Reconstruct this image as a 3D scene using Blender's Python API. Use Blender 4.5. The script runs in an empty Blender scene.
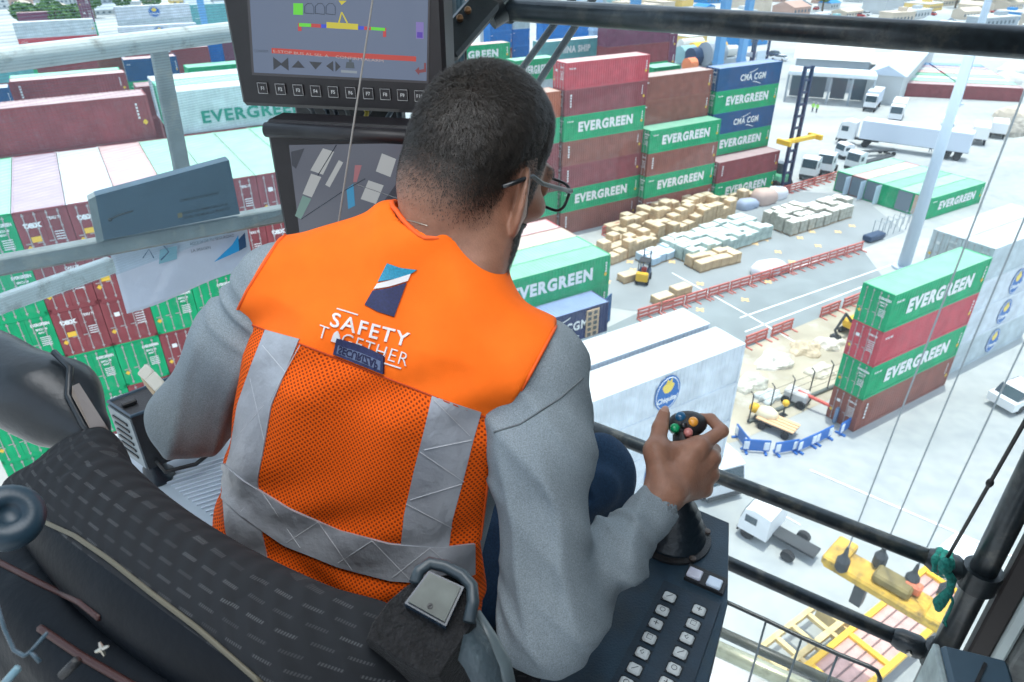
import bpy, bmesh, math, random
import numpy as np
from mathutils import Vector, Matrix
from mathutils.bvhtree import BVHTree
sc = bpy.context.scene
COL = sc.collection
PI = math.pi
rnd = random.Random(7)
# ---------------------------------------------------------------- camera frame
FPX = 695.0
PITCH = math.radians(30.5)
HCAM = 32.8
CAM = np.array([0.0, 0.0, HCAM])
CX = np.array([1.0, 0, 0]); CU = np.array([0, math.sin(PITCH), math.cos(PITCH)]); CD = np.array([0, math.cos(PITCH), -math.sin(PITCH)])
def ray(x, y): return CX * (x - 512) / FPX - CU * (y - 341) / FPX + CD
def cp(x, y, d): return CAM + ray(x, y) * d
def atz(x, y, z):
    r = ray(x, y); return CAM + r * ((z - HCAM) / r[2])
def pxof(P):
    q = np.asarray(P) - CAM; d = q @ CD
    return 512 + FPX * (q @ CX) / d, 341 - FPX * (q @ CU) / d
YAW = math.radians(31.56)
LD = np.array([math.cos(YAW), math.sin(YAW), 0]); VD = np.array([-math.sin(YAW), math.cos(YAW), 0])
def UV(u, v, z=0.0): return LD * u + VD * v + np.array([0, 0, z])
# cab axes
FD = np.array([.83, -.555, 0]); FD /= np.linalg.norm(FD)
ND = np.array([-FD[1], FD[0], 0])
UP = np.array([0, 0, 1.0])
def norm(v): v = np.asarray(v, float); return v / np.linalg.norm(v)

# ---------------------------------------------------------------- materials
MATS = {}
def mat(name, col, rough=.6, metal=0., noise=0., nscale=8., bump=0., bscale=60., spec=.5, emit=None, estr=1., dirt=None, dscale=3., coat=0.):
    if name in MATS: return MATS[name]
    m = bpy.data.materials.new(name); m.use_nodes = True
    nt = m.node_tree; b = nt.nodes['Principled BSDF']
    c = tuple(col) + (1,)
    b.inputs['Base Color'].default_value = c
    b.inputs['Roughness'].default_value = rough
    b.inputs['Metallic'].default_value = metal
    b.inputs['Specular IOR Level'].default_value = spec
    if coat: b.inputs['Coat Weight'].default_value = coat
    if noise or dirt or bump:
        tc = nt.nodes.new('ShaderNodeTexCoord')
    if noise or dirt:
        src = None
        n = nt.nodes.new('ShaderNodeTexNoise'); n.inputs['Scale'].default_value = nscale; n.inputs['Detail'].default_value = 5
        nt.links.new(tc.outputs['Object'], n.inputs['Vector'])
        r = nt.nodes.new('ShaderNodeValToRGB')
        lo = tuple(max(0, x * (1 - noise)) for x in col) + (1,); hi = tuple(min(1, x * (1 + noise)) for x in col) + (1,)
        r.color_ramp.elements[0].color = lo; r.color_ramp.elements[1].color = hi
        r.color_ramp.elements[0].position = .3; r.color_ramp.elements[1].position = .7
        nt.links.new(n.outputs['Fac'], r.inputs['Fac']); out = r.outputs['Color']
        if dirt:
            n2 = nt.nodes.new('ShaderNodeTexNoise'); n2.inputs['Scale'].default_value = dscale; n2.inputs['Detail'].default_value = 8
            n2.inputs['Roughness'].default_value = .65
            nt.links.new(tc.outputs['Object'], n2.inputs['Vector'])
            r2 = nt.nodes.new('ShaderNodeValToRGB'); r2.color_ramp.elements[0].position = .52; r2.color_ramp.elements[1].position = .72
            nt.links.new(n2.outputs['Fac'], r2.inputs['Fac'])
            mx = nt.nodes.new('ShaderNodeMix'); mx.data_type = 'RGBA'
            nt.links.new(r2.outputs['Color'], mx.inputs['Factor']); nt.links.new(out, mx.inputs['A']); mx.inputs['B'].default_value = tuple(dirt) + (1,)
            out = mx.outputs['Result']
        nt.links.new(out, b.inputs['Base Color'])
    if bump:
        n = nt.nodes.new('ShaderNodeTexNoise'); n.inputs['Scale'].default_value = bscale; n.inputs['Detail'].default_value = 4
        nt.links.new(tc.outputs['Object'], n.inputs['Vector'])
        bp = nt.nodes.new('ShaderNodeBump'); bp.inputs['Strength'].default_value = bump; bp.inputs['Distance'].default_value = .01
        nt.links.new(n.outputs['Fac'], bp.inputs['Height']); nt.links.new(bp.outputs['Normal'], b.inputs['Normal'])
    if emit:
        b.inputs['Emission Color'].default_value = tuple(emit) + (1,); b.inputs['Emission Strength'].default_value = estr
    MATS[name] = m; return m

# ---------------------------------------------------------------- mesh builder
class MB:
    def __init__(s): s.v = []; s.f = []; s.mi = []; s.m = 0
    def add(s, vs, fs):
        k = len(s.v); s.v += [tuple(map(float, p)) for p in vs]; s.f += [tuple(k + i for i in f) for f in fs]; s.mi += [s.m] * len(fs); return s
    def box(s, c, size, ax=None, bev=0.0):
        """box centred c, full size, axes ax (3 rows); bevelled edges when bev>0"""
        A = np.eye(3) if ax is None else np.asarray(ax, float)
        h = np.asarray(size, float) / 2; c = np.asarray(c, float)
        if bev <= 0:
            vs = [c + A.T @ (h * np.array(q)) for q in ((-1,-1,-1),(1,-1,-1),(1,1,-1),(-1,1,-1),(-1,-1,1),(1,-1,1),(1,1,1),(-1,1,1))]
            return s.add(vs, [(0,3,2,1),(4,5,6,7),(0,1,5,4),(1,2,6,5),(2,3,7,6),(3,0,4,7)])
        bev = min(bev, min(h) * .95)
        idx = {}; vs = []
        for sx in (-1,1):
            for sy in (-1,1):
                for sz in (-1,1):
                    for a in range(3):
                        o = h - bev; o[a] = h[a]
                        idx[(sx,sy,sz,a)] = len(vs); vs.append(c + A.T @ (o * np.array([sx,sy,sz])))
        fs = []
        def q(a, sg):
            b, d = (a+1) % 3, (a+2) % 3; r = []
            for (p, t) in ((-1,-1),(1,-1),(1,1),(-1,1)):
                k = [0,0,0]; k[a] = sg; k[b] = p; k[d] = t; r.append(idx[(k[0],k[1],k[2],a)])
            return tuple(r) if sg > 0 else tuple(reversed(r))
        for a in range(3):
            for sg in (-1,1): fs.append(q(a, sg))
        for a in range(3):
            b, d = (a+1) % 3, (a+2) % 3
            for p in (-1,1):
                for t in (-1,1):
                    def I(sa, which):
                        k = [0,0,0]; k[a] = sa; k[b] = p; k[d] = t; return idx[(k[0],k[1],k[2],which)]
                    fs.append((I(-1,b), I(1,b), I(1,d), I(-1,d)))
        for sx in (-1,1):
            for sy in (-1,1):
                for sz in (-1,1): fs.append(tuple(idx[(sx,sy,sz,a)] for a in range(3)))
        return s.add(vs, fs)
    def tube(s, pts, r, n=10, cap=True):
        pts = [np.asarray(p, float) for p in pts]; m = len(pts)
        rs = [r] * m if np.isscalar(r) else list(r)
        vs = []; prev = None
        for i, p in enumerate(pts):
            t = norm(pts[min(i+1, m-1)] - pts[max(i-1, 0)])
            if prev is None:
                a = np.array([0,0,1.]) if abs(t[2]) < .9 else np.array([1.,0,0])
                x = norm(np.cross(t, a))
            else: x = norm(prev - t * (prev @ t))
            prev = x; y = np.cross(t, x)
            for k in range(n):
                an = 2*PI*k/n; vs.append(p + rs[i] * (math.cos(an) * x + math.sin(an) * y))
        fs = []
        for i in range(m-1):
            for k in range(n):
                k2 = (k+1) % n; fs.append((i*n+k, i*n+k2, (i+1)*n+k2, (i+1)*n+k))
        if cap: fs += [tuple(reversed(range(n))), tuple(range((m-1)*n, m*n))]
        return s.add(vs, fs)
    def lathe(s, c, axis, prof, n=20):
        """prof: list of (radius, height) along axis"""
        axis = norm(axis); c = np.asarray(c, float)
        a = np.array([0,0,1.]) if abs(axis[2]) < .9 else np.array([1.,0,0])
        x = norm(np.cross(a, axis)); y = np.cross(axis, x); vs = []
        for r, h in prof:
            for k in range(n):
                an = 2*PI*k/n; vs.append(c + axis*h + r*(math.cos(an)*x + math.sin(an)*y))
        fs = []
        for i in range(len(prof)-1):
            for k in range(n):
                k2 = (k+1) % n; fs.append((i*n+k, i*n+k2, (i+1)*n+k2, (i+1)*n+k))
        fs += [tuple(reversed(range(n))), tuple(range((len(prof)-1)*n, len(prof)*n))]
        return s.add(vs, fs)
    def prism(s, poly, vec):
        """poly: list of 3D points, extruded along vec"""
        poly = [np.asarray(p, float) for p in poly]; vec = np.asarray(vec, float); n = len(poly)
        return s.add(poly + [p + vec for p in poly], [tuple(reversed(range(n))), tuple(range(n, 2*n))] + [(i, (i+1) % n, n+(i+1) % n, n+i) for i in range(n)])
    def ball(s, c, r, ax=None, nu=14, nv=9, fn=None):
        A = np.eye(3) if ax is None else np.asarray(ax, float); r = np.ones(3)*r if np.isscalar(r) else np.asarray(r, float); c = np.asarray(c, float)
        vs = []
        for j in range(1, nv):
            th = PI*j/nv
            for i in range(nu):
                ph = 2*PI*i/nu; q = np.array([math.sin(th)*math.cos(ph), math.sin(th)*math.sin(ph), math.cos(th)])
                if fn: q = q * fn(q)
                vs.append(c + A.T @ (r*q))
        vs.append(c + A.T @ (r*np.array([0,0,1]))); vs.append(c - A.T @ (r*np.array([0,0,1]))); T = len(vs)-2
        fs = []
        for j in range(nv-2):
            for i in range(nu):
                i2 = (i+1) % nu; fs.append((j*nu+i, (j+1)*nu+i, (j+1)*nu+i2, j*nu+i2))
        for i in range(nu):
            i2 = (i+1) % nu; fs.append((T, i, i2)); fs.append((T+1, (nv-2)*nu+i2, (nv-2)*nu+i))
        return s.add(vs, fs)
    def build(s, name, mats, parent=None, smooth=False, auto=None, uv=None):
        base = np.zeros(3)
        p = parent
        while p is not None: base = base + np.array(p.location); p = p.parent
        me = bpy.data.meshes.new(name)
        V = np.array(s.v) - base if len(s.v) else np.zeros((0, 3))
        me.from_pydata([tuple(x) for x in V], [], s.f)
        ms = mats if isinstance(mats, (list, tuple)) else [mats]
        for m in ms: me.materials.append(m)
        if any(s.mi): me.polygons.foreach_set('material_index', s.mi)
        bm = bmesh.new(); bm.from_mesh(me); bmesh.ops.recalc_face_normals(bm, faces=bm.faces); bm.to_mesh(me); bm.free()
        if smooth or auto:
            me.polygons.foreach_set('use_smooth', [True]*len(me.polygons))
            if auto:
                try: me.set_sharp_from_angle(angle=math.radians(auto))
                except Exception: pass
        me.update()
        o = bpy.data.objects.new(name, me); COL.objects.link(o)
        if parent: o.parent = parent
        return o
def tag(o, label, cat=None, group=None, kind=None):
    if label: o['label'] = label
    if cat: o['category'] = cat
    if group: o['group'] = group
    if kind: o['kind'] = kind
    return o
def thing(name, loc, label, cat, group=None):
    o = bpy.data.objects.new(name, None); COL.objects.link(o); o.location = tuple(map(float, loc)); o.empty_display_size = .1
    return tag(o, label, cat, group)
def dup(root, loc=None, rot=None, label=None, group=None, scale=None):
    def cpy(o, par):
        c = o.copy(); COL.objects.link(c); c.parent = par
        for ch in o.children: cpy(ch, c)
        return c
    r = cpy(root, None)
    if loc is not None: r.location = tuple(map(float, loc))
    if rot is not None: r.rotation_euler = (0, 0, rot)
    if scale is not None: r.scale = scale
    if label: r['label'] = label
    if group: r['group'] = group
    return r
def raw_mesh(name, V, F, mats, parent=None, smooth=True):
    b = MB(); base = np.zeros(3); p = parent
    while p is not None: base = base + np.array(p.location); p = p.parent
    me = bpy.data.meshes.new(name); V = np.asarray(V, float) - base; F = np.asarray(F)
    me.vertices.add(len(V)); me.vertices.foreach_set('co', V.astype(np.float32).ravel())
    k = F.shape[1]; me.loops.add(F.size); me.loops.foreach_set('vertex_index', F.ravel().astype(np.int32))
    me.polygons.add(len(F)); me.polygons.foreach_set('loop_start', np.arange(0, F.size, k, dtype=np.int32)); me.polygons.foreach_set('loop_total', np.full(len(F), k, np.int32))
    me.update(calc_edges=True); me.validate()
    for m in (mats if isinstance(mats, (list, tuple)) else [mats]): me.materials.append(m)
    me.polygons.foreach_set('use_smooth', [smooth]*len(me.polygons))
    o = bpy.data.objects.new(name, me); COL.objects.link(o)
    if parent: o.parent = parent
    return o
# text as flat triangles: returns verts (x,y) and faces; height 1 = cap height
_TXT = {}
def text_shape(s, bold=0.0, spacing=1.0):
    key = (s, bold, spacing)
    if key in _TXT: return _TXT[key]
    cu = bpy.data.curves.new('t', 'FONT'); cu.body = s; cu.size = 1; cu.offset = bold; cu.space_character = spacing; cu.resolution_u = 3
    o = bpy.data.objects.new('t', cu); COL.objects.link(o)
    dg = bpy.context.evaluated_depsgraph_get(); dg.update()
    me = bpy.data.meshes.new_from_object(o.evaluated_get(dg))
    V = np.array([tuple(v.co) for v in me.vertices]); F = [tuple(p.vertices) for p in me.polygons]
    bpy.data.objects.remove(o); bpy.data.curves.remove(cu); bpy.data.meshes.remove(me)
    h = .69; V = V[:, :2]; x0 = V[:, 0].min(); V = (V - [x0, 0]) / h
    _TXT[key] = (V, F, V[:, 0].max()); return _TXT[key]
def put_text(mb, s, org, ex, ey, height=None, width=None, thick=0.0, bold=.02, spacing=1.0, centre=False, off=0.0):
    """text plate: origin (lower left), ex, ey unit vectors"""
    V, F, w = text_shape(s, bold, spacing)
    sy = height; sx = (width / w) if width else height
    ex = np.asarray(ex, float); ey = np.asarray(ey, float); n = np.cross(ex, ey); org = np.asarray(org, float)
    if centre: org = org - ex * sx * w / 2
    P = [org + ex*(x*sx) + ey*(y*sy) + n*off for x, y in V]
    if thick <= 0: return mb.add(P, F)
    k = len(P)
    # closed plate: rim from boundary edges
    ed = {}
    for f in F:
        for a, b in zip(f, f[1:]+f[:1]): ed[(a, b)] = 1
    fs = list(F) + [tuple(k+i for i in reversed(f)) for f in F] + [(b, a, k+a, k+b) for (a, b) in ed if (b, a) not in ed]
    return mb.add(P + [p - n*thick for p in P], fs)

# ---------------------------------------------------------------- implicit surfaces (fields evaluated on a grid, then meshed)
def smin(a, b, k): 
    h = np.clip(.5 + .5*(b-a)/k, 0, 1); return b*(1-h) + a*h - k*h*(1-h)
def smax(a, b, k): return -smin(-a, -b, k)
def cap(P, a, b, ra, rb=None):
    rb = ra if rb is None else rb; a = np.asarray(a, float); ab = np.asarray(b, float) - a
    t = np.clip(((P-a) @ ab) / (ab @ ab), 0, 1)
    return np.linalg.norm(P - a - t[:, None]*ab, axis=1) - (ra + (rb-ra)*t)
def ell(P, c, r, A=None):
    q = P - np.asarray(c, float)
    if A is not None: q = q @ np.asarray(A).T
    r = np.asarray(r, float); k0 = np.linalg.norm(q/r, axis=1); k1 = np.linalg.norm(q/(r*r), axis=1) + 1e-9
    return k0*(k0-1)/k1
def field_mesh(f, lo, hi, h, B=8):
    lo = np.asarray(lo, float); hi = np.asarray(hi, float)
    nb = np.ceil((hi-lo)/(h*B)).astype(int); n = nb*B
    g = np.stack(np.meshgrid(*[np.arange(k) for k in nb], indexing='ij'), -1).reshape(-1, 3)
    cen = lo + (g + .5)*B*h - h*.5
    d = f(cen); act = np.abs(d) < h*B*1.25
    V = np.empty(n, np.float32)
    V4 = V.reshape(nb[0], B, nb[1], B, nb[2], B)
    V4[:] = d.reshape(nb)[:, None, :, None, :, None]
    loc = np.stack(np.meshgrid(*[np.arange(B)]*3, indexing='ij'), -1).reshape(-1, 3)
    ga = g[act]
    for i in range(0, len(ga), 1500):
        c = ga[i:i+1500]
        pts = lo + (c[:, None, :]*B + loc[None])*h
        dv = f(pts.reshape(-1, 3)).reshape(len(c), B, B, B)
        V4[c[:, 0], :, c[:, 1], :, c[:, 2], :] = dv
    S = V < 0
    c8 = sum(S[a:n[0]-1+a, b:n[1]-1+b, c:n[2]-1+c].astype(np.int8) for a in (0,1) for b in (0,1) for c in (0,1))
    mixed = (c8 > 0) & (c8 < 8)
    idx = np.full(mixed.shape, -1, np.int32); cells = np.argwhere(mixed); idx[tuple(cells.T)] = np.arange(len(cells))
    acc = np.zeros((len(cells), 3)); cnt = np.zeros(len(cells))
    for ax in range(3):
        o1, o2 = [(1,2),(0,2),(0,1)][ax]
        for a in (0,1):
            for b in (0,1):
                p = cells.copy(); p[:, o1] += a; p[:, o2] += b; q = p.copy(); q[:, ax] += 1
                va = V[tuple(p.T)]; vb = V[tuple(q.T)]; m = (va < 0) != (vb < 0)
                t = np.where(m, va/np.where(m, va-vb, 1), 0)
                pt = p.astype(float); pt[:, ax] += t
                acc += pt*m[:, None]; cnt += m
    verts = lo + (acc/cnt[:, None])*h
    faces = []
    for ax in range(3):
        o1, o2 = [(1,2),(0,2),(0,1)][ax]
        sl = [slice(1, n[i]-1) for i in range(3)]; sl[ax] = slice(0, n[ax]-1)
        sl2 = list(sl); sl2[ax] = slice(1, n[ax])
        A = S[tuple(sl)]; Bm = S[tuple(sl2)]; e = np.argwhere(A != Bm); flip = A[tuple(e.T)]
        off = np.array([1,1,1]); off[ax] = 0; e = e + off
        def cell(a, b):
            p = e.copy(); p[:, o1] += a; p[:, o2] += b; return idx[tuple(p.T)]
        q = np.stack([cell(-1,-1), cell(0,-1), cell(0,0), cell(-1,0)], 1)
        fl = flip if ax != 1 else ~flip
        q[~fl] = q[~fl][:, ::-1]
        faces.append(q)
    F = np.concatenate(faces); F = F[(F >= 0).all(1)]
    return verts, F
def relax(V, F, it=2, w=.5):
    V = V.copy(); n = len(V)
    for _ in range(it):
        s = np.zeros_like(V); c = np.zeros(n)
        for a, b in ((0,1),(1,2),(2,3),(3,0)):
            np.add.at(s, F[:, a], V[F[:, b]]); np.add.at(c, F[:, a], 1)
            np.add.at(s, F[:, b], V[F[:, a]]); np.add.at(c, F[:, b], 1)
        V += w*(s/np.maximum(c, 1)[:, None] - V)
    return V
# ================================================================= the crane operator
def crel(x, y, d): return ray(x, y) * d
OFF = CAM
def prel(P):
    d = P @ CD; return 512 + FPX*(P @ CX)/d, 341 - FPX*(P @ CU)/d, d
K_ = norm([.265, .265, .927]); I_ = np.array([.368, -.085, -.11]); I_ = norm(I_ - K_*(I_ @ K_)); J_ = np.cross(K_, I_)
TO = np.array([-.222, .69, -.735])
TT = np.array([-.24, -.10, 0, .12, .24, .33, .39, .45])
TI = np.array([0, 0, 0, .0, .004, .004, .004, .01])
TJ = np.array([.02, .01, 0, -.005, -.004, .0, .01, .02])
TA = np.array([.17, .192, .186, .182, .186, .172, .12, .06])
TB = np.array([.13, .128, .118, .112, .112, .10, .075, .05])
def torso(P, grow=0.0):
    q = P - TO; t = q @ K_; x = q @ I_; y = q @ J_; tc = np.clip(t, TT[0], TT[-1])
    x = x - np.interp(tc, TT, TI); y = y - np.interp(tc, TT, TJ); a = np.interp(tc, TT, TA); b = np.interp(tc, TT, TB)
    # shallow spine furrow and shoulder blades
    e = 2.35
    r = (np.abs(x/a)**e + np.abs(y/b)**e)**(1/e) + 1e-9
    g = np.sqrt((np.abs(x/a)**(e-1)/a)**2 + (np.abs(y/b)**(e-1)/b)**2)/r**(e-1) + 1e-6
    d2 = (r-1)/np.maximum(g, 1/np.maximum(a, b)/1.2)
    back = y < 0
    d2 = d2 + np.where(back, .007*np.exp(-(x/.03)**2)*np.exp(-((t-.17)/.16)**2), 0) - np.where(back, .010*np.exp(-((np.abs(x)-.085)/.045)**2 - ((t-.27)/.07)**2), 0)
    dt = np.abs(t - tc)
    return np.where(dt > 0, np.sqrt(np.maximum(d2, 0)**2 + dt**2), d2) - grow
NECKB = crel(447, 232, .80) + np.array([.0, .055, -.03])
SR = crel(538, 372, .835); SL = crel(279, 290, .905)
AR = [SR, crel(540, 450, .82), crel(549, 622, .80)]
WR = crel(654, 510, .945)
AL = [SL, crel(243, 345, .94), crel(190, 418, .985)]
WL = np.array([-.31, 1.10, -.66])
def shoulders(P, g=0.0):
    d = cap(P, NECKB + np.array([-.015, 0, -.010]), SR + np.array([-.03, .0, .010]), .048+g, .050+g)
    d = smin(d, cap(P, NECKB, SL + np.array([.03, .0, .012]), .058+g, .050+g), .03)
    d = smin(d, ell(P, SR + np.array([-.005, 0, 0]), [.062+g]*3), .03)
    return smin(d, ell(P, SL, [.055+g]*3), .03)
def arm_r(P, g=0.0):
    d = cap(P, AR[0], AR[1], .060+g, .059+g)
    d = smin(d, cap(P, AR[1], AR[2], .059+g, .053+g), .03)
    m = AR[2]*.45 + WR*.55
    d = smin(d, cap(P, AR[2], m, .052+g, .041+g), .03)
    return smin(d, cap(P, m, WR, .040+g, .0315+g), .02)
def arm_l(P, g=0.0):
    d = cap(P, AL[0], AL[1], .054+g, .060+g)
    d = smin(d, cap(P, AL[1], AL[2], .060+g, .053+g), .03)
    return smin(d, cap(P, AL[2], WL, .051+g, .032+g), .03)
HR = np.array([-.125, .74, -.87]); HL = np.array([-.31, .80, -.84])
KR = crel(590, 476, 1.30); KL = np.array([-.17, 1.20, -.84])
FR = KR + np.array([.05, .07, -.44]); FL = KL + np.array([.0, .05, -.42])
def legs(P, g=0.0):
    d = cap(P, HR, KR, .092+g, .072+g); d = smin(d, cap(P, HL, KL, .092+g, .068+g), .02)
    d = smin(d, cap(P, HR, HL, .11+g, .11+g), .04)
    d = smin(d, cap(P, KR, FR, .068+g, .05+g), .03); return smin(d, cap(P, KL, FL, .066+g, .05+g), .03)
# head frame
HPSI, HDEL, HROL = math.radians(40), math.radians(27), math.radians(6)
HY = np.array([math.cos(HDEL)*math.sin(HPSI), math.cos(HDEL)*math.cos(HPSI), -math.sin(HDEL)])
HX = np.array([math.cos(HPSI), -math.sin(HPSI), 0])
HZ = np.cross(HX, HY)
HX, HZ = HX*math.cos(HROL) - HZ*math.sin(HROL), HZ*math.cos(HROL) + HX*math.sin(HROL)
HC = crel(483, 160, .850)
HA = np.stack([HX, HY, HZ])
def hw(x, y, z): return HC + HA.T @ np.array([x, y, z])
def skull(q):
    d = ell(q, (0, -.008, .015), (.0700, .0890, .088))
    d = smin(d, ell(q, (0, -.055, -.03), (.054, .042, .060)), .03)
    d = smin(d, ell(q, (0, .026, -.045), (.058, .062, .082)), .03)
    d = smin(d, cap(q, (-.050, .012, -.082), (-.012, .072, -.106), .018, .016), .025)
    d = smin(d, cap(q, (.050, .012, -.082), (.012, .072, -.106), .018, .016), .025)
    d = smin(d, cap(q, (-.014, .076, -.106), (.014, .076, -.106), .017), .02)
    d = smin(d, cap(q, (-.036, .080, .014), (.036, .080, .014), .012), .015)
    d = smin(d, ell(q, (.048, .062, -.03), (.018, .02, .016)), .02); d = smin(d, ell(q, (-.048, .062, -.03), (.018, .02, .016)), .02)
    d = smax(d, -ell(q, (.031, .103, -.006), (.016, .014, .012)), .012); d = smax(d, -ell(q, (-.031, .103, -.006), (.016, .014, .012)), .012)
    return d
def head_f(P):
    q = (P - HC) @ HA.T
    d = skull(q)
    d = smin(d, cap(q, (0, .094, .002), (0, .116, -.034), .007, .011), .010)
    d = smin(d, cap(q, (-.012, .104, -.040), (.012, .104, -.040), .007), .008)
    d = smin(d, cap(q, (-.018, .094, -.066), (.018, .094, -.066), .006), .005)
    d = smin(d, cap(q, (-.015, .091, -.077), (.015, .091, -.077), .0065), .005)
    for s in (-1, 1):
        d = np.minimum(d, ell(q, (s*.031, .088, -.006), (.0125, .0125, .0115)))      # eyeball
        d = smin(d, cap(q, (s*.018, .096, .003), (s*.044, .088, .002), .0035), .003)   # upper lid
    nb = (NECKB + np.array([.0, .0, .0]) - HC) @ HA.T
    d = smin(d, cap(q, (0, -.028, -.055), nb, .058, .066), .035)
    d = smin(d, cap(q, (-.046, -.004, -.07), nb + np.array([-.06, 0, -.02]), .026, .03), .03); d = smin(d, cap(q, (.046, -.004, -.07), nb + np.array([.06, 0, -.02]), .026, .03), .03)
    for s in (-1, 1):
        # ear: tilted shell with a rim, a bowl and a lobe
        ex = norm([s*.72, -.69, .0]); ez = norm([0, -.22, 1.0]); ez = norm(ez - ex*(ez @ ex)); en = np.cross(ex, ez)*s
        A = np.stack([ex, ez, en]); c = np.array([s*.0790, -.004, -.028])
        e = ell(q, c, (.022, .040, .0070), A)
        e = smin(e, ell(q, c - ez*.030 - ex*.006, (.010, .012, .0065), A), .008)
        e = smin(e, cap(q, c - ex*.012 - ez*.012, np.array([s*.064, .008, -.030]), .012, .014), .01)
        e = smax(e, -ell(q, c - en*-.0075 + ez*.003, (.0125, .024, .006), A), .004)
        e = smin(e, cap(q, c - ex*.002 + en*.003 - ez*.016, c + ex*.002 + en*.003 + ez*.012, .0028), .003)
        d = smin(d, e, .004)
    return d
# right hand on the stick
def jp(x, y, d): return crel(x, y, d)
HW = [WR + (WR-AR[2])*-.12, jp(665, 492, .955)]
KN = [jp(700, 446, .985), jp(711, 458, .998), jp(710, 474, 1.004), jp(704, 489, 1.004)]
INDEX = [KN[0], jp(722, 431, 1.000), jp(711, 419, 1.018), jp(700, 418, 1.026)]
MIDDLE = [KN[1], jp(714, 450, 1.034), jp(702, 443, 1.050), jp(690, 444, 1.045)]
RING = [KN[2], jp(712, 467, 1.036), jp(701, 462, 1.055), jp(688, 462, 1.045)]
PINKY = [KN[3], jp(707, 483, 1.030), jp(698, 478, 1.050), jp(687, 476, 1.04)]
THUMB = [jp(662, 482, .950), jp(656, 451, .970), jp(660, 428, .992), jp(664, 414, 1.004)]
def hand_f(P):
    d = cap(P, HW[0], HW[1], .0265, .027)
    for k, r in zip(KN, (.0150, .0145, .0135, .0125)):
        d = smin(d, cap(P, HW[1], k, .021, r), .010)
    d = smin(d, cap(P, HW[1], THUMB[1], .022, .0165), .014)
    d = smin(d, cap(P, THUMB[1], KN[0] + np.array([-.012, 0, -.006]), .012, .013), .014)
    for ch, rr in ((INDEX, (.0112, .0092, .0080, .0072)), (MIDDLE, (.0115, .0095, .0082, .0074)), (RING, (.0108, .0090, .0078, .0070)), (PINKY, (.0098, .0082, .0070, .0062))):
        e = cap(P, ch[0], ch[1], rr[0], rr[1]); e = smin(e, cap(P, ch[1], ch[2], rr[1]*1.03, rr[2]), .003); e = smin(e, cap(P, ch[2], ch[3], rr[2], rr[3]), .003)
        d = smin(d, e, .005)
    e = cap(P, THUMB[1], THUMB[2], .0135, .0112); e = smin(e, cap(P, THUMB[2], THUMB[3], .0115, .0088), .003)
    d = smin(d, e, .008)
    # knuckle pads and tendon ridges
    for k in KN: d = smin(d, ell(P, k + np.array([-.001, -.006, .008]), [.0075]*3), .008)
    for k in KN: d = smin(d, cap(P, HW[1]*.3 + k*.7 + np.array([-.002, -.008, .010]), k + np.array([-.001, -.006, .010]), .003), .008)
    return d
LH = [WL + np.array([.01, .06, .02])]
def hand_l(P):
    d = cap(P, WL, LH[0], .027, .03)
    c = LH[0]
    for i in range(4):
        b = c + FD*(-.03+.02*i) + ND*.045; e = b + ND*.03 + UP*-.03
        d = smin(d, cap(P, c, b, .018, .013), .01); d = smin(d, cap(P, b, e, .010, .0085), .004); d = smin(d, cap(P, e, e - ND*.025 - UP*.01, .0085, .0075), .003)
    t = c + FD*.045 + ND*.02
    return smin(d, smin(cap(P, c, t, .018, .013), cap(P, t, t + ND*.03 - UP*.01, .011, .009), .004), .01)

M_SKIN = mat('skin', (.30, .150, .098), rough=.45, noise=.14, nscale=55, bump=.15, bscale=420, spec=.4)
M_SKIN.node_tree.nodes['Principled BSDF'].inputs['Subsurface Weight'].default_value = .12
M_SKIN.node_tree.nodes['Principled BSDF'].inputs['Subsurface Radius'].default_value = (.012, .005, .003)
M_HAIR = mat('black_hair', (.022, .018, .015), rough=.5, noise=.5, nscale=120, spec=.5)
M_HAIRBASE = mat('hair_scalp', (.034, .026, .021), rough=.7, noise=.45, nscale=240, bump=.6, bscale=500, spec=.25)
M_SHIRT = mat('grey_jersey', (.235, .275, .30), rough=.9, noise=.26, nscale=700, bump=.3, bscale=900, spec=.15)
M_JEAN = mat('navy_denim', (.014, .040, .085), rough=.85, noise=.25, nscale=300, bump=.3, bscale=700, spec=.2)

person = thing('person', HC*0 + OFF + TO + np.array([0, 0, -.2]), 'person in an orange safety vest over a grey sweatshirt, leaning forward, hand on joystick', 'person')
PO = person
def wr(V): return V + OFF
# --- body: one mesh (head and neck, hands, limbs under the clothes)
bv, bf = field_mesh(lambda P: np.minimum(np.minimum(np.minimum(torso(P, -.012), shoulders(P, -.012)), np.minimum(arm_r(P, -.013), arm_l(P, -.013))), legs(P, -.014)), [-.60, .42, -1.36], [.30, 1.40, -.24], .009)
hv, hf = field_mesh(lambda P: np.maximum(head_f(P), -(P[:, 2] + .44)), [-.22, .60, -.45], [.13, 1.02, -.06], .0022)
gv, gf = field_mesh(hand_f, [.12, .60, -.78], [.36, .90, -.52], .0018)
lv, lf = field_mesh(hand_l, WL - .1, WL + .17, .004)
bodyV = np.concatenate([bv, hv, gv, lv]); n1, n2, n3 = len(bv), len(bv)+len(hv), len(bv)+len(hv)+len(gv)
bodyF = np.concatenate([bf, hf+n1, gf+n2, lf+n3])
body = raw_mesh('body', wr(bodyV), bodyF, M_SKIN, PO)
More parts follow.
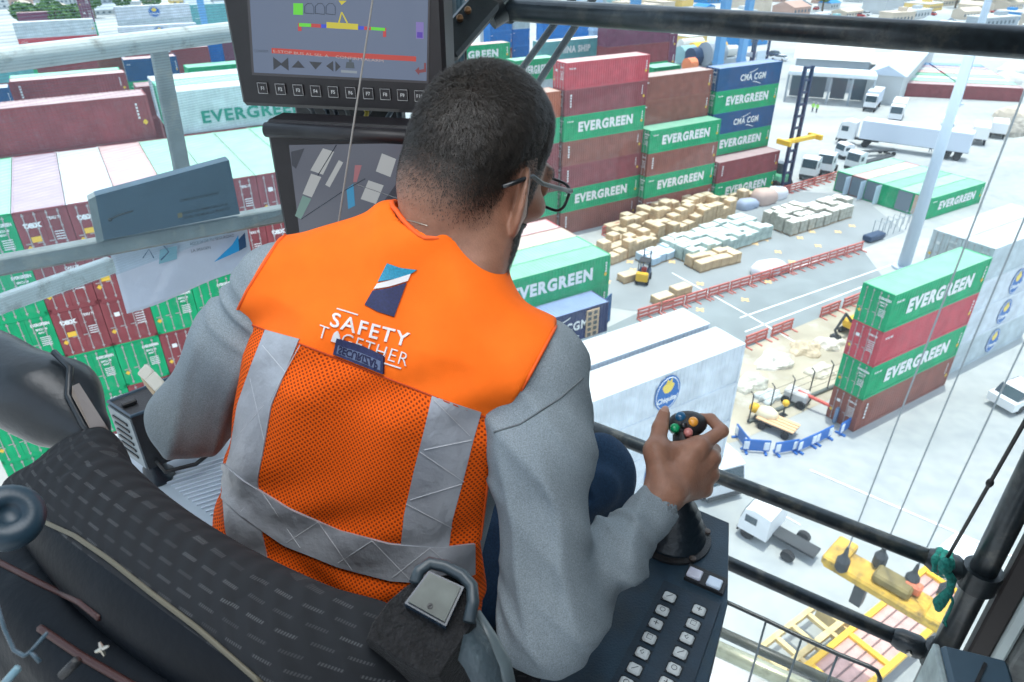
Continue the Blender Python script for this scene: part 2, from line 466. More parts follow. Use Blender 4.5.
# close-cropped growth at the nape, temples and jaw tints the skin there
def growth(q):
    y = q[:, 1]; z = q[:, 2]; x = np.abs(q[:, 0])
    s = np.clip((hair_q(q) + .014)/.050, 0, 1)*.85
    jaw = np.clip((-.050 - .25*np.maximum(0, .045-y) - z)/.02, 0, 1)*np.clip((y-.002)/.015, 0, 1)*np.clip((z+.150)/.02, 0, 1)*.72
    side = np.exp(-((y-.024)/.014)**2)*np.clip((.005-z)/.02, 0, 1)*(x > .045)*.5
    return np.maximum(np.maximum(s, jaw), side)
def hair_q(q):
    y = q[:, 1]; x = np.abs(q[:, 0])
    ln = np.interp(y, [-.12, -.06, -.035, -.018, .012, .020, .036, .044, .066, .085, .1], [-.062, -.074, -.062, -.012, .010, -.012, -.010, .022, .040, .060, .066])
    return q[:, 2] - ln
gr = np.zeros(len(bodyV), np.float32); gr[n1:n2] = growth((hv - HC) @ HA.T)
at_ = body.data.attributes.new('growth', 'FLOAT', 'POINT'); at_.data.foreach_set('value', gr)
nt_ = M_SKIN.node_tree; bs_ = nt_.nodes['Principled BSDF']; src_ = bs_.inputs['Base Color'].links[0].from_socket
an_ = nt_.nodes.new('ShaderNodeAttribute'); an_.attribute_name = 'growth'; mg_ = nt_.nodes.new('ShaderNodeMix'); mg_.data_type = 'RGBA'; nt_.links.new(an_.outputs['Fac'], mg_.inputs['Factor']); nt_.links.new(src_, mg_.inputs['A']); mg_.inputs['B'].default_value = (.030, .023, .019, 1); nt_.links.new(mg_.outputs['Result'], bs_.inputs['Base Color'])
head_bvh = BVHTree.FromPolygons([Vector(p) for p in hv], [tuple(map(int, f)) for f in hf])
# --- nails
for tip, pre, r in ((THUMB[3], THUMB[2], .0088), (INDEX[3], INDEX[2], .0072)):
    mb = MB()
    ax = norm(tip-pre); nrm = norm(-tip - ax*(-tip @ ax)); sd = np.cross(ax, nrm)
    mb.ball(tip + nrm*(r*.55) + ax*.002, (r*.72, r*1.05, r*.48), ax=np.stack([sd, ax, nrm]), nu=16, nv=8)
    mb.v = [tuple(np.array(p)+OFF) for p in mb.v]
    mb.build('fingernail', mat('nail', (.42, .25, .19), rough=.3), PO, smooth=True)
# --- hair
def hair_q(q):
    y = q[:, 1]; x = np.abs(q[:, 0])
    ln = np.interp(y, [-.12, -.06, -.035, -.018, .012, .020, .036, .044, .066, .085, .1], [-.062, -.074, -.062, -.012, .010, -.012, -.010, .022, .040, .060, .066])
    return q[:, 2] - ln
def hair_th(q):
    s = hair_q(q); top = np.clip((q[:, 2]+.01)/.08, 0, 1)
    return np.clip((s-.034)/.05, -1.2, 1)*.0035 + .0040*top - .0006
def hair_f(P):
    q = (P - HC) @ HA.T
    n = .0005*np.sin(q[:, 0]*310 + 3*np.sin(q[:, 1]*190))*np.sin(q[:, 1]*260 + 2*np.sin(q[:, 2]*210))
    return skull(q) - hair_th(q) + n*(hair_q(q) > .03)
yv, yf = field_mesh(lambda P: np.maximum(hair_f(P), -(((P-HC) @ HA.T)[:, 2] + .09)), HC - .14, HC + .14, .0024)
hair = raw_mesh('hair', wr(yv), yf, M_HAIRBASE, PO)
hb = BVHTree.FromPolygons([Vector(p) for p in yv], [tuple(map(int, f)) for f in yf])
g = np.random.default_rng(3)
def strands(name, pts, nrms, dirs, length, width, m, parent):
    n = len(pts); side = np.cross(nrms, dirs); side /= np.linalg.norm(side, axis=1)[:, None] + 1e-9
    L = length[:, None]; w = width
    p0 = pts - nrms*.001 - side*w; p1 = pts - nrms*.001 + side*w
    mid = pts + nrms*L*.45 + dirs*L*.45; p2 = mid + side*w*.8; p3 = mid - side*w*.8
    tip = pts + nrms*L*.55 + dirs*L*1.0; p4 = tip + side*w*.15; p5 = tip - side*w*.15
    V = np.stack([p0, p1, p2, p3, p4, p5], 1).reshape(-1, 3); b = np.arange(n)[:, None]*6
    F = np.concatenate([b+[0, 1, 2, 3], b+[3, 2, 4, 5]])
    return raw_mesh(name, wr(V), F, m, parent, smooth=False)
dirs = g.normal(size=(120000, 3)); dirs /= np.linalg.norm(dirs, axis=1)[:, None]
P_, N_, D_, L_ = [], [], [], []
crown = np.array([-.005, -.055, .085])
for dd in dirs:
    lo = hb.ray_cast(Vector(HC + dd*.2), Vector(-dd)); lo2 = head_bvh.ray_cast(Vector(HC + dd*.2), Vector(-dd))
    if lo2[0] is not None and (lo[0] is None or lo2[3] < lo[3]): lo = lo2
    if lo[0] is None: continue
    p = np.array(lo[0]); n = np.array(lo[1]); q = HA @ (p - HC); hq = float(hair_q(q[None])[0])
    if hq < -.012 or g.random() > np.clip((hq+.012)/.075, 0, 1)**1.1: continue
    if n @ (p - HC) < 0: n = -n
    fl = q - crown; fl = fl + np.array([0, .035, -.03]); fl = HA.T @ fl + g.normal(size=3)*.030
    fl = fl - n*(fl @ n); nl = np.linalg.norm(fl)
    if nl < 1e-6: continue
    P_.append(p); N_.append(n); D_.append(fl/nl); L_.append(.0022 + .0072*np.clip((hq-.01)/.10, 0, 1)*(.6+.8*g.random()))
    if len(P_) >= 60000: break
strands('hair_strands', np.array(P_), np.array(N_), np.array(D_), np.array(L_), .00024, M_HAIR, hair)
# beard stubble and side of the jaw, eyebrow
P_, N_, D_, L_ = [], [], [], []
for dd in dirs[:110000]:
    q0 = dd*.0
    lo = head_bvh.ray_cast(Vector(HC + HA.T @ np.array([0, .02, -.05]) + dd*.2), Vector(-dd))
    if lo[0] is None: continue
    p = np.array(lo[0]); n = np.array(lo[1]); q = HA @ (p - HC)
    if n @ dd < 0: n = -n
    jaw = (q[1] > .0) and (q[2] < -.052 - .25*max(0, .045-q[1])) and q[2] > -.128 and q[1] > .005
    side = (.012 < q[1] < .036) and (-.075 < q[2] < .0) and abs(q[0]) > .055
    brow = q[1] > .07 and .012 < q[2] < .024 and .012 < abs(q[0]) < .05
    if abs(q[0]) < .016 and -.085 < q[2] < -.06: continue
    pr = 1 if brow else (.8 if jaw else (.45 if side else 0))
    if g.random() > pr: continue
    fl = HA.T @ np.array([0, .35, -.9]) + g.normal(size=3)*.35; fl = fl - n*(fl @ n)
    P_.append(p); N_.append(n); D_.append(fl/np.linalg.norm(fl)); L_.append(.0035 if not jaw else .0048*(.6+.8*g.random()))
strands('beard', np.array(P_), np.array(N_), np.array(D_), np.array(L_), .00026, M_HAIR, PO)
# --- shirt
def rdg(x): return .5 - np.exp(-3.2*np.sin(x/2)**2)
def fold_r(P):
    ax = norm(WR - AR[2]); q = P - AR[2]; t = q @ ax; s_ = q @ norm(np.array([.2, -.5, .8]))
    f = .0062*rdg(t*190 + s_*42 + 1.4*np.sin(s_*45))*np.exp(-((t-.165)/.060)**2)
    f += .0062*rdg(t*120 + s_*75)*np.exp(-((t-.05)/.06)**2)
    a2 = norm(AR[2]-AR[0]); t2 = (P - AR[0]) @ a2
    f += .0075*rdg((P @ norm([.93, -.25, .30]))*125 + 1.5*np.sin(t2*14) + .8*np.sin(t2*31))*np.clip((t2-.05)/.10, 0, 1)*np.clip((.38-t2)/.1, 0, 1)
    f += .0060*rdg((P @ norm([.35, .1, .93]))*135 + (P @ norm([.8, .1, -.3]))*45)*np.exp(-((t2-.28)/.045)**2)
    return f
def fold_l(P):
    al = norm(AL[2]-AL[0]); ql = P - AL[0]; tl = ql @ al; c = ql @ ND
    f = .0070*rdg((ql @ norm([.75, .2, -.45]))*105 + 1.3*np.sin(tl*16))*np.clip((tl-.03)/.08, 0, 1)
    f += .0085*rdg(tl*215 + c*45 + 1.3*np.sin(c*60))*np.exp(-((tl-.035)/.040)**2)
    return f
def shirt_f(P):
    d = smin(torso(P, -.008), shoulders(P, -.001), .03)
    d = smin(d, arm_r(P, .001) + fold_r(P), .018); d = smin(d, arm_l(P, .001) + fold_l(P), .018)
    cuff = cap(P, WR + (AR[2]-WR)*.10, WR + (WR-AR[2])*.02, .0335, .0325)
    d = smin(d, cuff, .006)
    # sleeve ends, neck opening and hem cut cleanly
    wd = norm(WR-AR[2]); d = np.maximum(d, (P - WR) @ wd - .012)
    d = np.maximum(d, -cap(P, WR + wd*.004, WR + wd*.08, .0285))
    wl = norm(WL-AL[2]); d = np.maximum(d, np.where(P[:, 1] > .95, (P - WL) @ wl - .01, -1))
    d = np.maximum(d, -cap(P, NECKB + np.array([0, .01, .03]), HC, .066))
    return np.maximum(d, -((P - TO) @ K_ + .20))
sv, sf = field_mesh(shirt_f, [-.62, .38, -1.02], [.26, 1.20, -.28], .0040)
shirt = raw_mesh('sweatshirt', wr(relax(sv, sf, 1)), sf, M_SHIRT, PO)
# shoulder seams on the sleeves
shirt_bvh = BVHTree.FromPolygons([Vector(p) for p in sv], [tuple(map(int, f)) for f in sf])
def seam(bvh, pts, r, n=40, off=0.0005, orgn=None):
    out = []
    pts = np.array(pts, float); s = np.r_[0, np.cumsum(np.hypot(*np.diff(pts, axis=0).T))]
    for t in np.linspace(0, s[-1], n):
        x = np.interp(t, s, pts[:, 0]); y = np.interp(t, s, pts[:, 1]); d = ray(x, y)
        h = bvh.ray_cast(Vector((0, 0, 0)), Vector(norm(d)))
        if h[0] is not None: out.append(np.array(h[0]) - norm(d)*off + OFF)
    return out
pl = seam(shirt_bvh, [(494, 432), (520, 424), (560, 398), (583, 378)], .001)
if len(pl) > 5: MB().tube(pl, .0011, 6).build('sleeve_seam', mat('seam_grey', (.13, .15, .16), rough=.9), shirt, smooth=True)
# --- jeans and shoes
def jean_f(P):
    d = legs(P, .004)
    kn = np.exp(-(np.linalg.norm(P - KR, axis=1)/.13)**2)
    d = d + .0045*np.sin((P @ norm([.5, -.6, .7]))*85 + 2*np.sin((P @ norm([.3, .8, .2]))*30))*(.35+kn)
    return np.maximum(d, np.where(np.linalg.norm(P - HR, axis=1) < .3, ((P - TO) @ K_) - .05, -1))
jv, jf = field_mesh(jean_f, [-.48, .52, -1.34], [.36, 1.40, -.66], .0055)
raw_mesh('trousers', wr(relax(jv, jf, 1)), jf, M_JEAN, PO)
for F0 in (FR, FL):
    vv, ff = field_mesh(lambda P: np.maximum(smin(cap(P, F0 + [0, -.02, .02], F0 + [0, 0, -.05], .055, .05), cap(P, F0 + [0, -.02, -.055], F0 + ND*.18 + [0, 0, -.068], .046, .038), .03), -(P[:, 2] - (F0[2]-.098))), F0 - [.15, .15, .14], F0 + [.25, .3, .12], .007)
    raw_mesh('shoe', wr(vv), ff, mat('shoe_leather', (.02, .018, .017), rough=.5), PO)
# --- vest
VR_Y = np.array([200, 328, 350, 375, 400, 425, 450, 480, 540, 620, 700]); VR_X = np.array([575, 556, 546, 531, 515, 503, 494, 489, 480, 492, 500])
VL_Y = np.array([200, 222, 240, 262, 290, 320, 350, 385, 410, 440, 480, 700]); VL_X = np.array([300, 291, 277, 262, 245, 230, 217, 207, 190, 100, 0, 0])
NA0 = NECKB + np.array([.0, .015, .02]); NA1 = HC + np.array([-.012, -.01, 0])
def vest_f(P):
    d = smin(torso(P, .006), shoulders(P, .0065), .03)
    t = (P - TO) @ K_; x = (P - TO) @ I_
    d = d + .0035*np.sin(t*120 + x*16 + 1.6*np.sin(x*38))*np.clip((.10-t)/.12, 0, 1) + .0024*np.sin(x*58 - t*48 + 1.5*np.sin(t*33)) + .0040*rdg(x*44 + t*36 + 1.2*np.sin(x*20))*np.clip((t-.24)/.05, 0, 1) + .004*np.exp(-((t-.075)/.012)**2)*(x < -.05)
    px, py, dd = prel(P)
    sc_ = dd/FPX
    front = (P - TO) @ J_ > .05
    a = (px - np.interp(py, VR_Y, VR_X))*sc_; b = (np.interp(py, VL_Y, VL_X) - px)*sc_
    # the armholes run round the shoulder to the front
    d = smax(d, a, .003); d = smax(d, np.where(t > .05, b, -1), .003)
    d = smax(d, -cap(P, NA0, NA1, .074), .003)
    return np.maximum(d, -(t + .10))
vv_, vf_ = field_mesh(vest_f, [-.52, .40, -.90], [.14, 1.0, -.28], .0036)
vv_ = relax(vv_, vf_, 2)
vest_bvh = BVHTree.FromPolygons([Vector(p) for p in vv_], [tuple(map(int, f)) for f in vf_])
M_YOKE = mat('orange_fabric', (.92, .150, .008), rough=.75, noise=.05, nscale=30, bump=.15, bscale=900, spec=.2)
def mesh_mat():
    m = mat('orange_mesh', (.80, .105, .006), rough=.8, spec=.15); nt = m.node_tree; b = nt.nodes['Principled BSDF']
    uv = nt.nodes.new('ShaderNodeUVMap'); vo = nt.nodes.new('ShaderNodeTexVoronoi'); vo.inputs['Scale'].default_value = 230; vo.inputs['Randomness'].default_value = .08
    vo.voronoi_dimensions = '2D'
    mp = nt.nodes.new('ShaderNodeMapping'); mp.inputs['Rotation'].default_value = (0, 0, .78)
    nt.links.new(uv.outputs['UV'], mp.inputs['Vector']); nt.links.new(mp.outputs['Vector'], vo.inputs['Vector'])
    r = nt.nodes.new('ShaderNodeValToRGB'); r.color_ramp.elements[0].position = .24; r.color_ramp.elements[1].position = .34
    r.color_ramp.elements[0].color = (.24, .030, .005, 1); r.color_ramp.elements[1].color = (.84, .115, .006, 1)
    nt.links.new(vo.outputs['Distance'], r.inputs['Fac']); nt.links.new(r.outputs['Color'], b.inputs['Base Color'])
    bp = nt.nodes.new('ShaderNodeBump'); bp.inputs['Strength'].default_value = .5; bp.inputs['Distance'].default_value = .001
    nt.links.new(vo.outputs['Distance'], bp.inputs['Height']); nt.links.new(bp.outputs['Normal'], b.inputs['Normal'])
    return m
M_MESH = mesh_mat()
vest = raw_mesh('vest', wr(vv_), vf_, M_YOKE, PO)
# the yoke and the net panel are cut apart along the seam plane
def cut(me, co, no, inner):
    bm = bmesh.new(); bm.from_mesh(me)
    bmesh.ops.bisect_plane(bm, geom=bm.verts[:]+bm.edges[:]+bm.faces[:], plane_co=co, plane_no=no, clear_inner=inner, clear_outer=not inner)
    bm.to_mesh(me); bm.free(); me.update()
loc0 = np.array(person.location)
ra, rb = ray(222, 313), ray(500, 423); pn = norm(np.cross(ra, rb)); pn = pn if pn @ CU > 0 else -pn
net = bpy.data.objects.new('net_panel', vest.data.copy()); COL.objects.link(net); net.parent = vest
cut(vest.data, Vector(CAM - loc0), Vector(pn), True)
cut(net.data, Vector(CAM - loc0), Vector(pn), False)
net.data.materials.clear(); net.data.materials.append(M_MESH)
uvl = net.data.uv_layers.new(name='UVMap')
co = np.empty(len(net.data.vertices)*3, np.float32); net.data.vertices.foreach_get('co', co); co = co.reshape(-1, 3) + loc0 - OFF - TO
li = np.empty(len(net.data.loops), np.int32); net.data.loops.foreach_get('vertex_index', li)
xx = co @ I_; yy = co @ J_; tt = co @ K_
ang = np.arctan2(xx, -yy)*.15
uvs = np.stack([ang[li], tt[li]], 1).astype(np.float32); uvl.data.foreach_set('uv', uvs.ravel())
# conforming pieces sewn on the vest
M_REFL = mat('silver_tape', (.36, .375, .41), rough=.42, metal=.25, noise=.10, nscale=25, bump=.35, bscale=40, spec=.6)
M_REFLN = mat('silver_tape_line', (.50, .51, .53), rough=.5, metal=.1)
def hit(x, y, bvh=None):
    d = norm(ray(x, y)); h = (bvh or vest_bvh).ray_cast(Vector((0, 0, 0)), Vector(d))
    if h[0] is None: return None
    n = np.array(h[1]); n = n if n @ d < 0 else -n
    return np.array(h[0]), n
def patch(name, L, R, m, parent, nu=6, nv=40, off=.0018, bvh=None):
    """L, R: polylines (pixels on the cloth) of the two long edges"""
    L = np.array(L, float); R = np.array(R, float)
    def res(A):
        s = np.r_[0, np.cumsum(np.hypot(*np.diff(A, axis=0).T))]; t = np.linspace(0, s[-1], nv); return np.stack([np.interp(t, s, A[:, 0]), np.interp(t, s, A[:, 1])], 1)
    L = res(L); R = res(R); G = np.full((nv, nu, 3), np.nan); NN = np.zeros((nv, nu, 3))
    for i in range(nv):
        for j in range(nu):
            p = L[i]*(1-j/(nu-1)) + R[i]*(j/(nu-1)); h = hit(p[0], p[1], bvh)
            if h: G[i, j] = h[0]; NN[i, j] = h[1]
    NN2 = NN.copy()
    for _ in range(3):
        A = NN2.copy(); A[1:] += NN2[:-1]; A[:-1] += NN2[1:]; A[:, 1:] += NN2[:, :-1]; A[:, :-1] += NN2[:, 1:]; NN2 = A/(np.linalg.norm(A, axis=2)[..., None]+1e-9)
    ok = ~np.isnan(G[..., 0]); vs = []; fs = []; n = nv*nu
    Gz = np.nan_to_num(G)
    T = Gz + NN2*off + OFF; Bt = Gz - NN2*.002 + OFF
    vs = list(T.reshape(-1, 3)) + list(Bt.reshape(-1, 3))
    okf = lambda i, j: ok[i, j] and ok[i+1, j] and ok[i, j+1] and ok[i+1, j+1] and np.linalg.norm(Gz[i, j]-Gz[i+1, j+1]) < .05
    for i in range(nv-1):
        for j in range(nu-1):
            if not okf(i, j): continue
            a, b, c, d = i*nu+j, i*nu+j+1, (i+1)*nu+j+1, (i+1)*nu+j
            fs.append((a, b, c, d)); fs.append((n+d, n+c, n+b, n+a))
            if i == 0 or not okf(i-1, j): fs.append((b, a, n+a, n+b))
            if i == nv-2 or not okf(i+1, j): fs.append((d, c, n+c, n+d))
            if j == 0 or not okf(i, j-1): fs.append((a, d, n+d, n+a))
            if j == nu-2 or not okf(i, j+1): fs.append((c, b, n+b, n+c))
    mb = MB(); mb.add(vs, fs)
    return mb.build(name, m, parent, auto=50)
tapes = []
tapes.append(patch('reflective_tape', [(266, 330), (252, 365), (238, 405), (231, 450), (222, 480), (226, 530), (236, 560), (238, 575)], [(300, 339), (287, 370), (272, 405), (264, 450), (258, 480), (262, 530), (268, 560), (272, 590)], M_REFL, vest, off=.0016))
tapes.append(patch('reflective_tape', [(432, 396), (424, 430), (414, 470), (404, 515), (400, 552)], [(481, 412), (473, 440), (463, 480), (452, 520), (447, 560)], M_REFL, vest, off=.0016))
tapes.append(patch('reflective_tape', [(213, 454), (222, 461), (245, 480), (290, 508), (340, 530), (390, 543), (440, 547), (468, 543.5), (474, 543)], [(209, 484), (214, 490), (240, 514), (285, 545), (335, 565), (390, 580), (440, 583), (466, 576), (474, 573)], M_REFL, vest, nv=60, off=.0032))
def line_on(pts, r, m, name, parent, n=24, off=.0038):
    p = seam(vest_bvh, pts, r, n, off=off)
    if len(p) > 3: return MB().tube(p, r, 5).build(name, m, parent, smooth=True)
# prismatic stitch lines on the tape
mb = MB()
def addl(pts, off=.0042, r=.00055):
    p = seam(vest_bvh, pts, r, 14, off=off)
    if len(p) > 3: mb.tube(p, r, 4)
for a, b in (((228,470),(250,510)),((262,492),(240,512)),((262,492),(300,548)),((318,522),(286,543)),((318,522),(352,570)),((372,541),(338,563)),((372,541),(410,580)),((430,548),(392,578)),((430,548),(462,576))): addl([a, b])
for a, b in (((434,400),(470,436)),((472,440),(424,450)),((420,452),(464,482)),((462,484),(410,500)),((406,504),(452,528)),((300,345),(270,400)),((262,345),(285,372)),((250,378),(264,440)),((264,405),(234,440))): addl([a, b], off=.0028)
mb.build('tape_stitching', M_REFLN, vest)
# bindings along armholes, collar and yoke seam
M_BIND = mat('orange_binding', (.80, .10, .006), rough=.7)
line_on([(556, 326), (531, 373), (503, 422), (493, 447), (488, 478), (480, 540)], .0022, M_BIND, 'binding', vest, 60, .0)
line_on([(293, 228), (277, 243), (264, 264), (247, 291), (232, 321), (220, 350), (214, 378)], .0022, M_BIND, 'binding', vest, 50, .0)
line_on([(222, 313), (256, 326.5), (337, 358.5), (431, 395.7), (500, 423)], .0012, mat('seam_orange', (.45, .05, .005), rough=.8), 'yoke_seam', vest, 50, .0004)
# collar binding: where the neck opening meets the cloth
na = norm(NA1-NA0); nx = norm(np.cross(na, [0, 1, .2])); ny = np.cross(na, nx); cpts = []
for a in np.linspace(0, 2*PI, 61):
    rd = math.cos(a)*nx + math.sin(a)*ny; line_ = NA0[None] + rd*.0765 + na[None]*np.linspace(.12, -.09, 120)[:, None]
    dv = smin(torso(line_, .006), shoulders(line_, .0065), .03); k = np.argmax(dv < 0)
    if dv[k] < 0: cpts.append(line_[k] - rd*.0012 + OFF)
MB().tube(cpts, .0030, 8).build('collar_binding', M_BIND, vest, smooth=True)
# lettering and emblem, embroidered on the yoke
def cloth_text(name, s, org, ex, ey, m, parent, width, height, bold=.01, flipy=False, off=.0022, spacing=1.0, bvh=None):
    V, F, w = text_shape(s, bold, spacing); mb = MB(); ok = True; T = []; B2 = []
    for x, y in V:
        if flipy: y = 1 - y
        px = org[0] + ex[0]*x/w*width + ey[0]*y*height; py = org[1] + ex[1]*x/w*width + ey[1]*y*height
        h = hit(px, py, bvh)
        if h is None: h = (ray(px, py)*.85, -norm(ray(px, py)))
        T.append(h[0] + h[1]*off + OFF); B2.append(h[0] + OFF)
    k = len(T); ed = {(a, b) for f in F for a, b in zip(f, f[1:]+f[:1])}
    fs = list(F) + [(b, a, k+a, k+b) for (a, b) in ed if (b, a) not in ed]
    mb.add(T+B2, fs); return mb.build(name, m, parent)
M_EMB = mat('white_thread', (.66, .64, .64), rough=.7)
M_NAVY = mat('navy_patch', (.012, .018, .075), rough=.7, noise=.3, nscale=400)
M_TEAL = mat('teal_thread', (.0, .22, .36), rough=.5, noise=.25, nscale=500)
ex = norm([80, 22.0]); ey = norm([10, -37.])
cloth_text('lettering', 'SAFETY', (330, 326), ex, ey, M_EMB, vest, 80, 13.5, bold=.012, spacing=1.15)
cloth_text('lettering', 'T  GETHER', (317, 337), norm([94, 31.]), norm([5, -16.]), M_EMB, vest, 94, 13, bold=-.012, spacing=1.12)
patch('badge_figure', [(331, 341), (334, 333), (337, 331)], [(341, 344), (340, 335), (338, 331)], M_EMB, vest, nu=4, nv=5, off=.0022)
for a, b in (((337, 308.5), (358, 315)), ((374, 360), (401, 368.5))):
    pp = seam(vest_bvh, [a, b], .001, 8, off=.0012)
    if len(pp) > 2: MB().tube(pp, .0010, 5).build('lettering', M_EMB, vest)
patch('emblem_patch', [(387, 263.5), (400, 268), (417, 270)], [(378, 282), (390, 280), (408, 276)], M_TEAL, vest, nu=5, nv=8, off=.0022)
patch('emblem_patch', [(377.5, 284), (389, 281), (411, 274)], [(374, 289.5), (389, 287), (408, 281)], M_EMB, vest, nu=4, nv=8, off=.0024)
patch('emblem_patch', [(373, 291), (389, 288.5), (406.5, 283)], [(365, 305), (378, 312), (394, 317)], M_NAVY, vest, nu=5, nv=8, off=.0022)
patch('vest_label', [(337, 338), (361, 345), (385, 356)], [(333.5, 354), (358, 364.5), (384.5, 374)], M_NAVY, vest, nu=5, nv=10, off=.0045)
patch('vest_label_field', [(338.5, 344.5), (360, 352), (382.5, 361.5)], [(337.0, 353), (358.5, 361.8), (382.3, 370.5)], mat('label_grey', (.10, .13, .22), rough=.8), vest, nu=5, nv=10, off=.0050)
cloth_text('lettering', 'SECURIZAP', (338.5, 352.5), norm([43, 17.5]), norm([1.6, -8.5]), mat('label_ink', (.008, .010, .05), rough=.8), vest, 44, 7.5, bold=.03, flipy=True, off=.0056)
# --- spectacles
M_FRAME = mat('spectacle_frame', (.010, .012, .014), rough=.3, spec=.6)
gl = MB()
def H3(x, y, z): return hw(x, y, z) + OFF
for s in (-1, 1):
    pts = []
    for k in range(29):
        a = 2*PI*k/28; e = .6; cx_ = math.copysign(abs(math.cos(a))**e, math.cos(a)); cy_ = math.copysign(abs(math.sin(a))**e, math.sin(a))
        pts.append(H3(s*.034 + .026*cx_, .118 - .012*abs(cx_*.026+ .034)*10*.35, -.006 + .019*cy_))
    gl.tube(pts, .0021, 8)
    gl.tube([H3(s*.058, .112, .004), H3(s*.074, .095, .006), H3(s*.0795, .06, .003), H3(s*.0815, .02, .0005), H3(s*.083, -.005, .004), H3(s*.084, -.025, -.006), H3(s*.080, -.045, -.020)], [.0030, .0032, .0030, .0028, .0026, .0028, .0030], 8)
gl.tube([H3(-.009, .118, .0), H3(0, .121, .003), H3(.009, .118, .0)], .0018, 8)
spec = gl.build('spectacles', M_FRAME, PO, smooth=True)
def glassmat(name, col=(1, 1, 1), rough=0.0, tr=.9, dirt=0.0, gcol=(.9, .9, .9)):
    if name in MATS: return MATS[name]
    m = bpy.data.materials.new(name); m.use_nodes = True; nt = m.node_tree; nt.nodes.clear()
    o = nt.nodes.new('ShaderNodeOutputMaterial'); t = nt.nodes.new('ShaderNodeBsdfTransparent'); t.inputs['Color'].default_value = tuple(col) + (1,)
    gs = nt.nodes.new('ShaderNodeBsdfGlossy'); gs.inputs['Roughness'].default_value = .02; gs.inputs['Color'].default_value = (.8, .9, .95, 1)
    mx = nt.nodes.new('ShaderNodeMixShader'); mx.inputs[0].default_value = 1-tr
    nt.links.new(t.outputs[0], mx.inputs[1]); nt.links.new(gs.outputs[0], mx.inputs[2]); out = mx
    if dirt:  # share of translucent veil that imitates haze
        df = nt.nodes.new('ShaderNodeBsdfTranslucent'); df.inputs['Color'].default_value = tuple(gcol) + (1,)
        m2 = nt.nodes.new('ShaderNodeMixShader'); m2.inputs[0].default_value = dirt; nt.links.new(mx.outputs[0], m2.inputs[1]); nt.links.new(df.outputs[0], m2.inputs[2]); out = m2
    nt.links.new(out.outputs[0], o.inputs['Surface']); MATS[name] = m; return m
ln = MB()
for s in (-1, 1):
    ring = [H3(s*.034 + .025*math.cos(2*PI*k/24), .1165, -.006 + .018*math.sin(2*PI*k/24)) for k in range(24)]
    ln.prism(ring, HY*.0012)
ln.build('lens', glassmat('lens_glass', (.92, .98, .95), tr=.9), spec)
# neck chain just above the collar
ch = MB(); prev = None
pts = seam(head_bvh, [(392, 216), (402, 219), (415, 222), (428, 226)], .001, 30, off=.0004)
if len(pts) > 3: ch.tube(pts, .0007, 5)
if len(pts) > 3: ch.build('neck_chain', mat('chain_metal', (.35, .33, .28), rough=.35, metal=1), PO, smooth=True)
# ================================================================= the crane cab
def onpl(x, y, P0, n):
    r = ray(x, y); return CAM + r * (((np.asarray(P0) - CAM) @ n) / (r @ n))
def SN(s, n, z): return FD*s + ND*n + np.array([0, 0, HCAM + z])
CABAX = np.stack([FD, ND, UP])
M_BLACKMETAL = mat('black_painted_steel', (.012, .018, .022), rough=.33, metal=.2, noise=.3, nscale=30, bump=.08, bscale=200, spec=.6)
M_RAIL = mat('rail_paint', (.022, .030, .036), rough=.3, metal=.35, noise=.3, nscale=60, dirt=(.09, .09, .08), dscale=18)
M_BLACKPL = mat('black_plastic', (.012, .013, .015), rough=.42, noise=.3, nscale=40, bump=.2, bscale=500)
M_NAVYPL = mat('console_paint', (.010, .035, .060), rough=.5, noise=.25, nscale=22, bump=.15, bscale=350, dirt=(.020, .040, .050), dscale=16)
M_GREYST = mat('weathered_grey_steel', (.20, .23, .23), rough=.7, noise=.2, nscale=14, dirt=(.30, .30, .26), dscale=22, bump=.2, bscale=120)
M_WHITEST = mat('weathered_white_steel', (.55, .60, .60), rough=.6, noise=.1, nscale=12, dirt=(.25, .25, .22), dscale=26, bump=.15, bscale=90)
M_CHROME = mat('bolt_metal', (.45, .42, .36), rough=.35, metal=1)
# ---- shell
def struct(o, kind='structure'): o['kind'] = kind; return o
# glass panes
def pane_mat():
    m = glassmat('hazy_window_glass', (.93, .97, .975), tr=.985, dirt=.014, gcol=(.80, .90, 1.0)); return m  # bluish veil in the pane stands in for haze over the yard
def film_mat():
    m = bpy.data.materials.new('striped_window_film'); m.use_nodes = True; nt = m.node_tree; nt.nodes.clear()
    o = nt.nodes.new('ShaderNodeOutputMaterial'); tc = nt.nodes.new('ShaderNodeTexCoord'); sp = nt.nodes.new('ShaderNodeSeparateXYZ')
    nt.links.new(tc.outputs['Object'], sp.inputs[0]); mu = nt.nodes.new('ShaderNodeMath'); mu.operation = 'MULTIPLY'; mu.inputs[1].default_value = 2*PI/.0042
    nt.links.new(sp.outputs['Z'], mu.inputs[0]); sn = nt.nodes.new('ShaderNodeMath'); sn.operation = 'SINE'; nt.links.new(mu.outputs[0], sn.inputs[0])
    mr = nt.nodes.new('ShaderNodeMapRange'); mr.inputs['From Min'].default_value = -.2; mr.inputs['From Max'].default_value = .5; mr.inputs['To Min'].default_value = .02; mr.inputs['To Max'].default_value = .12
    nt.links.new(sn.outputs[0], mr.inputs['Value'])
    t = nt.nodes.new('ShaderNodeBsdfTransparent'); t.inputs['Color'].default_value = (.92, .97, .985, 1)
    d = nt.nodes.new('ShaderNodeBsdfTranslucent'); d.inputs['Color'].default_value = (.30, .42, .48, 1); mx = nt.nodes.new('ShaderNodeMixShader')
    nt.links.new(mr.outputs[0], mx.inputs[0]); nt.links.new(t.outputs[0], mx.inputs[1]); nt.links.new(d.outputs[0], mx.inputs[2]); nt.links.new(mx.outputs[0], o.inputs['Surface']); return m
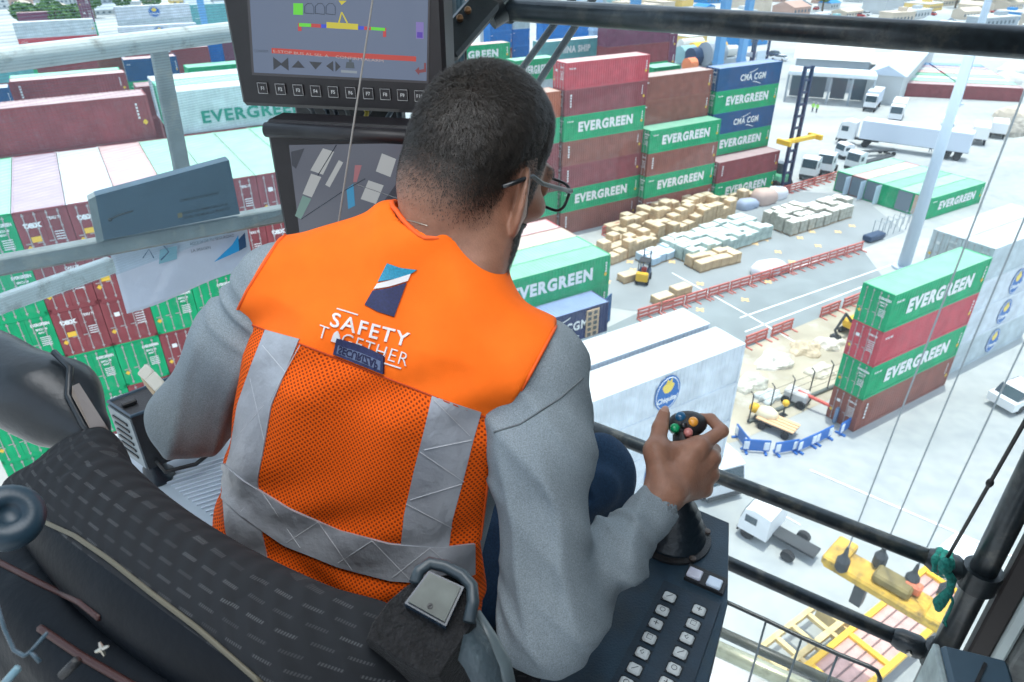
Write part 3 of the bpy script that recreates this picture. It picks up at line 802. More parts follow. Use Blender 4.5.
def slab(name, s0, s1, n0, n1, z0, z1, m, label):
    b = MB().box(SN((s0+s1)/2, (n0+n1)/2, (z0+z1)/2), (abs(s1-s0), abs(n1-n0), abs(z1-z0)), ax=CABAX)
    o = b.build(name, m); struct(o); o['label'] = label; return o
slab('window_1', -1.145, .40, 1.455, 1.461, -1.9, .42, pane_mat(), 'hazy front window pane of the cab, beyond the guard rails')
slab('window_2', -1.156, -1.150, -.5, 1.455, -.50, .42, film_mat(), 'left cab window with a finely striped film')
slab('ceiling', -1.25, 1.1, -.55, 1.50, .42, .47, mat('ceiling_panel', (.55, .56, .56), rough=.8), 'pale roof panel of the cab')
slab('wall_right', .62, .66, -.3, 1.45, -1.9, .42, M_BLACKMETAL, 'dark lower wall of the cab on the right').hide_render = False
fl = slab('floor', -1.15, -.05, -.4, .98, -1.44, -1.40, mat('floor_rubber', (.10, .115, .12), rough=.8, noise=.3, nscale=20), 'grey rubber cab floor under the seat')
# corner post, left of the front window
t = MB().box(SN(-1.13, 1.40, -.70), (.055, .06, 2.3), ax=CABAX, bev=.008)
t.box(SN(-1.085, 1.41, -.70), (.018, .02, 2.3), ax=CABAX, bev=.004)
struct(t.build('trim_1', mat('blue_grey_post', (.035, .075, .10), rough=.4, noise=.2, nscale=30)))['label'] = 'blue-grey corner post behind the operator head'
# right post, window frame strips
def vbar(name, s, n, z0, z1, w, dpt, m, label, bev=.005):
    o = MB().box(SN(s, n, (z0+z1)/2), (w, dpt, z1-z0), ax=CABAX, bev=bev).build(name, m); struct(o); o['label'] = label; return o
P1 = cp(985, 565, 1.455); s_p = float((P1-CAM) @ FD)
o = MB().tube([SN(s_p, 1.39, -1.95), SN(s_p, 1.39, .40)], .026, 20).build('trim_2', M_RAIL, smooth=True); struct(o); o['label'] = 'dark round upright at the right end of the rails'
vbar('trim_3', s_p+.058, 1.40, -1.95, .40, .040, .05, mat('brown_black_seal', (.020, .016, .016), rough=.6), 'dark window seal right of the round upright')
vbar('trim_4', s_p+.092, 1.395, -1.95, .40, .026, .03, mat('pale_frame', (.50, .58, .58), rough=.5, noise=.1), 'pale window frame strip at the right')
vbar('trim_5', s_p+.150, 1.38, -1.95, .40, .085, .06, mat('stained_frame', (.10, .11, .11), rough=.7, noise=.4, nscale=18, dirt=(.03, .03, .03), dscale=14), 'stained dark frame at the right edge')
vbar('trim_6', s_p+.26, 1.36, -1.95, .40, .12, .08, M_NAVYPL, 'dark blue inner post at the right edge')

# ---- guard rails across the front window
def rail(x0, y0, x1, y1, r, label, z=None, group=None, ext=(0, 0)):
    n0 = ND; a = onpl(x0, y0, SN(0, 1.39, 0), ND); b = onpl(x1, y1, SN(0, 1.39, 0), ND); z = (a[2]+b[2])/2; a[2] = b[2] = z
    th = thing('guard_rail', (a+b)/2, label, 'rail')
    a = a - FD*ext[0]; b = b + FD*ext[1]
    MB().tube([a, b], r, 20).build('bar', M_RAIL, th, smooth=True)
    return th, a, b
th, a, b = rail(500, 10, 1010, 40, .0235, 'thick dark guard rail running across the top of the picture', ext=(.0, .3))
m = MB(); m.tube([a - FD*.012, a + FD*.03], .029, 20); m.build('socket', M_BLACKMETAL, th, smooth=True)
for (x0, y0, x1, y1, lb) in ((715, 476, 985, 578, 'dark guard rail by the operator fist, with a green rag tied on it'), (730, 568, 945, 654, 'lowest dark guard rail, below the rail with the green rag')):
    th, a, b = rail(x0, y0, x1, y1, .0185, lb, ext=(1.0, 0)); e = SN(s_p, 1.39, a[2]-HCAM)
    m = MB(); m.tube([e - FD*.100, e - FD*.085, e - FD*.045, e - FD*.03], [.0195, .026, .028, .020], 18)
    m.tube([e - UP*.026, e + UP*.026], [.037, .037], 20)
    m.build('end_clamp', M_BLACKMETAL, th, smooth=False, auto=35)
    m = MB(); m.tube([e - FD*.06 - ND*.028, e - FD*.06 - ND*.034], .006, 8); m.build('clamp_screw', M_CHROME, th)
# dark flat arm with two bolts, upper left end of the top rail
th = thing('mounting_arm', cp(470, 30, 1.25), 'dark steel arm with two bronze bolts beside the top monitor', 'bracket')
A0, A1 = cp(443, 52, 1.22), cp(500, -14, 1.27); ax = norm(A1-A0); sd = norm(np.cross(ax, CD)); q = np.cross(ax, sd)
MB().box((A0+A1)/2, (np.linalg.norm(A1-A0), .055, .022), ax=np.stack([ax, sd, q]), bev=.006).build('arm_bar', M_BLACKMETAL, th, auto=30)
for (x, y) in ((460, 19), (468, 11)):
    c = cp(x, y, 1.225); MB().lathe(c, -CD, [(.0001, 0), (.0062, 0), (.0062, .006), (.004, .008), (.0001, .0085)], 12).build('bolt', mat('bronze_bolt', (.22, .12, .06), rough=.45, metal=.8), th, auto=30)
MB().tube([cp(487, 12, 1.28), cp(500, 4, 1.28)], .033, 16).build('pivot_knuckle', M_BLACKMETAL, th, auto=30)
# two slanting dark bars outside the front window
for (x0, y0, x1, y1, lb) in ((576, -6, 505, 92, 'slanting dark wiper rod nearer the operator head'), (596, -6, 522, 108, 'slanting dark wiper rod nearer the red container')):
    a = onpl(x0, y0, SN(0, 1.52, 0), ND); b = onpl(x1, y1, SN(0, 1.52, 0), ND)
    o = MB().tube([a, b], .0085, 10).build('wiper_rod', M_BLACKMETAL, smooth=True); tag(o, lb, 'rod', 'wiper rods outside the front window')
o = MB().tube([cp(465, 20, 1.5), cp(466, 75, 1.5)], .0028, 6).build('thin_conduit', M_BLACKPL, smooth=True); tag(o, 'thin dark conduit hanging left of the corner post', 'conduit')

# ---- low wire guard and pipes at the bottom right
th = thing('wire_guard', onpl(800, 640, SN(0, 1.44, 0), ND), 'low wire guard basket with rounded corners under the rails', 'guard')
wg = MB()
def w_(x, y, n=1.44): return onpl(x, y, SN(0, n, 0), ND)
wg.tube([w_(715, 597), w_(731, 604), w_(766, 620), w_(803, 638), w_(838, 654), w_(868, 666), w_(877, 671), w_(880, 678), w_(877, 700)], .0062, 8); wg.build('frame_wire', M_BLACKMETAL, th, smooth=True)
for (x, y) in ((766, 621), (802, 637), (838, 654)):
    a = w_(x, y); b = a - UP*.28
    MB().tube([a, b], .0030, 6).build('upright_wire', mat('wire_grey', (.10, .13, .15), rough=.4, metal=.5), th, smooth=True)
a, b = w_(650, 600, 1.52), w_(880, 704, 1.52); o = MB().tube([a, b], .016, 14).build('pipe', mat('dark_oily_pipe', (.05, .05, .035), rough=.4, noise=.4, nscale=20), smooth=True); tag(o, 'thin dark oily pipe beyond the wire guard', 'pipe')
a, b = w_(650, 618, 1.58), w_(880, 722, 1.58); o = MB().tube([a, b], .026, 18).build('pipe', mat('brass_pipe', (.42, .42, .30), rough=.35, metal=.5, noise=.2, nscale=12, dirt=(.16, .16, .10), dscale=10), smooth=True); tag(o, 'thick pale brass-coloured pipe beyond the wire guard', 'pipe')
a, b = w_(650, 660, 1.58), w_(800, 728, 1.58); o = MB().box((a+b)/2, (np.linalg.norm(b-a), .10, .012), ax=np.stack([norm(b-a), np.cross(UP, norm(b-a)), np.cross(norm(b-a), np.cross(UP, norm(b-a)))])).build('ledge_plate', mat('pale_ledge', (.50, .58, .66), rough=.6, noise=.12, nscale=10)); tag(o, 'pale painted ledge plate below the thick pipe', 'plate')
# grey box at the lower right
th = thing('junction_box', cp(968, 668, 1.30), 'dark blue box standing at the foot of the round upright', 'box')
bx = np.stack([norm([.93, -.30, 0]), norm([.30, .93, 0]), UP]); c = cp(966, 700, 1.30)
MB().box(c, (.112, .10, .16), ax=bx, bev=.008).build('case', mat('slate_case', (.045, .085, .12), rough=.5, noise=.15), th, auto=30)
MB().box(c + UP*.082, (.055, .006, .003), ax=np.stack([norm([.6, .6, 0]), norm([-.6, .6, 0]), UP])).build('slot', M_BLACKPL, th)
MB().box(c - bx[0]*.062, (.012, .10, .15), ax=bx, bev=.003).build('side_panel', mat('pale_side', (.30, .36, .36), rough=.6, noise=.3, nscale=25), th, auto=30)

# ---- green rag and the dark rope it hangs from
rg = onpl(942, 562, SN(0, 1.365, 0), ND)
th = thing('tied_rag', rg, 'green rag knotted round the guard rail with tails hanging', 'rag')
M_RAG = mat('green_rag', (.005, .16, .13), rough=.85, noise=.35, nscale=120, bump=.6, bscale=180)
mm = MB(); cr = onpl(942, 562, SN(0, 1.39, 0), ND)
for k in range(3):
    pts = [cr + FD*(-.012+.012*k + .004*math.sin(a*2+k)) + (.0235+.002*math.sin(3*a+k))*(math.cos(a)*ND + math.sin(a)*UP) for a in np.linspace(0, 2*PI, 22)]
    mm.tube(pts, [.0065+.0018*math.sin(a*1.7+k) for a in range(22)], 8)
mm.build('wrapped_loop', M_RAG, th, smooth=True)
def rg_(x, y, n=1.345): return onpl(x, y, SN(0, n, 0), ND)
MB().ball(rg_(946, 566), (.016, .013, .020), nu=14, nv=10, fn=lambda q: 1+.14*math.sin(9*q[0]+4*q[2])).build('knot', M_RAG, th, smooth=True)
MB().tube([rg_(946, 570), rg_(952, 580), rg_(950, 590), rg_(944, 597), rg_(939, 603), rg_(938, 610)], [.008, .0095, .0075, .011, .013, .006], 10).build('hanging_tail', M_RAG, th, smooth=True)
MB().tube([rg_(950, 592), rg_(953, 602), rg_(949, 612), rg_(945, 620), rg_(946, 626), rg_(943, 622)], [.003, .0028, .003, .0035, .003, .002], 8).build('thin_tail', M_RAG, th, smooth=True)
a = rg_(946, 560, 1.36); b = onpl(1036, 402, SN(0, 1.20, 0), ND)
th = thing('dark_rope', a, 'taut dark rope leading up to the right from the green rag', 'rope')
MB().tube([a + (b-a)*t for t in np.linspace(0, 1.3, 10)], .0034, 8).build('rope_line', M_BLACKPL, th, smooth=True)
MB().ball(a + (b-a)*.56, (.0065, .0065, .010), nu=10, nv=7).build('rope_knot', M_BLACKPL, th, smooth=True)

# ---- monitors
MX = norm([.981, -.193, 0]); MN = np.cross(UP, MX)      # MN points away from the camera
MAX_ = np.stack([MX, MN, UP])
def monitor(x0, y0, x1, d0, H, label, top_bevel=False):
    P0 = cp(x0, y0, d0)
    R = onpl(x1, y0, P0, MN); W = float((R-P0) @ MX)
    th = thing('monitor', P0 + MX*W/2 + MN*.05, label, 'monitor')
    return th, P0, W
M_BEZ = mat('bezel_black', (.010, .008, .010), rough=.45, noise=.2, nscale=60)
def emis(name, c, s=1.0):
    if name in MATS: return MATS[name]
    m = bpy.data.materials.new(name); m.use_nodes = True; b = m.node_tree.nodes['Principled BSDF']
    b.inputs['Base Color'].default_value = (.02, .02, .02, 1); b.inputs['Roughness'].default_value = .25
    b.inputs['Emission Color'].default_value = tuple(c)+(1,); b.inputs['Emission Strength'].default_value = s; MATS[name] = m; return m
th, P0, W = monitor(241, 101, 447, 1.17, .3, 'upper monitor showing a yellow spreader diagram, framed by F-keys')
H_ = .30
c = P0 + MX*W/2 + UP*(H_/2 - .004)
MB().box(c + MN*.030, (W, .06, H_+.008), ax=MAX_, bev=.006).build('housing', M_BEZ, th, auto=30)
PF = P0 - MN*.0012
def mp(x, y, off=0): return onpl(x, y, P0 - MN*off, MN)
def plate(name, pts, m, parent, off, th_=.0006):
    P = [mp(x, y, off) for x, y in pts]; return MB().prism(P, MN*th_).build(name, m, parent)
def multi(name, polys, m, parent, off, th_=.0006):
    for pts in polys: b = MB().prism([mp(x, y, off) for x, y in pts], MN*th_).build(name, m, parent)
    return b
SCR = emis('screen_blue_grey', (.15, .20, .32), .50)
plate('screen_rim', [(245, -30), (430.5, -30), (428.5, 83.5), (252, 75)], mat('bezel_edge', (.05, .045, .05), rough=.4), th, .0010, .0012)
scr = plate('screen', [(248, -30), (428.5, -30), (426.5, 81), (254, 72.5)], SCR, th, .0016)
# red status bar across the display
multi('status_bar', [[(271.5, 48), (416, 56.5), (416, 61.5), (271.7, 53.2)]], emis('screen_red', (.45, .035, .02), .7), scr, .0024)
DRK = emis('screen_dark', (.015, .018, .03), .6)
blk = [[(273, 57), (273.5, 70), (282, 64)], [(288, 57.5), (288.5, 70.5), (280, 64.5)], [(291.5, 67.5), (304.5, 68), (298, 60.5)], [(309, 61.5), (322, 62.5), (315.5, 69.5)], [(333, 61), (333.3, 71.5), (326, 66)], [(335.3, 61.2), (335.5, 71.6), (340.5, 66.8)]]
multi('arrow_icons', blk, DRK, scr, .0024)
multi('arrow_icons', [[(415, 70.5), (419, 67), (419, 70), (424, 69), (424, 63), (426, 63), (426, 72), (419, 73), (419, 75)]], emis('screen_arrow_red', (.20, .03, .04), .6), scr, .0024)
multi('lamp_icon', [[(346.5, 62), (353.5, 62.4), (354.5, 68.5), (345.5, 68)], [(349, 59.5), (351.5, 59.6), (351.5, 62), (349, 62)]], emis('screen_mid', (.05, .07, .09), .6), scr, .0024)
multi('lamp_icon', [[(341, 70), (357, 71), (357, 73.5), (341, 72.5)]], emis('screen_pale', (.22, .26, .30), .7), scr, .0022)
YL = emis('screen_yellow', (.48, .42, .02), .8)
multi('spreader_icon', [[(326.5, 22), (358, 24), (358, 29.8), (326.5, 28)], [(338.5, 0.5), (346.5, 0.8), (341.5, 5)], [(339.5, -9), (345, -9), (345, -1), (339.5, -1)]], YL, scr, .0026)
multi('spreader_icon', [[(341, 12), (342.2, 12), (348, 23), (346.5, 23)], [(341, 12), (341.6, 14), (339.5, 23), (338, 23)]], YL, scr, .0026)
multi('spreader_icon', [[(299, 23), (311, 23.6), (311, 27), (299, 26.5)], [(371, 27), (385, 28), (385, 31), (371, 30)], [(293.3, 3.2), (302.8, 3.4), (302.8, 15), (293.3, 14.6)]], emis('screen_green', (.10, .55, .02), .8), scr, .0026)
multi('spreader_icon', [[(311, 23.6), (321, 24.2), (321, 27.8), (311, 27.2)], [(364, 26.4), (371, 26.9), (371, 30.2), (364, 29.8)], [(298, 23), (301, 23), (301.5, 31), (298, 31)], [(383, 28), (386, 28), (386, 37), (383, 37)]], emis('screen_deep_red', (.40, .03, .03), .8), scr, .0024)
multi('spreader_icon', [[(321, 24.2), (327, 24.6), (327, 28), (321, 27.8)], [(357, 26), (364, 26.4), (364, 29.8), (357, 29.4)]], emis('screen_blue', (.02, .05, .50), .8), scr, .0024)
for k in range(3):
    x = 304.5 + k*10.7; out = [mp(x, 13+k*.4, .0024), mp(x+.2, 6, .0024), mp(x+3, 3.4, .0024), mp(x+7, 3.6, .0024), mp(x+9.3, 7, .0024), mp(x+9.3, 14+k*.4, .0024), mp(x, 13+k*.4, .0024)]
    MB().tube(out, .0005, 4).build('gauge_icon', emis('screen_mid', (.05, .07, .09), .6), scr)
multi('gauge_icon', [[(416, 22), (423.5, 22.4), (423.5, 39), (416, 38.5)]], emis('screen_violet', (.16, .12, .36), .8), scr, .0022)
multi('gauge_icon', [[(417, 32), (422.5, 32.3), (422.5, 38), (417, 37.6)]], emis('screen_deep_violet', (.06, .02, .30), .8), scr, .0026)
tx = MB(); put_text(tx, 'CONFIRM', mp(254, 52.2, .0024), MX, UP, height=.0040, bold=0); tx.build('screen_text', emis('screen_mid', (.05, .07, .09), .6), scr)
tx = MB(); put_text(tx, 'E-STOP BUS AL SEL A    CONFIRM ALARM', mp(273.5, 52.4, .0032), norm(MX*1 - UP*.052), UP, height=.0040, width=.185, bold=0); tx.build('screen_text', emis('screen_pale2', (.45, .35, .33), .7), scr)
for k, (x, y) in enumerate(((263, 88), (280.8, 89), (298.5, 90), (316, 91), (333.5, 91.8), (351, 92.6), (368.5, 93.4), (385.5, 94.2), (402.8, 95), (420, 96))):
    c = mp(x, y, .0018)
    kt = MB().box(c, (.0175, .0025, .0175), ax=MAX_, bev=.001).build('function_key', M_BEZ, th)
    o_ = MB(); r = .0082; q = [(-r, -r), (r, -r), (r, r), (-r, r), (-r, -r)]
    o_.tube([c + MX*a + UP*b - MN*.0018 for a, b in q], .00042, 4)
    put_text(o_, 'F%d' % (k+1), c - UP*.0026 - MN*.0018, MX, UP, height=.0052, bold=.02, centre=True)
    o_.build('key_legend', mat('key_print', (.50, .50, .50), rough=.6), kt)
# lower monitor
th2, Q0, W2 = monitor(291, 262, 447, 1.22, .2, 'lower monitor showing an aerial camera view of the yard')
MY = onpl(267, 120, Q0, MN); H2 = float((MY-Q0)[2]); W2 = .335; Lft = -.0
MB().box(Q0 + MX*(W2/2-.004) + UP*H2/2 + MN*.03, (W2, .06, H2), ax=MAX_, bev=.006).build('housing', M_BEZ, th2, auto=30)
tp = Q0 + UP*(H2-.012) - MN*.012
MB().tube([tp + MX*.004, tp + MX*(W2-.01)], .0115, 16).build('hood', M_BEZ, th2, smooth=True)
def mq(x, y, off): return onpl(x, y, Q0 - MN*off, MN)
scr2 = MB().prism([mq(289, 145, .0012), mq(430, 143, .0012), mq(430, 262, .0012), mq(303, 262, .0012)], MN*.0006).build('screen', emis('cctv_grey', (.085, .095, .125), .75), th2)
def mpoly(name, polys, m, off):
    for p in polys: b = MB().prism([mq(x, y, off) for x, y in p], MN*.0005).build(name, m, scr2)
    return b
def tr(p):  # crop pixels -> photograph
    return [(220 + a/2.965, b/2.965) for a, b in p]
mpoly('image_containers', [tr(p) for p in ([(305,440),(338,450),(305,518),(268,505)], [(270,515),(300,525),(272,585),(245,575)], [(352,475),(365,482),(325,555),(312,548)], [(480,455),(522,472),(505,525),(462,508)], [(440,535),(485,550),(462,605),(417,590)])], emis('cctv_white', (.34, .36, .37), .75), .0022)
mpoly('image_containers', [tr(p) for p in ([(245,580),(270,590),(240,650),(222,640)],)], emis('cctv_green', (.12, .22, .20), .75), .0022)
mpoly('image_roads', [tr(p) for p in ([(210,450),(250,440),(225,500),(213,490)], [(455,640),(540,520),(545,560),(500,650)])], emis('cctv_dark', (.03, .035, .05), .7), .0022)
mpoly('image_roads', [tr(p) for p in ([(375,560),(395,545),(400,610),(380,620)],)], emis('cctv_blue', (.03, .22, .40), .75), .0024)
mpoly('image_roads', [tr(p) for p in ([(400,490),(420,490),(405,540),(395,540)],)], emis('cctv_red', (.30, .12, .14), .7), .0024)
b = MB()
for p in (([240,650],[360,570],[430,530]), ([345,430],[290,520]), ([400,545],[560,600])): b.tube([mq(*tr([x])[0], .0024) for x in p], .0007, 4)
b.build('image_roads', emis('cctv_line', (.015, .02, .03), .7), scr2)
# monitor bracket, loom of cables between the monitors
th3 = thing('monitor_bracket', cp(350, 112, 1.25), 'black bracket bundled with cables between the two monitors', 'bracket')
MB().box(cp(350, 108, 1.29), (.20, .05, .05), ax=MAX_, bev=.005).build('bracket_plate', M_BLACKPL, th3, auto=30)
for k, (x0, x1, cl) in enumerate(((300, 316, (.10, .11, .12)), (316, 330, (.03, .05, .07)), (322, 340, (.05, .06, .08)), (336, 350, (.16, .17, .17)), (372, 360, (.06, .07, .09)), (392, 384, (.10, .13, .16)))):
    MB().tube([cp(x0, 98, 1.235), cp((x0+x1)/2+4, 110, 1.215), cp(x1, 124, 1.24)], .0042, 8).build('cable', mat('cable_%s' % 'abcdef'[k], cl, rough=.5), th3, smooth=True)
MB().tube([cp(362, 104, 1.22), cp(367, 112, 1.21), cp(365, 122, 1.22)], .004, 8).build('cable', mat('yellow_cable', (.5, .38, .05), rough=.6), th3, smooth=True)
# twisted grey cable right of the lower monitor and the thin cord in front
o = MB().tube([cp(398, 108, 1.17), cp(401, 122, 1.17), cp(397, 140, 1.165), cp(402, 160, 1.165), cp(397, 178, 1.16), cp(403, 196, 1.16), cp(399, 222, 1.16)], [.006, .005, .007, .005, .0065, .005, .006], 8).build('hanging_cable', mat('grey_cable', (.12, .14, .15), rough=.6, noise=.3, nscale=200), smooth=True)
tag(o, 'twisted grey cable hanging beside the operator neck', 'cable')
o = MB().tube([cp(374, -12, .98)] + [cp(372 - 34*t, 4 + 222*t, .98+.03*t) for t in np.linspace(0, 1.1, 9)], .0016, 6).build('cord', mat('cord_grey', (.20, .19, .18), rough=.6), smooth=True)
tag(o, 'thin grey cord hanging in front of both monitors', 'cord')

# ---- right console
ZC = HCAM - .80
def tc_(x, y, dz=0): return atz(x, y, ZC + dz)
th = thing('control_console', tc_(660, 600, -.1), 'dark blue control console with rows of white keys beside the operator arm', 'console')
top = [tc_(692, 506), tc_(729.5, 522), tc_(728, 603), tc_(704, 700), tc_(690, 760), tc_(500, 760), tc_(560, 640), tc_(640, 505)]
mb = MB(); n = len(top); cen = sum(top)/n
inn = [p + (cen-p)*.012 for p in top]
mb.add([p for p in inn] + [p - UP*.004 for p in top] + [p - UP*.15 for p in top], [tuple(range(n))] + [(i, (i+1) % n, n+(i+1) % n, n+i) for i in range(n)] + [(n+i, n+(i+1) % n, 2*n+(i+1) % n, 2*n+i) for i in range(n)] + [tuple(reversed(range(2*n, 3*n)))])
mb.build('console_body', M_NAVYPL, th)
cc = sum(top)/n; MB().box(cc - UP*.38 + np.array([-.02, .02, 0]), (.16, .20, .46), ax=CABAX, bev=.01).build('pedestal', M_BLACKMETAL, th, auto=30)
pan = [tc_(664, 580, .004), tc_(720.5, 604.5, .004), tc_(694, 682, .004), tc_(680, 730, .004), tc_(585, 730, .004)]
kp = MB().prism(pan, -UP*.005).build('key_panel', mat('panel_blue', (.008, .024, .042), rough=.42, noise=.25, nscale=30, bump=.1, bscale=300), th)
M_KEY = mat('key_white', (.56, .60, .60), rough=.5, noise=.08, nscale=60); M_KWELL = mat('key_well', (.004, .008, .012), rough=.6); M_INK = mat('key_symbol', (.10, .12, .13), rough=.7)
kd = norm(tc_(634.5, 669.5) - tc_(669.4, 597.6)); ks = np.cross(kd, UP)
KAX = np.stack([kd, ks, UP])
keys = [(669.4,597.6),(662.3,611.2),(655.8,624.5),(649.3,638.7),(642.5,653.8),(634.5,669.5),(626,684),(699,610.9),(693,625),(686.9,639),(680.4,653.8),(673.8,669.5),(666,684)]
for i, (x, y) in enumerate(keys):
    c = tc_(x, y, .004)
    k = MB().box(c + UP*.0012, (.0150, .0170, .006), ax=KAX, bev=.0025).build('key', M_KEY, th, auto=40)
    MB().box(c + UP*.0004, (.0182, .0200, .0016), ax=KAX).build('key_well', M_KWELL, k)
    s_ = MB(); z = c + UP*.0046; a_ = .0034
    kind = i % 5
    if kind == 0: s_.tube([z - kd*a_ - ks*a_, z + kd*a_ + ks*a_], .0005, 4)
    elif kind == 1: s_.tube([z + (math.cos(t)*kd + math.sin(t)*ks)*a_ for t in np.linspace(0, 2*PI, 13)], .0004, 4)
    elif kind == 2: s_.tube([z - kd*a_, z + kd*a_], .0006, 4); s_.tube([z - ks*a_, z + ks*a_], .0005, 4)
    elif kind == 3: s_.tube([z - kd*a_ + ks*a_, z - kd*a_ - ks*a_, z + kd*a_ - ks*a_, z + kd*a_ + ks*a_, z - kd*a_ + ks*a_], .0004, 4)
    else: s_.tube([z - kd*a_, z + ks*a_, z + kd*a_, z - ks*a_*.4], .0005, 4)
    s_.build('key_symbol', M_INK, k)
bz = [tc_(690, 563, .006), tc_(728, 579, .006), tc_(723, 594, .006), tc_(684, 577, .006)]
bz = MB().prism(bz, -UP*.009).build('lamp_bezel', M_BLACKPL, th)
for (x, y, m_) in ((694.9, 573.2, mat('lamp_lens_pink', (.60, .62, .72), rough=.2, coat=.5)), (714.5, 582.3, mat('lamp_lens_pale', (.62, .74, .88), rough=.2, coat=.5))):
    c = tc_(x, y, .009); b1 = norm(tc_(728, 579) - tc_(690, 563)); b2 = np.cross(UP, b1)
    MB().box(c - UP*.001, (.0205, .0175, .006), ax=np.stack([b1, b2, UP]), bev=.0015).build('lamp_button', m_, bz, auto=40)
# joystick with rubber boot
jb = tc_(672, 536); jt = crel(687, 424, 1.018) + CAM
jt2 = jt - np.array([.0, .01, .05])
th = thing('joystick', jb, 'black joystick with coloured thumb buttons held in the fist', 'joystick')
axj = norm(jt2 - jb)
M_RUB = mat('boot_rubber', (.010, .018, .026), rough=.38, bump=.2, bscale=80)
prof = [(.050, -.002), (.050, .006), (.046, .010), (.047, .018), (.040, .023), (.043, .031), (.036, .037), (.038, .045), (.030, .051), (.031, .058), (.023, .064), (.020, .072), (.014, .076)]
MB().lathe(jb, axj*.35 + UP*.65, prof, 32).build('boot', M_RUB, th, smooth=True)
MB().lathe(jb, UP, [(.058, 0), (.058, .0045), (.050, .0060)], 32).build('boot_flange', M_BLACKPL, th, auto=30)
for k in range(5):
    a = -1.2 + k*1.26; c = jb + UP*.005 + .054*(math.cos(a)*np.array([1,0,0]) + math.sin(a)*np.array([0,1,0]))
    MB().lathe(c, UP, [(.0052, 0), (.0052, .003), (.003, .0036)], 10).build('flange_screw', mat('dark_screw', (.12, .10, .09), rough=.5, metal=.6), th, auto=30)
MB().tube([jb + UP*.05, jb*.35 + jt2*.65, jt2, jt - axj*.005], [.012, .013, .017, .020], 18).build('stick_grip', M_BLACKPL, th, smooth=True)
tow = norm(-ray(687, 424)); ja = norm(tow*.75 + UP*.45); jx = norm(np.cross(UP, ja)); jy = np.cross(ja, jx)
rot = 0.25; jx, jy = jx*math.cos(rot) + jy*math.sin(rot), jy*math.cos(rot) - jx*math.sin(rot)
hd = MB().ball(jt, (.029, .020, .016), ax=np.stack([jx, jy, ja]), nu=26, nv=16).build('stick_head', M_BLACKPL, th, smooth=True)
def jcap(x, y, col, nm, r=.0072):
    p = onpl(x, y, jt + ja*.010, ja)
    MB().lathe(p, ja, [(r, -.006), (r, .004), (r*.85, .0072), (r*.45, .0088), (.0003, .0092)], 18).build('thumb_button', mat(nm, col, rough=.3, coat=.4), th, smooth=True)
jcap(680.5, 417.5, (.008, .10, .22), 'button_blue', .0078); jcap(693, 422.5, (.85, .36, .04), 'button_orange', .0074); jcap(674.8, 428.8, (.0, .33, .12), 'button_green', .0070); jcap(688.2, 433.0, (.60, .22, .20), 'button_pink', .0066); jcap(683.5, 426, (.012, .015, .02), 'button_black', .0058)

# ---- left console, control box and ribbed shelf
ZL = HCAM - .86
def tl_(x, y, dz=0): return atz(x, y, ZL + dz)
th = thing('left_console', tl_(170, 500, -.1), 'pale ribbed side console left of the operator, below his elbow', 'console')
P = [tl_(95, 440), tl_(215, 405), tl_(330, 470), tl_(330, 620), tl_(160, 560)]
MB().prism(P, -UP*.16).build('console_body', mat('pale_console', (.40, .47, .52), rough=.5, noise=.1), th)
rb = MB()
for t in np.linspace(.06, .98, 26):
    a = tl_(163, 470)*(1-t) + tl_(290, 560)*t; d_ = tl_(215, 455) - tl_(163, 470); rb.box(a + d_*.9 + UP*.0015, (np.linalg.norm(d_)*2.2, .0035, .003), ax=np.stack([norm(d_), np.cross(UP, norm(d_)), UP]))
rb.build('rib', mat('rib_grey', (.58, .66, .74), rough=.4), th)
MB().lathe(tl_(158, 477), UP, [(.030, 0), (.030, .006), (.022, .012), (.020, .026), (.014, .036), (.0005, .038)], 20).build('joystick_boot', M_RUB, th, smooth=True)
th = thing('control_box', cp(150, 425, .98), 'black control box with a louvred grey side at the operator left elbow', 'box')
zt = HCAM - .70
def tb(x, y): return atz(x, y, zt)
A, B, C_, D_ = tb(108, 402), tb(131, 417), tb(215, 386), tb(196, 368)
MB().prism([A, B, C_, D_], -UP*.115).build('case', M_BLACKPL, th)
MB().tube([A, D_], .0035, 6).build('edge_trim', mat('edge_blue', (.03, .06, .09), rough=.4), th)
MB().tube([A + UP*.001, B + UP*.001, C_ + UP*.001], .0028, 6).build('edge_trim', mat('edge_blue', (.03, .06, .09), rough=.4), th)
sn_ = norm(np.cross(B-A, UP)); sn_ = -sn_ if sn_ @ (CAM-A) < 0 else sn_
c = (A+B)/2 - UP*.058 + sn_*.002; ab = norm(B-A)
gs = MB().box(c, (np.linalg.norm(B-A)*.98, .105, .003), ax=np.stack([ab, UP, sn_])).build('louvre_panel', mat('louvre_grey', (.20, .24, .26), rough=.45, metal=.3), th)
for k in range(6): MB().box(c + UP*(.036-.014*k) + sn_*.002 - ab*.002, (np.linalg.norm(B-A)*.62, .0048, .003), ax=np.stack([ab, UP, sn_])).build('louvre_slot', M_BLACKPL, gs)
fn_ = norm(np.cross(C_-B, UP)); fn_ = -fn_ if fn_ @ (CAM-B) < 0 else fn_
bc = norm(C_-B)
MB().lathe(B + bc*.035 - UP*.030, fn_, [(.010, 0), (.010, .010), (.008, .014), (.0005, .0145)], 16).build('knob', M_BLACKPL, th, auto=35)
MB().box(B + bc*.018 + (A-B)*.55 + UP*.004, (.024, .012, .008), ax=np.stack([bc, np.cross(UP, bc), UP]), bev=.002).build('rocker_switch', M_BLACKPL, th, auto=35)
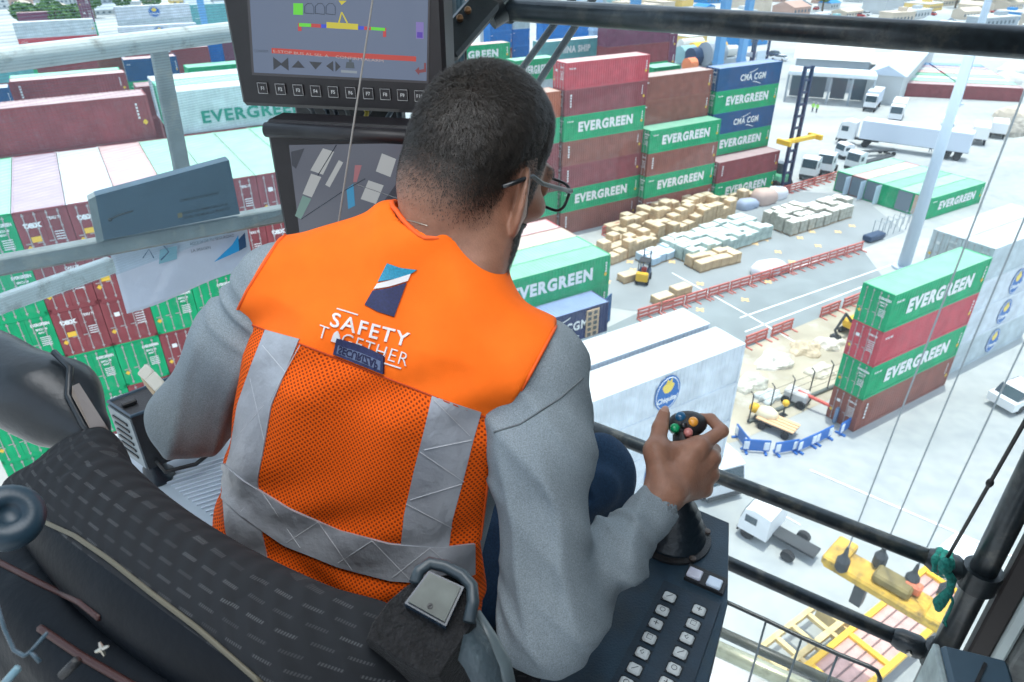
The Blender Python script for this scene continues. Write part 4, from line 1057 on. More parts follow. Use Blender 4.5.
MB().tube([B + bc*.015 - UP*.10 + fn_*.004, B + bc*.02 - UP*.118 + fn_*.02, B + bc*.07 - UP*.125 + fn_*.025, B + bc*.12 - UP*.118 + fn_*.01], .004, 8).build('cable', M_BLACKPL, th, smooth=True)
# cream clip behind the box
th = thing('cream_lever', cp(152, 385, 1.15), 'cream plastic lever standing behind the black control box', 'lever')
mb = MB(); pts = [cp(142, 369, 1.15), cp(150, 376, 1.15), cp(160, 387, 1.15), cp(172, 398, 1.15)]
for i in range(3):
    a, b = pts[i], pts[i+1]; ax = norm(b-a); mb.box((a+b)/2, (np.linalg.norm(b-a)*1.1, .022, .006), ax=np.stack([ax, norm(np.cross(ax, CD)), norm(np.cross(ax, np.cross(ax, CD)))]), bev=.002)
mb.build('lever_blade', mat('cream_plastic', (.62, .60, .52), rough=.5), th, auto=40)
MB().tube([cp(141, 372, 1.152), cp(146, 382, 1.153), cp(154, 392, 1.154), cp(162, 402, 1.155)], .0042, 8).build('lever_rod', mat('amber_rod', (.42, .33, .22), rough=.5), th, smooth=True)

# ---- outside the left window: walkway beam, rails, sign box, poster
LAX = np.stack([LD, VD, UP])
def atzz(x, y, dz): return atz(x, y, HCAM + dz)
a, b = atzz(-60, 276, -.60), atzz(310, 208, -.60)
th = thing('walkway_beam', (a+b)/2, 'weathered grey steel beam carrying the blue-grey sign box', 'beam')
c = (a+b)/2; Lb = np.linalg.norm(b-a); ax = norm(b-a); sd = np.cross(UP, ax)
MB().box(c + sd*.015 - UP*.004, (Lb*1.3, .035, .034), ax=np.stack([ax, sd, UP]), bev=.003).build('beam_web', M_GREYST, th, auto=30)
MB().box(c + sd*.022 - UP*.022, (Lb*1.3, .042, .006), ax=np.stack([ax, sd, UP])).build('beam_flange', mat('rusty_edge', (.22, .19, .16), rough=.8, noise=.35, nscale=25), th)
def srail(x0, y0, x1, y1, r, name, label, flat=False, ext=.5):
    a = onpl(x0, y0, SN(-1.35, 0, 0), FD); b = onpl(x1, y1, SN(-1.35, 0, 0), FD); z = (a[2]+b[2])/2; a[2] = b[2] = z; a = a - ND*ext; b = b + ND*ext*.0
    if flat: o = MB().box((a+b)/2, (np.linalg.norm(b-a), .02, r*2), ax=np.stack([norm(b-a), np.cross(UP, norm(b-a)), UP]), bev=.003).build(name, M_WHITEST, auto=30)
    else: o = MB().tube([a, b + ND*.3], r, 16).build(name, M_WHITEST, smooth=True)
    tag(o, label, 'rail'); return a, b
srail(0, 60, 230, 32, .0195, 'handrail', 'weathered white tubular handrail outside the left window')
srail(0, 307, 112, 262, .016, 'knee_rail', 'flat white bar below the grey walkway beam', flat=True)
a = onpl(158, 46, SN(-1.80, 0, 0), FD); b = onpl(184, 180, SN(-1.80, 0, 0), FD)
ax = norm(b-a); o = MB().box((a+b)/2 + ax*.0, (np.linalg.norm(b-a)*1.0, .045, .016), ax=np.stack([ax, norm(np.cross(ax, FD)), np.cross(ax, norm(np.cross(ax, FD)))]), bev=.003).build('handrail_stanchion', M_GREYST, auto=30)
tag(o, 'leaning grey stanchion under the white handrail', 'stanchion')
# sign box on the beam
bz_ = HCAM - .578
def pb(x, y): return onpl(x, y, atz(106, 240, bz_), sd)
A = pb(104, 240); B = pb(240, 214); C_ = pb(229, 160); D_ = pb(95, 196)
th = thing('sign_box', (A+B)/2, 'blue-grey sign board standing on the walkway beam', 'sign')
MB().prism([A, B, C_, D_], sd*.035).build('board', mat('slate_board', (.045, .085, .125), rough=.6, noise=.15, nscale=14, dirt=(.03, .05, .07), dscale=12), th)
MB().prism([pb(104, 241), pb(96, 196), pb(88, 200), pb(97, 243)], sd*.034).build('side_strip', M_GREYST, th)
tx = MB(); ex_ = norm(B-A)
for (s_, x, y, w_) in (('COMPROMISO DE SEGURIDAD', 180, 202, 39), ('SALIDA DE EMERGENCIA A', 182, 214.5, 46), ('NIVEL DE MUELLE PUERTO', 184, 219, 46)):
    o0 = pb(x, y) - sd*.001; w3 = np.linalg.norm(pb(x+w_, y-w_*.19)-pb(x, y)); put_text(tx, s_, o0, norm(pb(x+w_, y-w_*.21)-pb(x, y)), UP, height=.0058, width=w3, bold=.02)
tx.build('lettering', mat('board_ink', (.006, .010, .016), rough=.7), th)
mb = MB(); mb.tube([pb(110, 219) - sd*.002, pb(118, 215) - sd*.002, pb(133, 210.5) - sd*.002], .0018, 5); mb.ball(pb(110, 219.5) - sd*.002, .0045, nu=8, nv=5); mb.build('scrawl', mat('board_ink', (.006, .010, .016), rough=.7), th)
MB().prism([pb(178, 218), pb(182.5, 217), pb(182, 212.5), pb(177.5, 213.5)], -sd*.001).build('pictogram', mat('sign_ochre', (.16, .13, .06), rough=.7), th)
# poster hanging under the beam
def pp(x, y): return onpl(x, y, atz(110, 250, HCAM-.63) + sd*.0, sd)
G = []; nu_, nv_ = 26, 16
for j in range(nv_):
    for i in range(nu_):
        u, v = i/(nu_-1), j/(nv_-1)
        x = (109*(1-u) + 246*u)*(1-v) + (127*(1-u) + 254*u)*v; y = (250*(1-u) + 222*u)*(1-v) + (314*(1-u) + 266*u)*v + 3.0*math.sin(u*9)*v*(1-v)*1.2
        G.append(pp(x, y) + sd*(.010*math.sin(u*7+v*3)*v))
mb = MB(); k_ = len(G); fs = [(j*nu_+i, j*nu_+i+1, (j+1)*nu_+i+1, (j+1)*nu_+i) for j in range(nv_-1) for i in range(nu_-1)]
mb.add(G, fs)
th = thing('poster', pp(180, 240), 'crumpled white poster with a blue triangle hanging below the beam', 'poster')
po_ = mb.build('sheet', mat('poster_paper', (.50, .56, .66), rough=.5, noise=.06, nscale=10, bump=.3, bscale=30), th, smooth=True)
sm = po_.modifiers.new('thickness', 'SOLIDIFY'); sm.thickness = .0008
def pj(x, y): return pp(x, y) - sd*.014
MB().prism([pj(213, 260), pj(231, 243), pj(237, 233.5), pj(238, 249)], sd*.001).build('triangle_mark', mat('poster_blue', (.02, .30, .62), rough=.5), th)
MB().prism([pj(238, 249), pj(237, 238), pj(243.5, 231), pj(245, 245)], sd*.001).build('triangle_mark', mat('poster_dark_blue', (.02, .06, .14), rough=.5), th)
tx = MB()
for (s_, x, y, w_) in (('AQUI 24 DE TU SEGURIDAD', 189, 243.5, 44), ('LA IMAGEN', 190.5, 250.5, 19)):
    put_text(tx, s_, pj(x, y), norm(pj(x+w_, y-w_*.20)-pj(x, y)), UP, height=.0072, width=np.linalg.norm(pj(x+w_, y-w_*.2)-pj(x, y)), bold=.0)
tx.build('lettering', mat('poster_ink', (.05, .07, .09), rough=.6), th)
MB().prism([pj(158, 262), pj(176, 257), pj(176, 244), pj(159, 248)], sd*.001).build('photo_print', mat('poster_teal', (.20, .40, .48), rough=.5), th)
mb = MB(); mb.tube([pj(142, 256), pj(148, 247), pj(153, 256)], .0012, 4); mb.tube([pj(160, 258), pj(168, 250), pj(163, 244)], .0015, 4); mb.build('sketch_mark', mat('poster_dark_blue', (.02, .06, .14), rough=.5), th)
MB().prism([pj(114, 247.5), pj(134, 244), pj(134, 246.5), pj(114, 250)], sd*.002).build('fixing_tape', M_BLACKPL, th)

# ---- the seat
def seat_fabric():
    m = mat('seat_fabric', (.020, .021, .022), rough=.9, spec=.15); nt = m.node_tree; b = nt.nodes['Principled BSDF']
    uv = nt.nodes.new('ShaderNodeUVMap')
    br = nt.nodes.new('ShaderNodeTexBrick'); br.inputs['Scale'].default_value = 1; br.inputs['Brick Width'].default_value = .026; br.inputs['Row Height'].default_value = .0125; br.inputs['Mortar Size'].default_value = .0050; br.inputs['Mortar Smooth'].default_value = .05; br.offset = .5
    br.inputs['Color1'].default_value = (1, 1, 1, 1); br.inputs['Color2'].default_value = (.25, .25, .25, 1); br.inputs['Mortar'].default_value = (0, 0, 0, 1); br.inputs['Bias'].default_value = 0
    wv = nt.nodes.new('ShaderNodeTexWave'); wv.inputs['Scale'].default_value = 150; wv.bands_direction = 'X'
    nt.links.new(uv.outputs['UV'], br.inputs['Vector']); nt.links.new(uv.outputs['UV'], wv.inputs['Vector'])
    mu = nt.nodes.new('ShaderNodeMath'); mu.operation = 'MULTIPLY'; nt.links.new(br.outputs['Color'], mu.inputs[0]); nt.links.new(wv.outputs['Fac'], mu.inputs[1])
    mx = nt.nodes.new('ShaderNodeMix'); mx.data_type = 'RGBA'; mx.inputs['A'].default_value = (.020, .022, .025, 1); mx.inputs['B'].default_value = (.085, .09, .095, 1)
    nt.links.new(mu.outputs[0], mx.inputs['Factor'])
    # chevron weave
    sp = nt.nodes.new('ShaderNodeSeparateXYZ'); nt.links.new(uv.outputs['UV'], sp.inputs[0])
    w2 = nt.nodes.new('ShaderNodeTexWave'); w2.inputs['Scale'].default_value = 26; w2.bands_direction = 'DIAGONAL'; w2.inputs['Distortion'].default_value = 1.2; nt.links.new(uv.outputs['UV'], w2.inputs['Vector'])
    bp = nt.nodes.new('ShaderNodeBump'); bp.inputs['Strength'].default_value = .7; bp.inputs['Distance'].default_value = .002; nt.links.new(w2.outputs['Fac'], bp.inputs['Height']); nt.links.new(bp.outputs['Normal'], b.inputs['Normal'])
    nt.links.new(mx.outputs['Result'], b.inputs['Base Color']); return m
M_SEAT = seat_fabric()
SC = -.520
def sframe(P): return P @ FD - SC, P @ ND, P[:, 2] + .024
def rbox(x, y, z, hx, hy, hz, r):
    q = np.stack([np.abs(x)-hx+r, np.abs(y)-hy+r, np.abs(z)-hz+r], 1)
    return np.linalg.norm(np.maximum(q, 0), axis=1) + np.minimum(q.max(1), 0) - r
def seatback(P):
    x, y, z = sframe(P); y = y - (.185 + .10*(z+.45)*-.35) - .55*np.abs(x)**2.0
    zt = z - (-.78); top = .02*np.cos(x*6)
    hx = .275
    d = rbox(x, y, zt - top*.3, hx, .060, .345, .058)
    # outer corner rounding in the s-z plane
    c = np.sqrt(np.maximum(np.abs(x)-.13, 0)**2 + np.maximum(zt-.20, 0)**2) - .148
    d = smax(d, np.where((np.abs(x) > .13) & (zt > .20), c, -1), .01)
    # side bolsters
    for s in (-1, 1): d = smin(d, cap(P, SN(SC + s*.225, .235, -.95) - CAM, SN(SC + s*.215, .235, -.52) - CAM, .042, .034), .03)
    # stitched seam groove along the top roll
    return d
def uvmap(o, fn):
    me = o.data; l = me.uv_layers.new(name='UVMap'); c = np.empty(len(me.vertices)*3, np.float32); me.vertices.foreach_get('co', c); c = c.reshape(-1, 3)
    base = np.zeros(3); p = o.parent
    while p is not None: base = base + np.array(p.location); p = p.parent
    w = fn(c + base - CAM); li = np.empty(len(me.loops), np.int32); me.loops.foreach_get('vertex_index', li); l.data.foreach_set('uv', w[li].astype(np.float32).ravel())
seat = thing('operator_seat', SN(SC, .45, -1.39), 'black fabric operator seat with patterned backrest, behind the orange vest', 'seat')
V, F = field_mesh(seatback, SN(SC-.36, -.02, -1.16) - CAM - [.12, .3, 0], SN(SC+.36, .40, -.38) - CAM + [.12, .30, 0], .006)
bk = raw_mesh('backrest', V + CAM, F, M_SEAT, seat)
uvmap(bk, lambda P: np.stack([(P @ FD), (P @ ND)*.9 + P[:, 2]], 1))
M_SHELL = mat('seat_shell_plastic', (.004, .006, .009), rough=.5, noise=.3, nscale=18, bump=.08, bscale=120, spec=.12)
bk.data.materials.append(M_SHELL); pn_ = norm(np.cross(ray(40, 520), ray(262, 684))); pn_ = pn_ if pn_ @ CU > 0 else -pn_
bm_ = bmesh.new(); bm_.from_mesh(bk.data); bmesh.ops.bisect_plane(bm_, geom=bm_.verts[:]+bm_.edges[:]+bm_.faces[:], plane_co=Vector(CAM - np.array(seat.location)), plane_no=Vector(pn_)); bm_.to_mesh(bk.data); bm_.free()
fc_ = np.empty(len(bk.data.polygons)*3, np.float32); bk.data.polygons.foreach_get('center', fc_); fc_ = fc_.reshape(-1, 3) + np.array(seat.location) - CAM
bk.data.polygons.foreach_set('material_index', (((fc_ @ pn_) < 0) & ((fc_ @ ND) < .20)).astype(np.int32)); bk.data.update()
# rear shell
def shell(P):
    x, y, z = sframe(P); y = y - (.120 - .0*(z+.45)) - .35*np.abs(x)**2.0
    d = rbox(x, y, z + .84, .285, .045, .345, .042)
    c = np.sqrt(np.maximum(np.abs(x)-.12, 0)**2 + np.maximum(z+.84-.18, 0)**2) - .165
    d = smax(d, np.where((np.abs(x) > .12) & (z+.84 > .18), c, -1), .01)
    d = smin(d, cap(P, SN(SC - .22, .10, -.60) - CAM, SN(SC + .24, .10, -.60) - CAM, .035, .035), .02)
    return d
V, F = field_mesh(shell, SN(SC, .1, -1.22) - CAM - [.40, .40, 0], SN(SC, .1, -.44) - CAM + [.40, .40, .0], .007)
raw_mesh('rear_shell', V + CAM, F, mat('seat_shell_plastic', (.006, .008, .011), rough=.5, spec=.25), seat)
V, F = field_mesh(lambda P: smin(rbox(*(lambda a: (a[0], a[1]-.50, a[2]+1.0))(sframe(P)), .25, .27, .055, .05), rbox(*(lambda a: (np.abs(a[0])-.21, a[1]-.50, a[2]+.97))(sframe(P)), .045, .26, .06, .04), .03), SN(SC, .5, -1.08) - CAM - [.42, .42, 0], SN(SC, .5, -.88) - CAM + [.42, .42, 0], .008)
cu_ = raw_mesh('seat_cushion', V + CAM, F, M_SEAT, seat); uvmap(cu_, lambda P: np.stack([P @ FD, P @ ND], 1))
MB().box(SN(SC, .48, -1.10), (.36, .40, .06), ax=CABAX, bev=.01).build('seat_base', M_BLACKMETAL, seat, auto=30)
MB().tube([SN(SC, .48, -1.13), SN(SC, .48, -1.30)], .06, 20).build('seat_column', M_BLACKMETAL, seat, auto=30)
MB().box(SN(SC, .48, -1.36), (.42, .50, .08), ax=CABAX, bev=.01).build('seat_rail', M_BLACKMETAL, seat, auto=30)
# round adjusting knob at the lower left
kc = cp(8, 517, .50); ka = norm(-ray(8, 517)*.6 + UP*.5 + np.array([.3, 0, 0]))
kn = MB().lathe(kc, ka, [(.0005, -.02), (.020, -.018), (.0235, -.006), (.0235, .002), (.020, .007), (.008, .009), (.0075, .006), (.0005, .006)], 28).build('adjusting_knob', mat('knob_blue_black', (.012, .032, .05), rough=.42), seat, smooth=True)
# piping seam, and dark red reflections painted as strips on the shell, lower left
for (pts, r, c, nm) in (([(40, 520), (75, 536), (110, 560), (150, 592), (200, 630), (262, 684)], .0022, (.10, .09, .06), 'piping'), ([(-5, 560), (40, 583), (80, 602), (100, 618)], .003, (.040, .010, .008), 'red_reflection'), ([(40, 628), (80, 655), (140, 690)], .0035, (.030, .012, .010), 'red_reflection')):
    SEAT_LINES = locals().get('SEAT_LINES', []) + [(pts, r, c, nm)]
seat_parts = [o for o in seat.children if o.name.split('.')[0] in ('backrest', 'rear_shell')]
bvs = []
for o in seat_parts:
    vs = [Vector(np.array(v.co) + np.array(seat.location) - CAM) for v in o.data.vertices]; bvs.append(BVHTree.FromPolygons(vs, [tuple(p.vertices) for p in o.data.polygons]))
def seat_hit(x, y):
    d = norm(ray(x, y)); best = None
    for b in bvs:
        h = b.ray_cast(Vector((0, 0, 0)), Vector(d))
        if h[0] is not None and (best is None or h[3] < best[1]): best = (np.array(h[0]), h[3])
    return None if best is None else best[0] + CAM - d*.0006
for pts, r, c, nm in SEAT_LINES:
    pa = np.array(pts, float); s = np.r_[0, np.cumsum(np.hypot(*np.diff(pa, axis=0).T))]; P = []
    for t in np.linspace(0, s[-1], 30):
        h = seat_hit(np.interp(t, s, pa[:, 0]), np.interp(t, s, pa[:, 1]))
        if h is not None and (not P or np.linalg.norm(h-P[-1]) < .05): P.append(h)
    if len(P) > 3: MB().tube(P, r, 6).build(nm, mat(nm, c, rough=.5), seat, smooth=True)
# left armrest, folded up
M_LEATH = mat('black_leather', (.012, .017, .022), rough=.36, noise=.3, nscale=16, bump=.06, bscale=120)
def arml(P):
    a = crel(-30, 372, .86); b = crel(48, 398, .84)
    d = cap(P, a, b, .058, .050); d = smin(d, cap(P, b, crel(88, 430, .83), .046, .026), .03)
    d = d + .003*np.sin((P @ norm([.6, .2, -.7]))*60)
    return d
V, F = field_mesh(arml, crel(30, 395, .85) - .26, crel(30, 395, .85) + .24, .006)
ar = raw_mesh('armrest', V + CAM, F, M_LEATH, seat)
MB().tube([cp(54, 352, .825), cp(70, 368, .815), cp(68, 395, .80), cp(84, 425, .80), cp(104, 446, .80)], .004, 8).build('armrest_piping', M_LEATH, ar, smooth=True)
a = [cp(72, 386, .792), cp(79, 383, .792), cp(109, 430, .792), cp(107, 437, .79), cp(98, 444, .79), cp(72, 396, .79)]
MB().prism(a, norm(ray(90, 415))*.018).build('armrest_end_plate', mat('brushed_plate', (.20, .17, .15), rough=.35, metal=.6, noise=.2, nscale=20), ar)
# right armrest with the square push button and the belt
def armr(P):
    c = crel(440, 640, .545); A_ = np.stack([norm([.86, -.42, .30]), norm([.30, .80, .35]), norm(np.cross([.86, -.42, .30], [.30, .80, .35]))])
    q = (P - c) @ A_.T
    return rbox(q[:, 0], q[:, 1], q[:, 2], .048, .040, .050, .018) + .001*np.sin(q[:, 0]*140)*np.sin(q[:, 1]*120)
ra_ = norm([.86, -.45, -.20]); rc = crel(433, 640, .56)
TOPN = norm(-ray(433, 600)*.75 + UP*.55); TX = norm(np.cross(np.array([.35, .85, .4]), TOPN)); 
def ontop(x, y, dz=0): return onpl(x, y, crel(433, 625, .545) + CAM + TOPN*dz, TOPN)
th = thing('belt_buckle_housing', ontop(430, 640), 'black felt-topped armrest end with a square push button, right of the backrest', 'armrest')
poly = [(372, 624), (388, 602), (404, 588), (420, 578), (455, 574), (474, 590), (476, 622), (458, 650), (446, 668), (440, 678), (428, 679), (398, 660), (366, 640)]
P = [ontop(x, y) for x, y in poly]; n = len(P); cen = sum(P)/n
mb = MB(); inn = [p + (cen-p)*.05 + TOPN*.004 for p in P]
dn = norm(UP*-.8 + CD*.35)
mb.add(inn + P + [p + dn*.16 for p in P], [tuple(range(n))] + [(i, (i+1) % n, n+(i+1) % n, n+i) for i in range(n)] + [(n+i, n+(i+1) % n, 2*n+(i+1) % n, 2*n+i) for i in range(n)] + [tuple(reversed(range(2*n, 3*n)))])
mb.build('felt_housing', mat('black_felt', (.010, .010, .011), rough=.95, noise=.5, nscale=120, bump=.7, bscale=260), th)
q = [ontop(405, 606, .006), ontop(429, 574, .006), ontop(464, 590, .006), ontop(446, 629, .006)]
bt = MB().prism([p + TOPN*.008 for p in q], -TOPN*.020).build('push_button_case', mat('button_blue_black', (.015, .03, .05), rough=.25), th)
def sh(pts, f): c = sum(pts)/len(pts); return [p + (c-p)*f for p in pts]
MB().prism([p + TOPN*.0105 for p in sh(q, .12)], -TOPN*.003).build('push_button_face', mat('button_metal', (.045, .055, .05), rough=.38, metal=.3, noise=.3, nscale=60), bt)
MB().lathe(ontop(430, 606, .0165), TOPN, [(.0022, -.002), (.0022, .0008), (.0003, .0008)], 12).build('indicator_dot', M_BLACKPL, bt)
lp = [ontop(x, y, .010) for x, y in ((415, 583), (419, 571), (430, 563), (445, 566), (462, 575), (472, 586), (473, 602), (469, 622))]
MB().tube(lp, .0052, 10).build('loop_handle', mat('loop_rubber', (.03, .045, .055), rough=.4), th, smooth=True)
# belt webbing
a0 = [cp(470, 606, .56), cp(476, 618, .56), cp(488, 640, .555), cp(500, 668, .55), cp(505, 700, .55)]
b0 = [cp(458, 660, .52), cp(464, 668, .52), cp(470, 680, .52), cp(476, 695, .52), cp(480, 720, .52)]
mb = MB(); G = a0 + b0; n = 5
mb.add(G + [g_ + CD*.004 for g_ in G], [(i, i+1, n+i+1, n+i) for i in range(n-1)] + [(2*n+n+i, 2*n+n+i+1, 2*n+i+1, 2*n+i) for i in range(n-1)] + [(i+1, i, 2*n+i, 2*n+i+1) for i in range(n-1)] + [(n+i, n+i+1, 3*n+i+1, 3*n+i) for i in range(n-1)])
o = mb.build('belt_cover', mat('belt_blue_grey', (.06, .085, .10), rough=.45, noise=.2, nscale=30, bump=.2, bscale=200), smooth=True); tag(o, 'blue-grey seat belt cover between the black armrest end and the sleeve', 'belt')
a1 = [cp(476, 612, .57), cp(489, 640, .565), cp(500, 665, .56), cp(512, 700, .56)]
o = MB().tube(a1, [.004, .008, .010, .006], 10).build('belt_stalk', mat('stalk_grey', (.10, .13, .14), rough=.35), smooth=True); tag(o, 'grey plastic belt stalk between the belt cover and the sleeve', 'belt stalk')
# wiring and metal bits in the dark corner
th = thing('cable_loom', cp(30, 650, .62), 'dark wiring loom with blue-grey leads in the bottom left corner', 'cables')
M_LEAD = mat('lead_blue', (.05, .09, .12), rough=.4)
MB().tube([cp(-6, 595, .40), cp(4, 628, .40), cp(14, 650, .40), cp(24, 656, .40), cp(30, 652, .40)], .0012, 6).build('lead', M_LEAD, th, smooth=True)
MB().tube([cp(30, 652, .40), cp(47, 633, .40)], .0010, 6).build('lead', M_LEAD, th, smooth=True)
MB().tube([cp(30, 651, .40), cp(40, 662, .40)], .0012, 6).build('lead', M_LEAD, th, smooth=True)
MB().tube([cp(4, 684, .39), cp(18, 668, .39)], .0022, 8).build('lead', mat('lead_bright', (.16, .28, .34), rough=.3), th, smooth=True)
MB().tube([cp(62, 676, .42), cp(78, 660, .42)], .003, 8).build('lead', M_BLACKPL, th, smooth=True)
o = MB(); c = cp(102, 649, .43)
for k in range(4):
    a = k*PI/2 + .4; o.tube([c, c + .0045*(math.cos(a)*CX + math.sin(a)*CU)], [.0016, .0008], 5)
o.build('wing_nut', M_CHROME, th)
# ================================================================= the container yard
CL, CW, CH = 12.19, 2.44, 2.9
ORD = ['topmost', 'second from the top', 'third from the top', 'fourth from the top', 'fifth from the top', 'sixth from the top', 'seventh from the top', 'eighth from the top']
def cmat(name, c, d=None): return mat('container_' + name, c, rough=.62, noise=.16, nscale=.9, dirt=d or tuple(x*.8+.05 for x in c), dscale=1.6, spec=.3)
CC = dict(green=cmat('green', (.004, .36, .145)), maroon=cmat('maroon', (.25, .060, .068)), brown=cmat('brown', (.27, .095, .070)), red=cmat('red', (.52, .075, .095)),
          navy=cmat('navy', (.012, .085, .22)), white=cmat('white', (.62, .67, .72), (.55, .60, .64)), teal=cmat('teal', (.12, .36, .38)), blue=cmat('blue', (.0, .16, .50)),
          purple=cmat('purple', (.17, .055, .10)), mint=cmat('mint', (.14, .50, .33)), orange=cmat('orange', (.42, .12, .06)), tan=cmat('tan', (.55, .40, .32)), pale=cmat('pale', (.50, .57, .60), (.44, .50, .53)), lightgreen=cmat('lightgreen', (.03, .42, .20)), indigo=cmat('indigo', (.035, .05, .13)))
# roofs paler than the sides
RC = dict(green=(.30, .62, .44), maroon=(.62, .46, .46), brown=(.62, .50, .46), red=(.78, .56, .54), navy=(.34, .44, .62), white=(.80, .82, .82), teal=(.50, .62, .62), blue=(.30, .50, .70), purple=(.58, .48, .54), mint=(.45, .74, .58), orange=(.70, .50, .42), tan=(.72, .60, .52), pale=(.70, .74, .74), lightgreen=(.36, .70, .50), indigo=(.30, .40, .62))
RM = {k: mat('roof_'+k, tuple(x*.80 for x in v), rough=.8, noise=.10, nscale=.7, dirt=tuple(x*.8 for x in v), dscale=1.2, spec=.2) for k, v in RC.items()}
M_ROD = mat('lock_rod_grey', (.42, .40, .40), rough=.5, metal=.3); M_DECAL = mat('decal_white', (.78, .80, .80), rough=.6); M_YEL = mat('decal_yellow', (.80, .50, .05), rough=.6)
M_INNER = mat('container_inside', (.10, .11, .11), rough=.9)
def corr_panel(mb, o, ex, h, n, L, nn, dep=.036):
    """vertical corrugated sheet from o along ex (length L), height vector h, outward normal nn"""
    p = L/n; prof = []
    for k in range(n):
        x = k*p; prof += [(x, 0), (x+.26*p, 0), (x+.42*p, -dep), (x+.84*p, -dep)]
    prof.append((L, 0)); vs = []
    for x, d in prof: q = o + ex*x + nn*d; vs += [q, q+h]
    mb.add(vs, [(2*i, 2*i+2, 2*i+3, 2*i+1) for i in range(len(prof)-1)])
E3 = np.eye(3)
def container_mesh(ncor=36, L=CL, open_end=False):
    mb = MB(); X, Y, Z = E3; W, H = CW, CH; g = .04
    # posts and rails
    for x in (0.08, L-.08):
        for y in (0.08, W-.08): mb.box((x, y, H/2), (.16, .16, H-.01))
    for y in (.05, W-.05):
        mb.box((L/2, y, .09), (L-.02, .10, .17)); mb.box((L/2, y, H-.06), (L-.02, .09, .11))
    for x in (.05, L-.05): mb.box((x, W/2, .08), (.10, W-.02, .15)); mb.box((x, W/2, H-.06), (.10, W-.02, .12))
    corr_panel(mb, np.array([.15, .035, .15]), X, Z*(H-.27), ncor, L-.30, -Y)
    corr_panel(mb, np.array([.15, W-.035, .15]), X, Z*(H-.27), ncor, L-.30, Y)
    corr_panel(mb, np.array([L-.035, .15, .15]), Y, Z*(H-.27), 7, W-.3, X)
    mb.box((L/2, W/2, .12), (L-.2, W-.2, .06)); mb.box((.10, W/2, H/2), (.03, W-.16, H-.2))
    mb.m = 1      # roof sheet, cross corrugations
    p = (L-.1)/ncor; prof = []
    for k in range(ncor): x = .05+k*p; prof += [(x, 0), (x+.35*p, 0), (x+.5*p, -.02), (x+.85*p, -.02)]
    prof.append((L-.05, 0)); vs = []
    for x, d in prof: vs += [(x, .06, H-.006+d), (x, W-.06, H-.006+d)]
    mb.add(vs, [(2*i, 2*i+2, 2*i+3, 2*i+1) for i in range(len(prof)-1)])
    mb.box((L/2, .045, H-.002), (L-.02, .085, .006)); mb.box((L/2, W-.045, H-.002), (L-.02, .085, .006))
    mb.m = 0
    if open_end: mb.box((2.2, W/2, H/2), (.05, W-.2, H-.2))
    return mb
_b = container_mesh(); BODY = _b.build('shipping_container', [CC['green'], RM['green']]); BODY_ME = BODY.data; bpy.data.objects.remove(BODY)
def door_leaf(y0, W2):
    mb = MB(); mb.box((.03, y0+W2/2, CH/2-.0), (.05, W2-.02, CH-.28))
    for k in range(3): mb.box((-.004, y0+W2*(.2+.3*k), CH/2), (.022, .16, CH-.45))
    return mb
_d = [door_leaf(.13, 1.09).build('door', CC['green']), door_leaf(1.22, 1.09).build('door', CC['green'])]; DOOR_ME = [o.data for o in _d]; [bpy.data.objects.remove(o) for o in _d]
def rodm(y):
    mb = MB(); mb.tube([(-.035, y, .10), (-.035, y, CH-.10)], .026, 6)
    for z in (.22, 1.0, 1.9, CH-.22): mb.box((-.03, y, z), (.05, .12, .07))
    mb.box((-.05, y+.12, 1.15), (.03, .30, .05)); o = mb.build('lock_rod', M_ROD); me = o.data; bpy.data.objects.remove(o); return me
ROD_ME = [rodm(y) for y in (.42, .95, 1.50, 2.03)]
def part_obj(name, me, parent, m=None):
    o = bpy.data.objects.new(name, me); COL.objects.link(o); o.parent = parent
    if m is not None:
        for i, mm in enumerate(m if isinstance(m, list) else [m]): o.material_slots[i].link = 'OBJECT'; o.material_slots[i].material = mm
    return o
def tmesh(fn, name, m):
    mb = MB(); fn(mb); o = mb.build(name, m); me = o.data; bpy.data.objects.remove(o); return me
X_, Y_, Z_ = E3
def side_text(s, x, z, h, w, yoff=-.012, bold=.05, sp=1.14): return lambda mb: put_text(mb, s, (x, -.012, z), X_, Z_, height=h, width=w, thick=.02, bold=bold, spacing=sp)
EG_ME = tmesh(side_text('EVERGREEN', 2.1, 1.0, 1.02, 8.2, bold=.05, sp=1.18), 'lettering', M_DECAL)
def cma_fn(mb):
    put_text(mb, 'CMA CGM', (4.2, -.012, 1.0), X_, Z_, height=.78, width=4.9, thick=.02, bold=.03, spacing=1.15)
    for (x0, z0, s) in ((5.6, 1.95, 1), (6.6, .72, -1)):
        P = [(x0 + t*1.7, -.014, z0 + s*(.02 + .42*t**1.6)) for t in np.linspace(0, 1, 9)]; Q = [(x0 + .25 + t*1.4, -.014, z0 + s*(-.06 + .40*t**1.5)) for t in np.linspace(1, 0, 9)]
        mb.prism([np.array(p) for p in P+Q], (0, .012, 0))
CMA_ME = tmesh(cma_fn, 'lettering', M_DECAL)
DARKGREEN = mat('decal_green', (.0, .22, .16), rough=.6)
EGD_ME = tmesh(side_text('EVERGREEN', 2.2, .62, .80, 7.4, bold=.03), 'lettering', DARKGREEN)
def small_marks(mb):
    put_text(mb, 'TCNU 483', (.45, -.012, 2.15), X_, Z_, height=.16, width=.9, thick=.01, bold=.03)
    for k in range(4): mb.box((11.75, -.016, 2.2-.26*k), (.16, .006, .17))
MARK_ME = tmesh(small_marks, 'marking', M_DECAL)
def vert_marks(mb):
    for k in range(5): mb.box((.85, -.016, 2.25-.30*k), (.22, .006, .20))
    for k in range(5): mb.box((11.4, -.016, 2.35-.22*k), (.12, .006, .13))
VMARK_ME = tmesh(vert_marks, 'marking', M_DECAL)
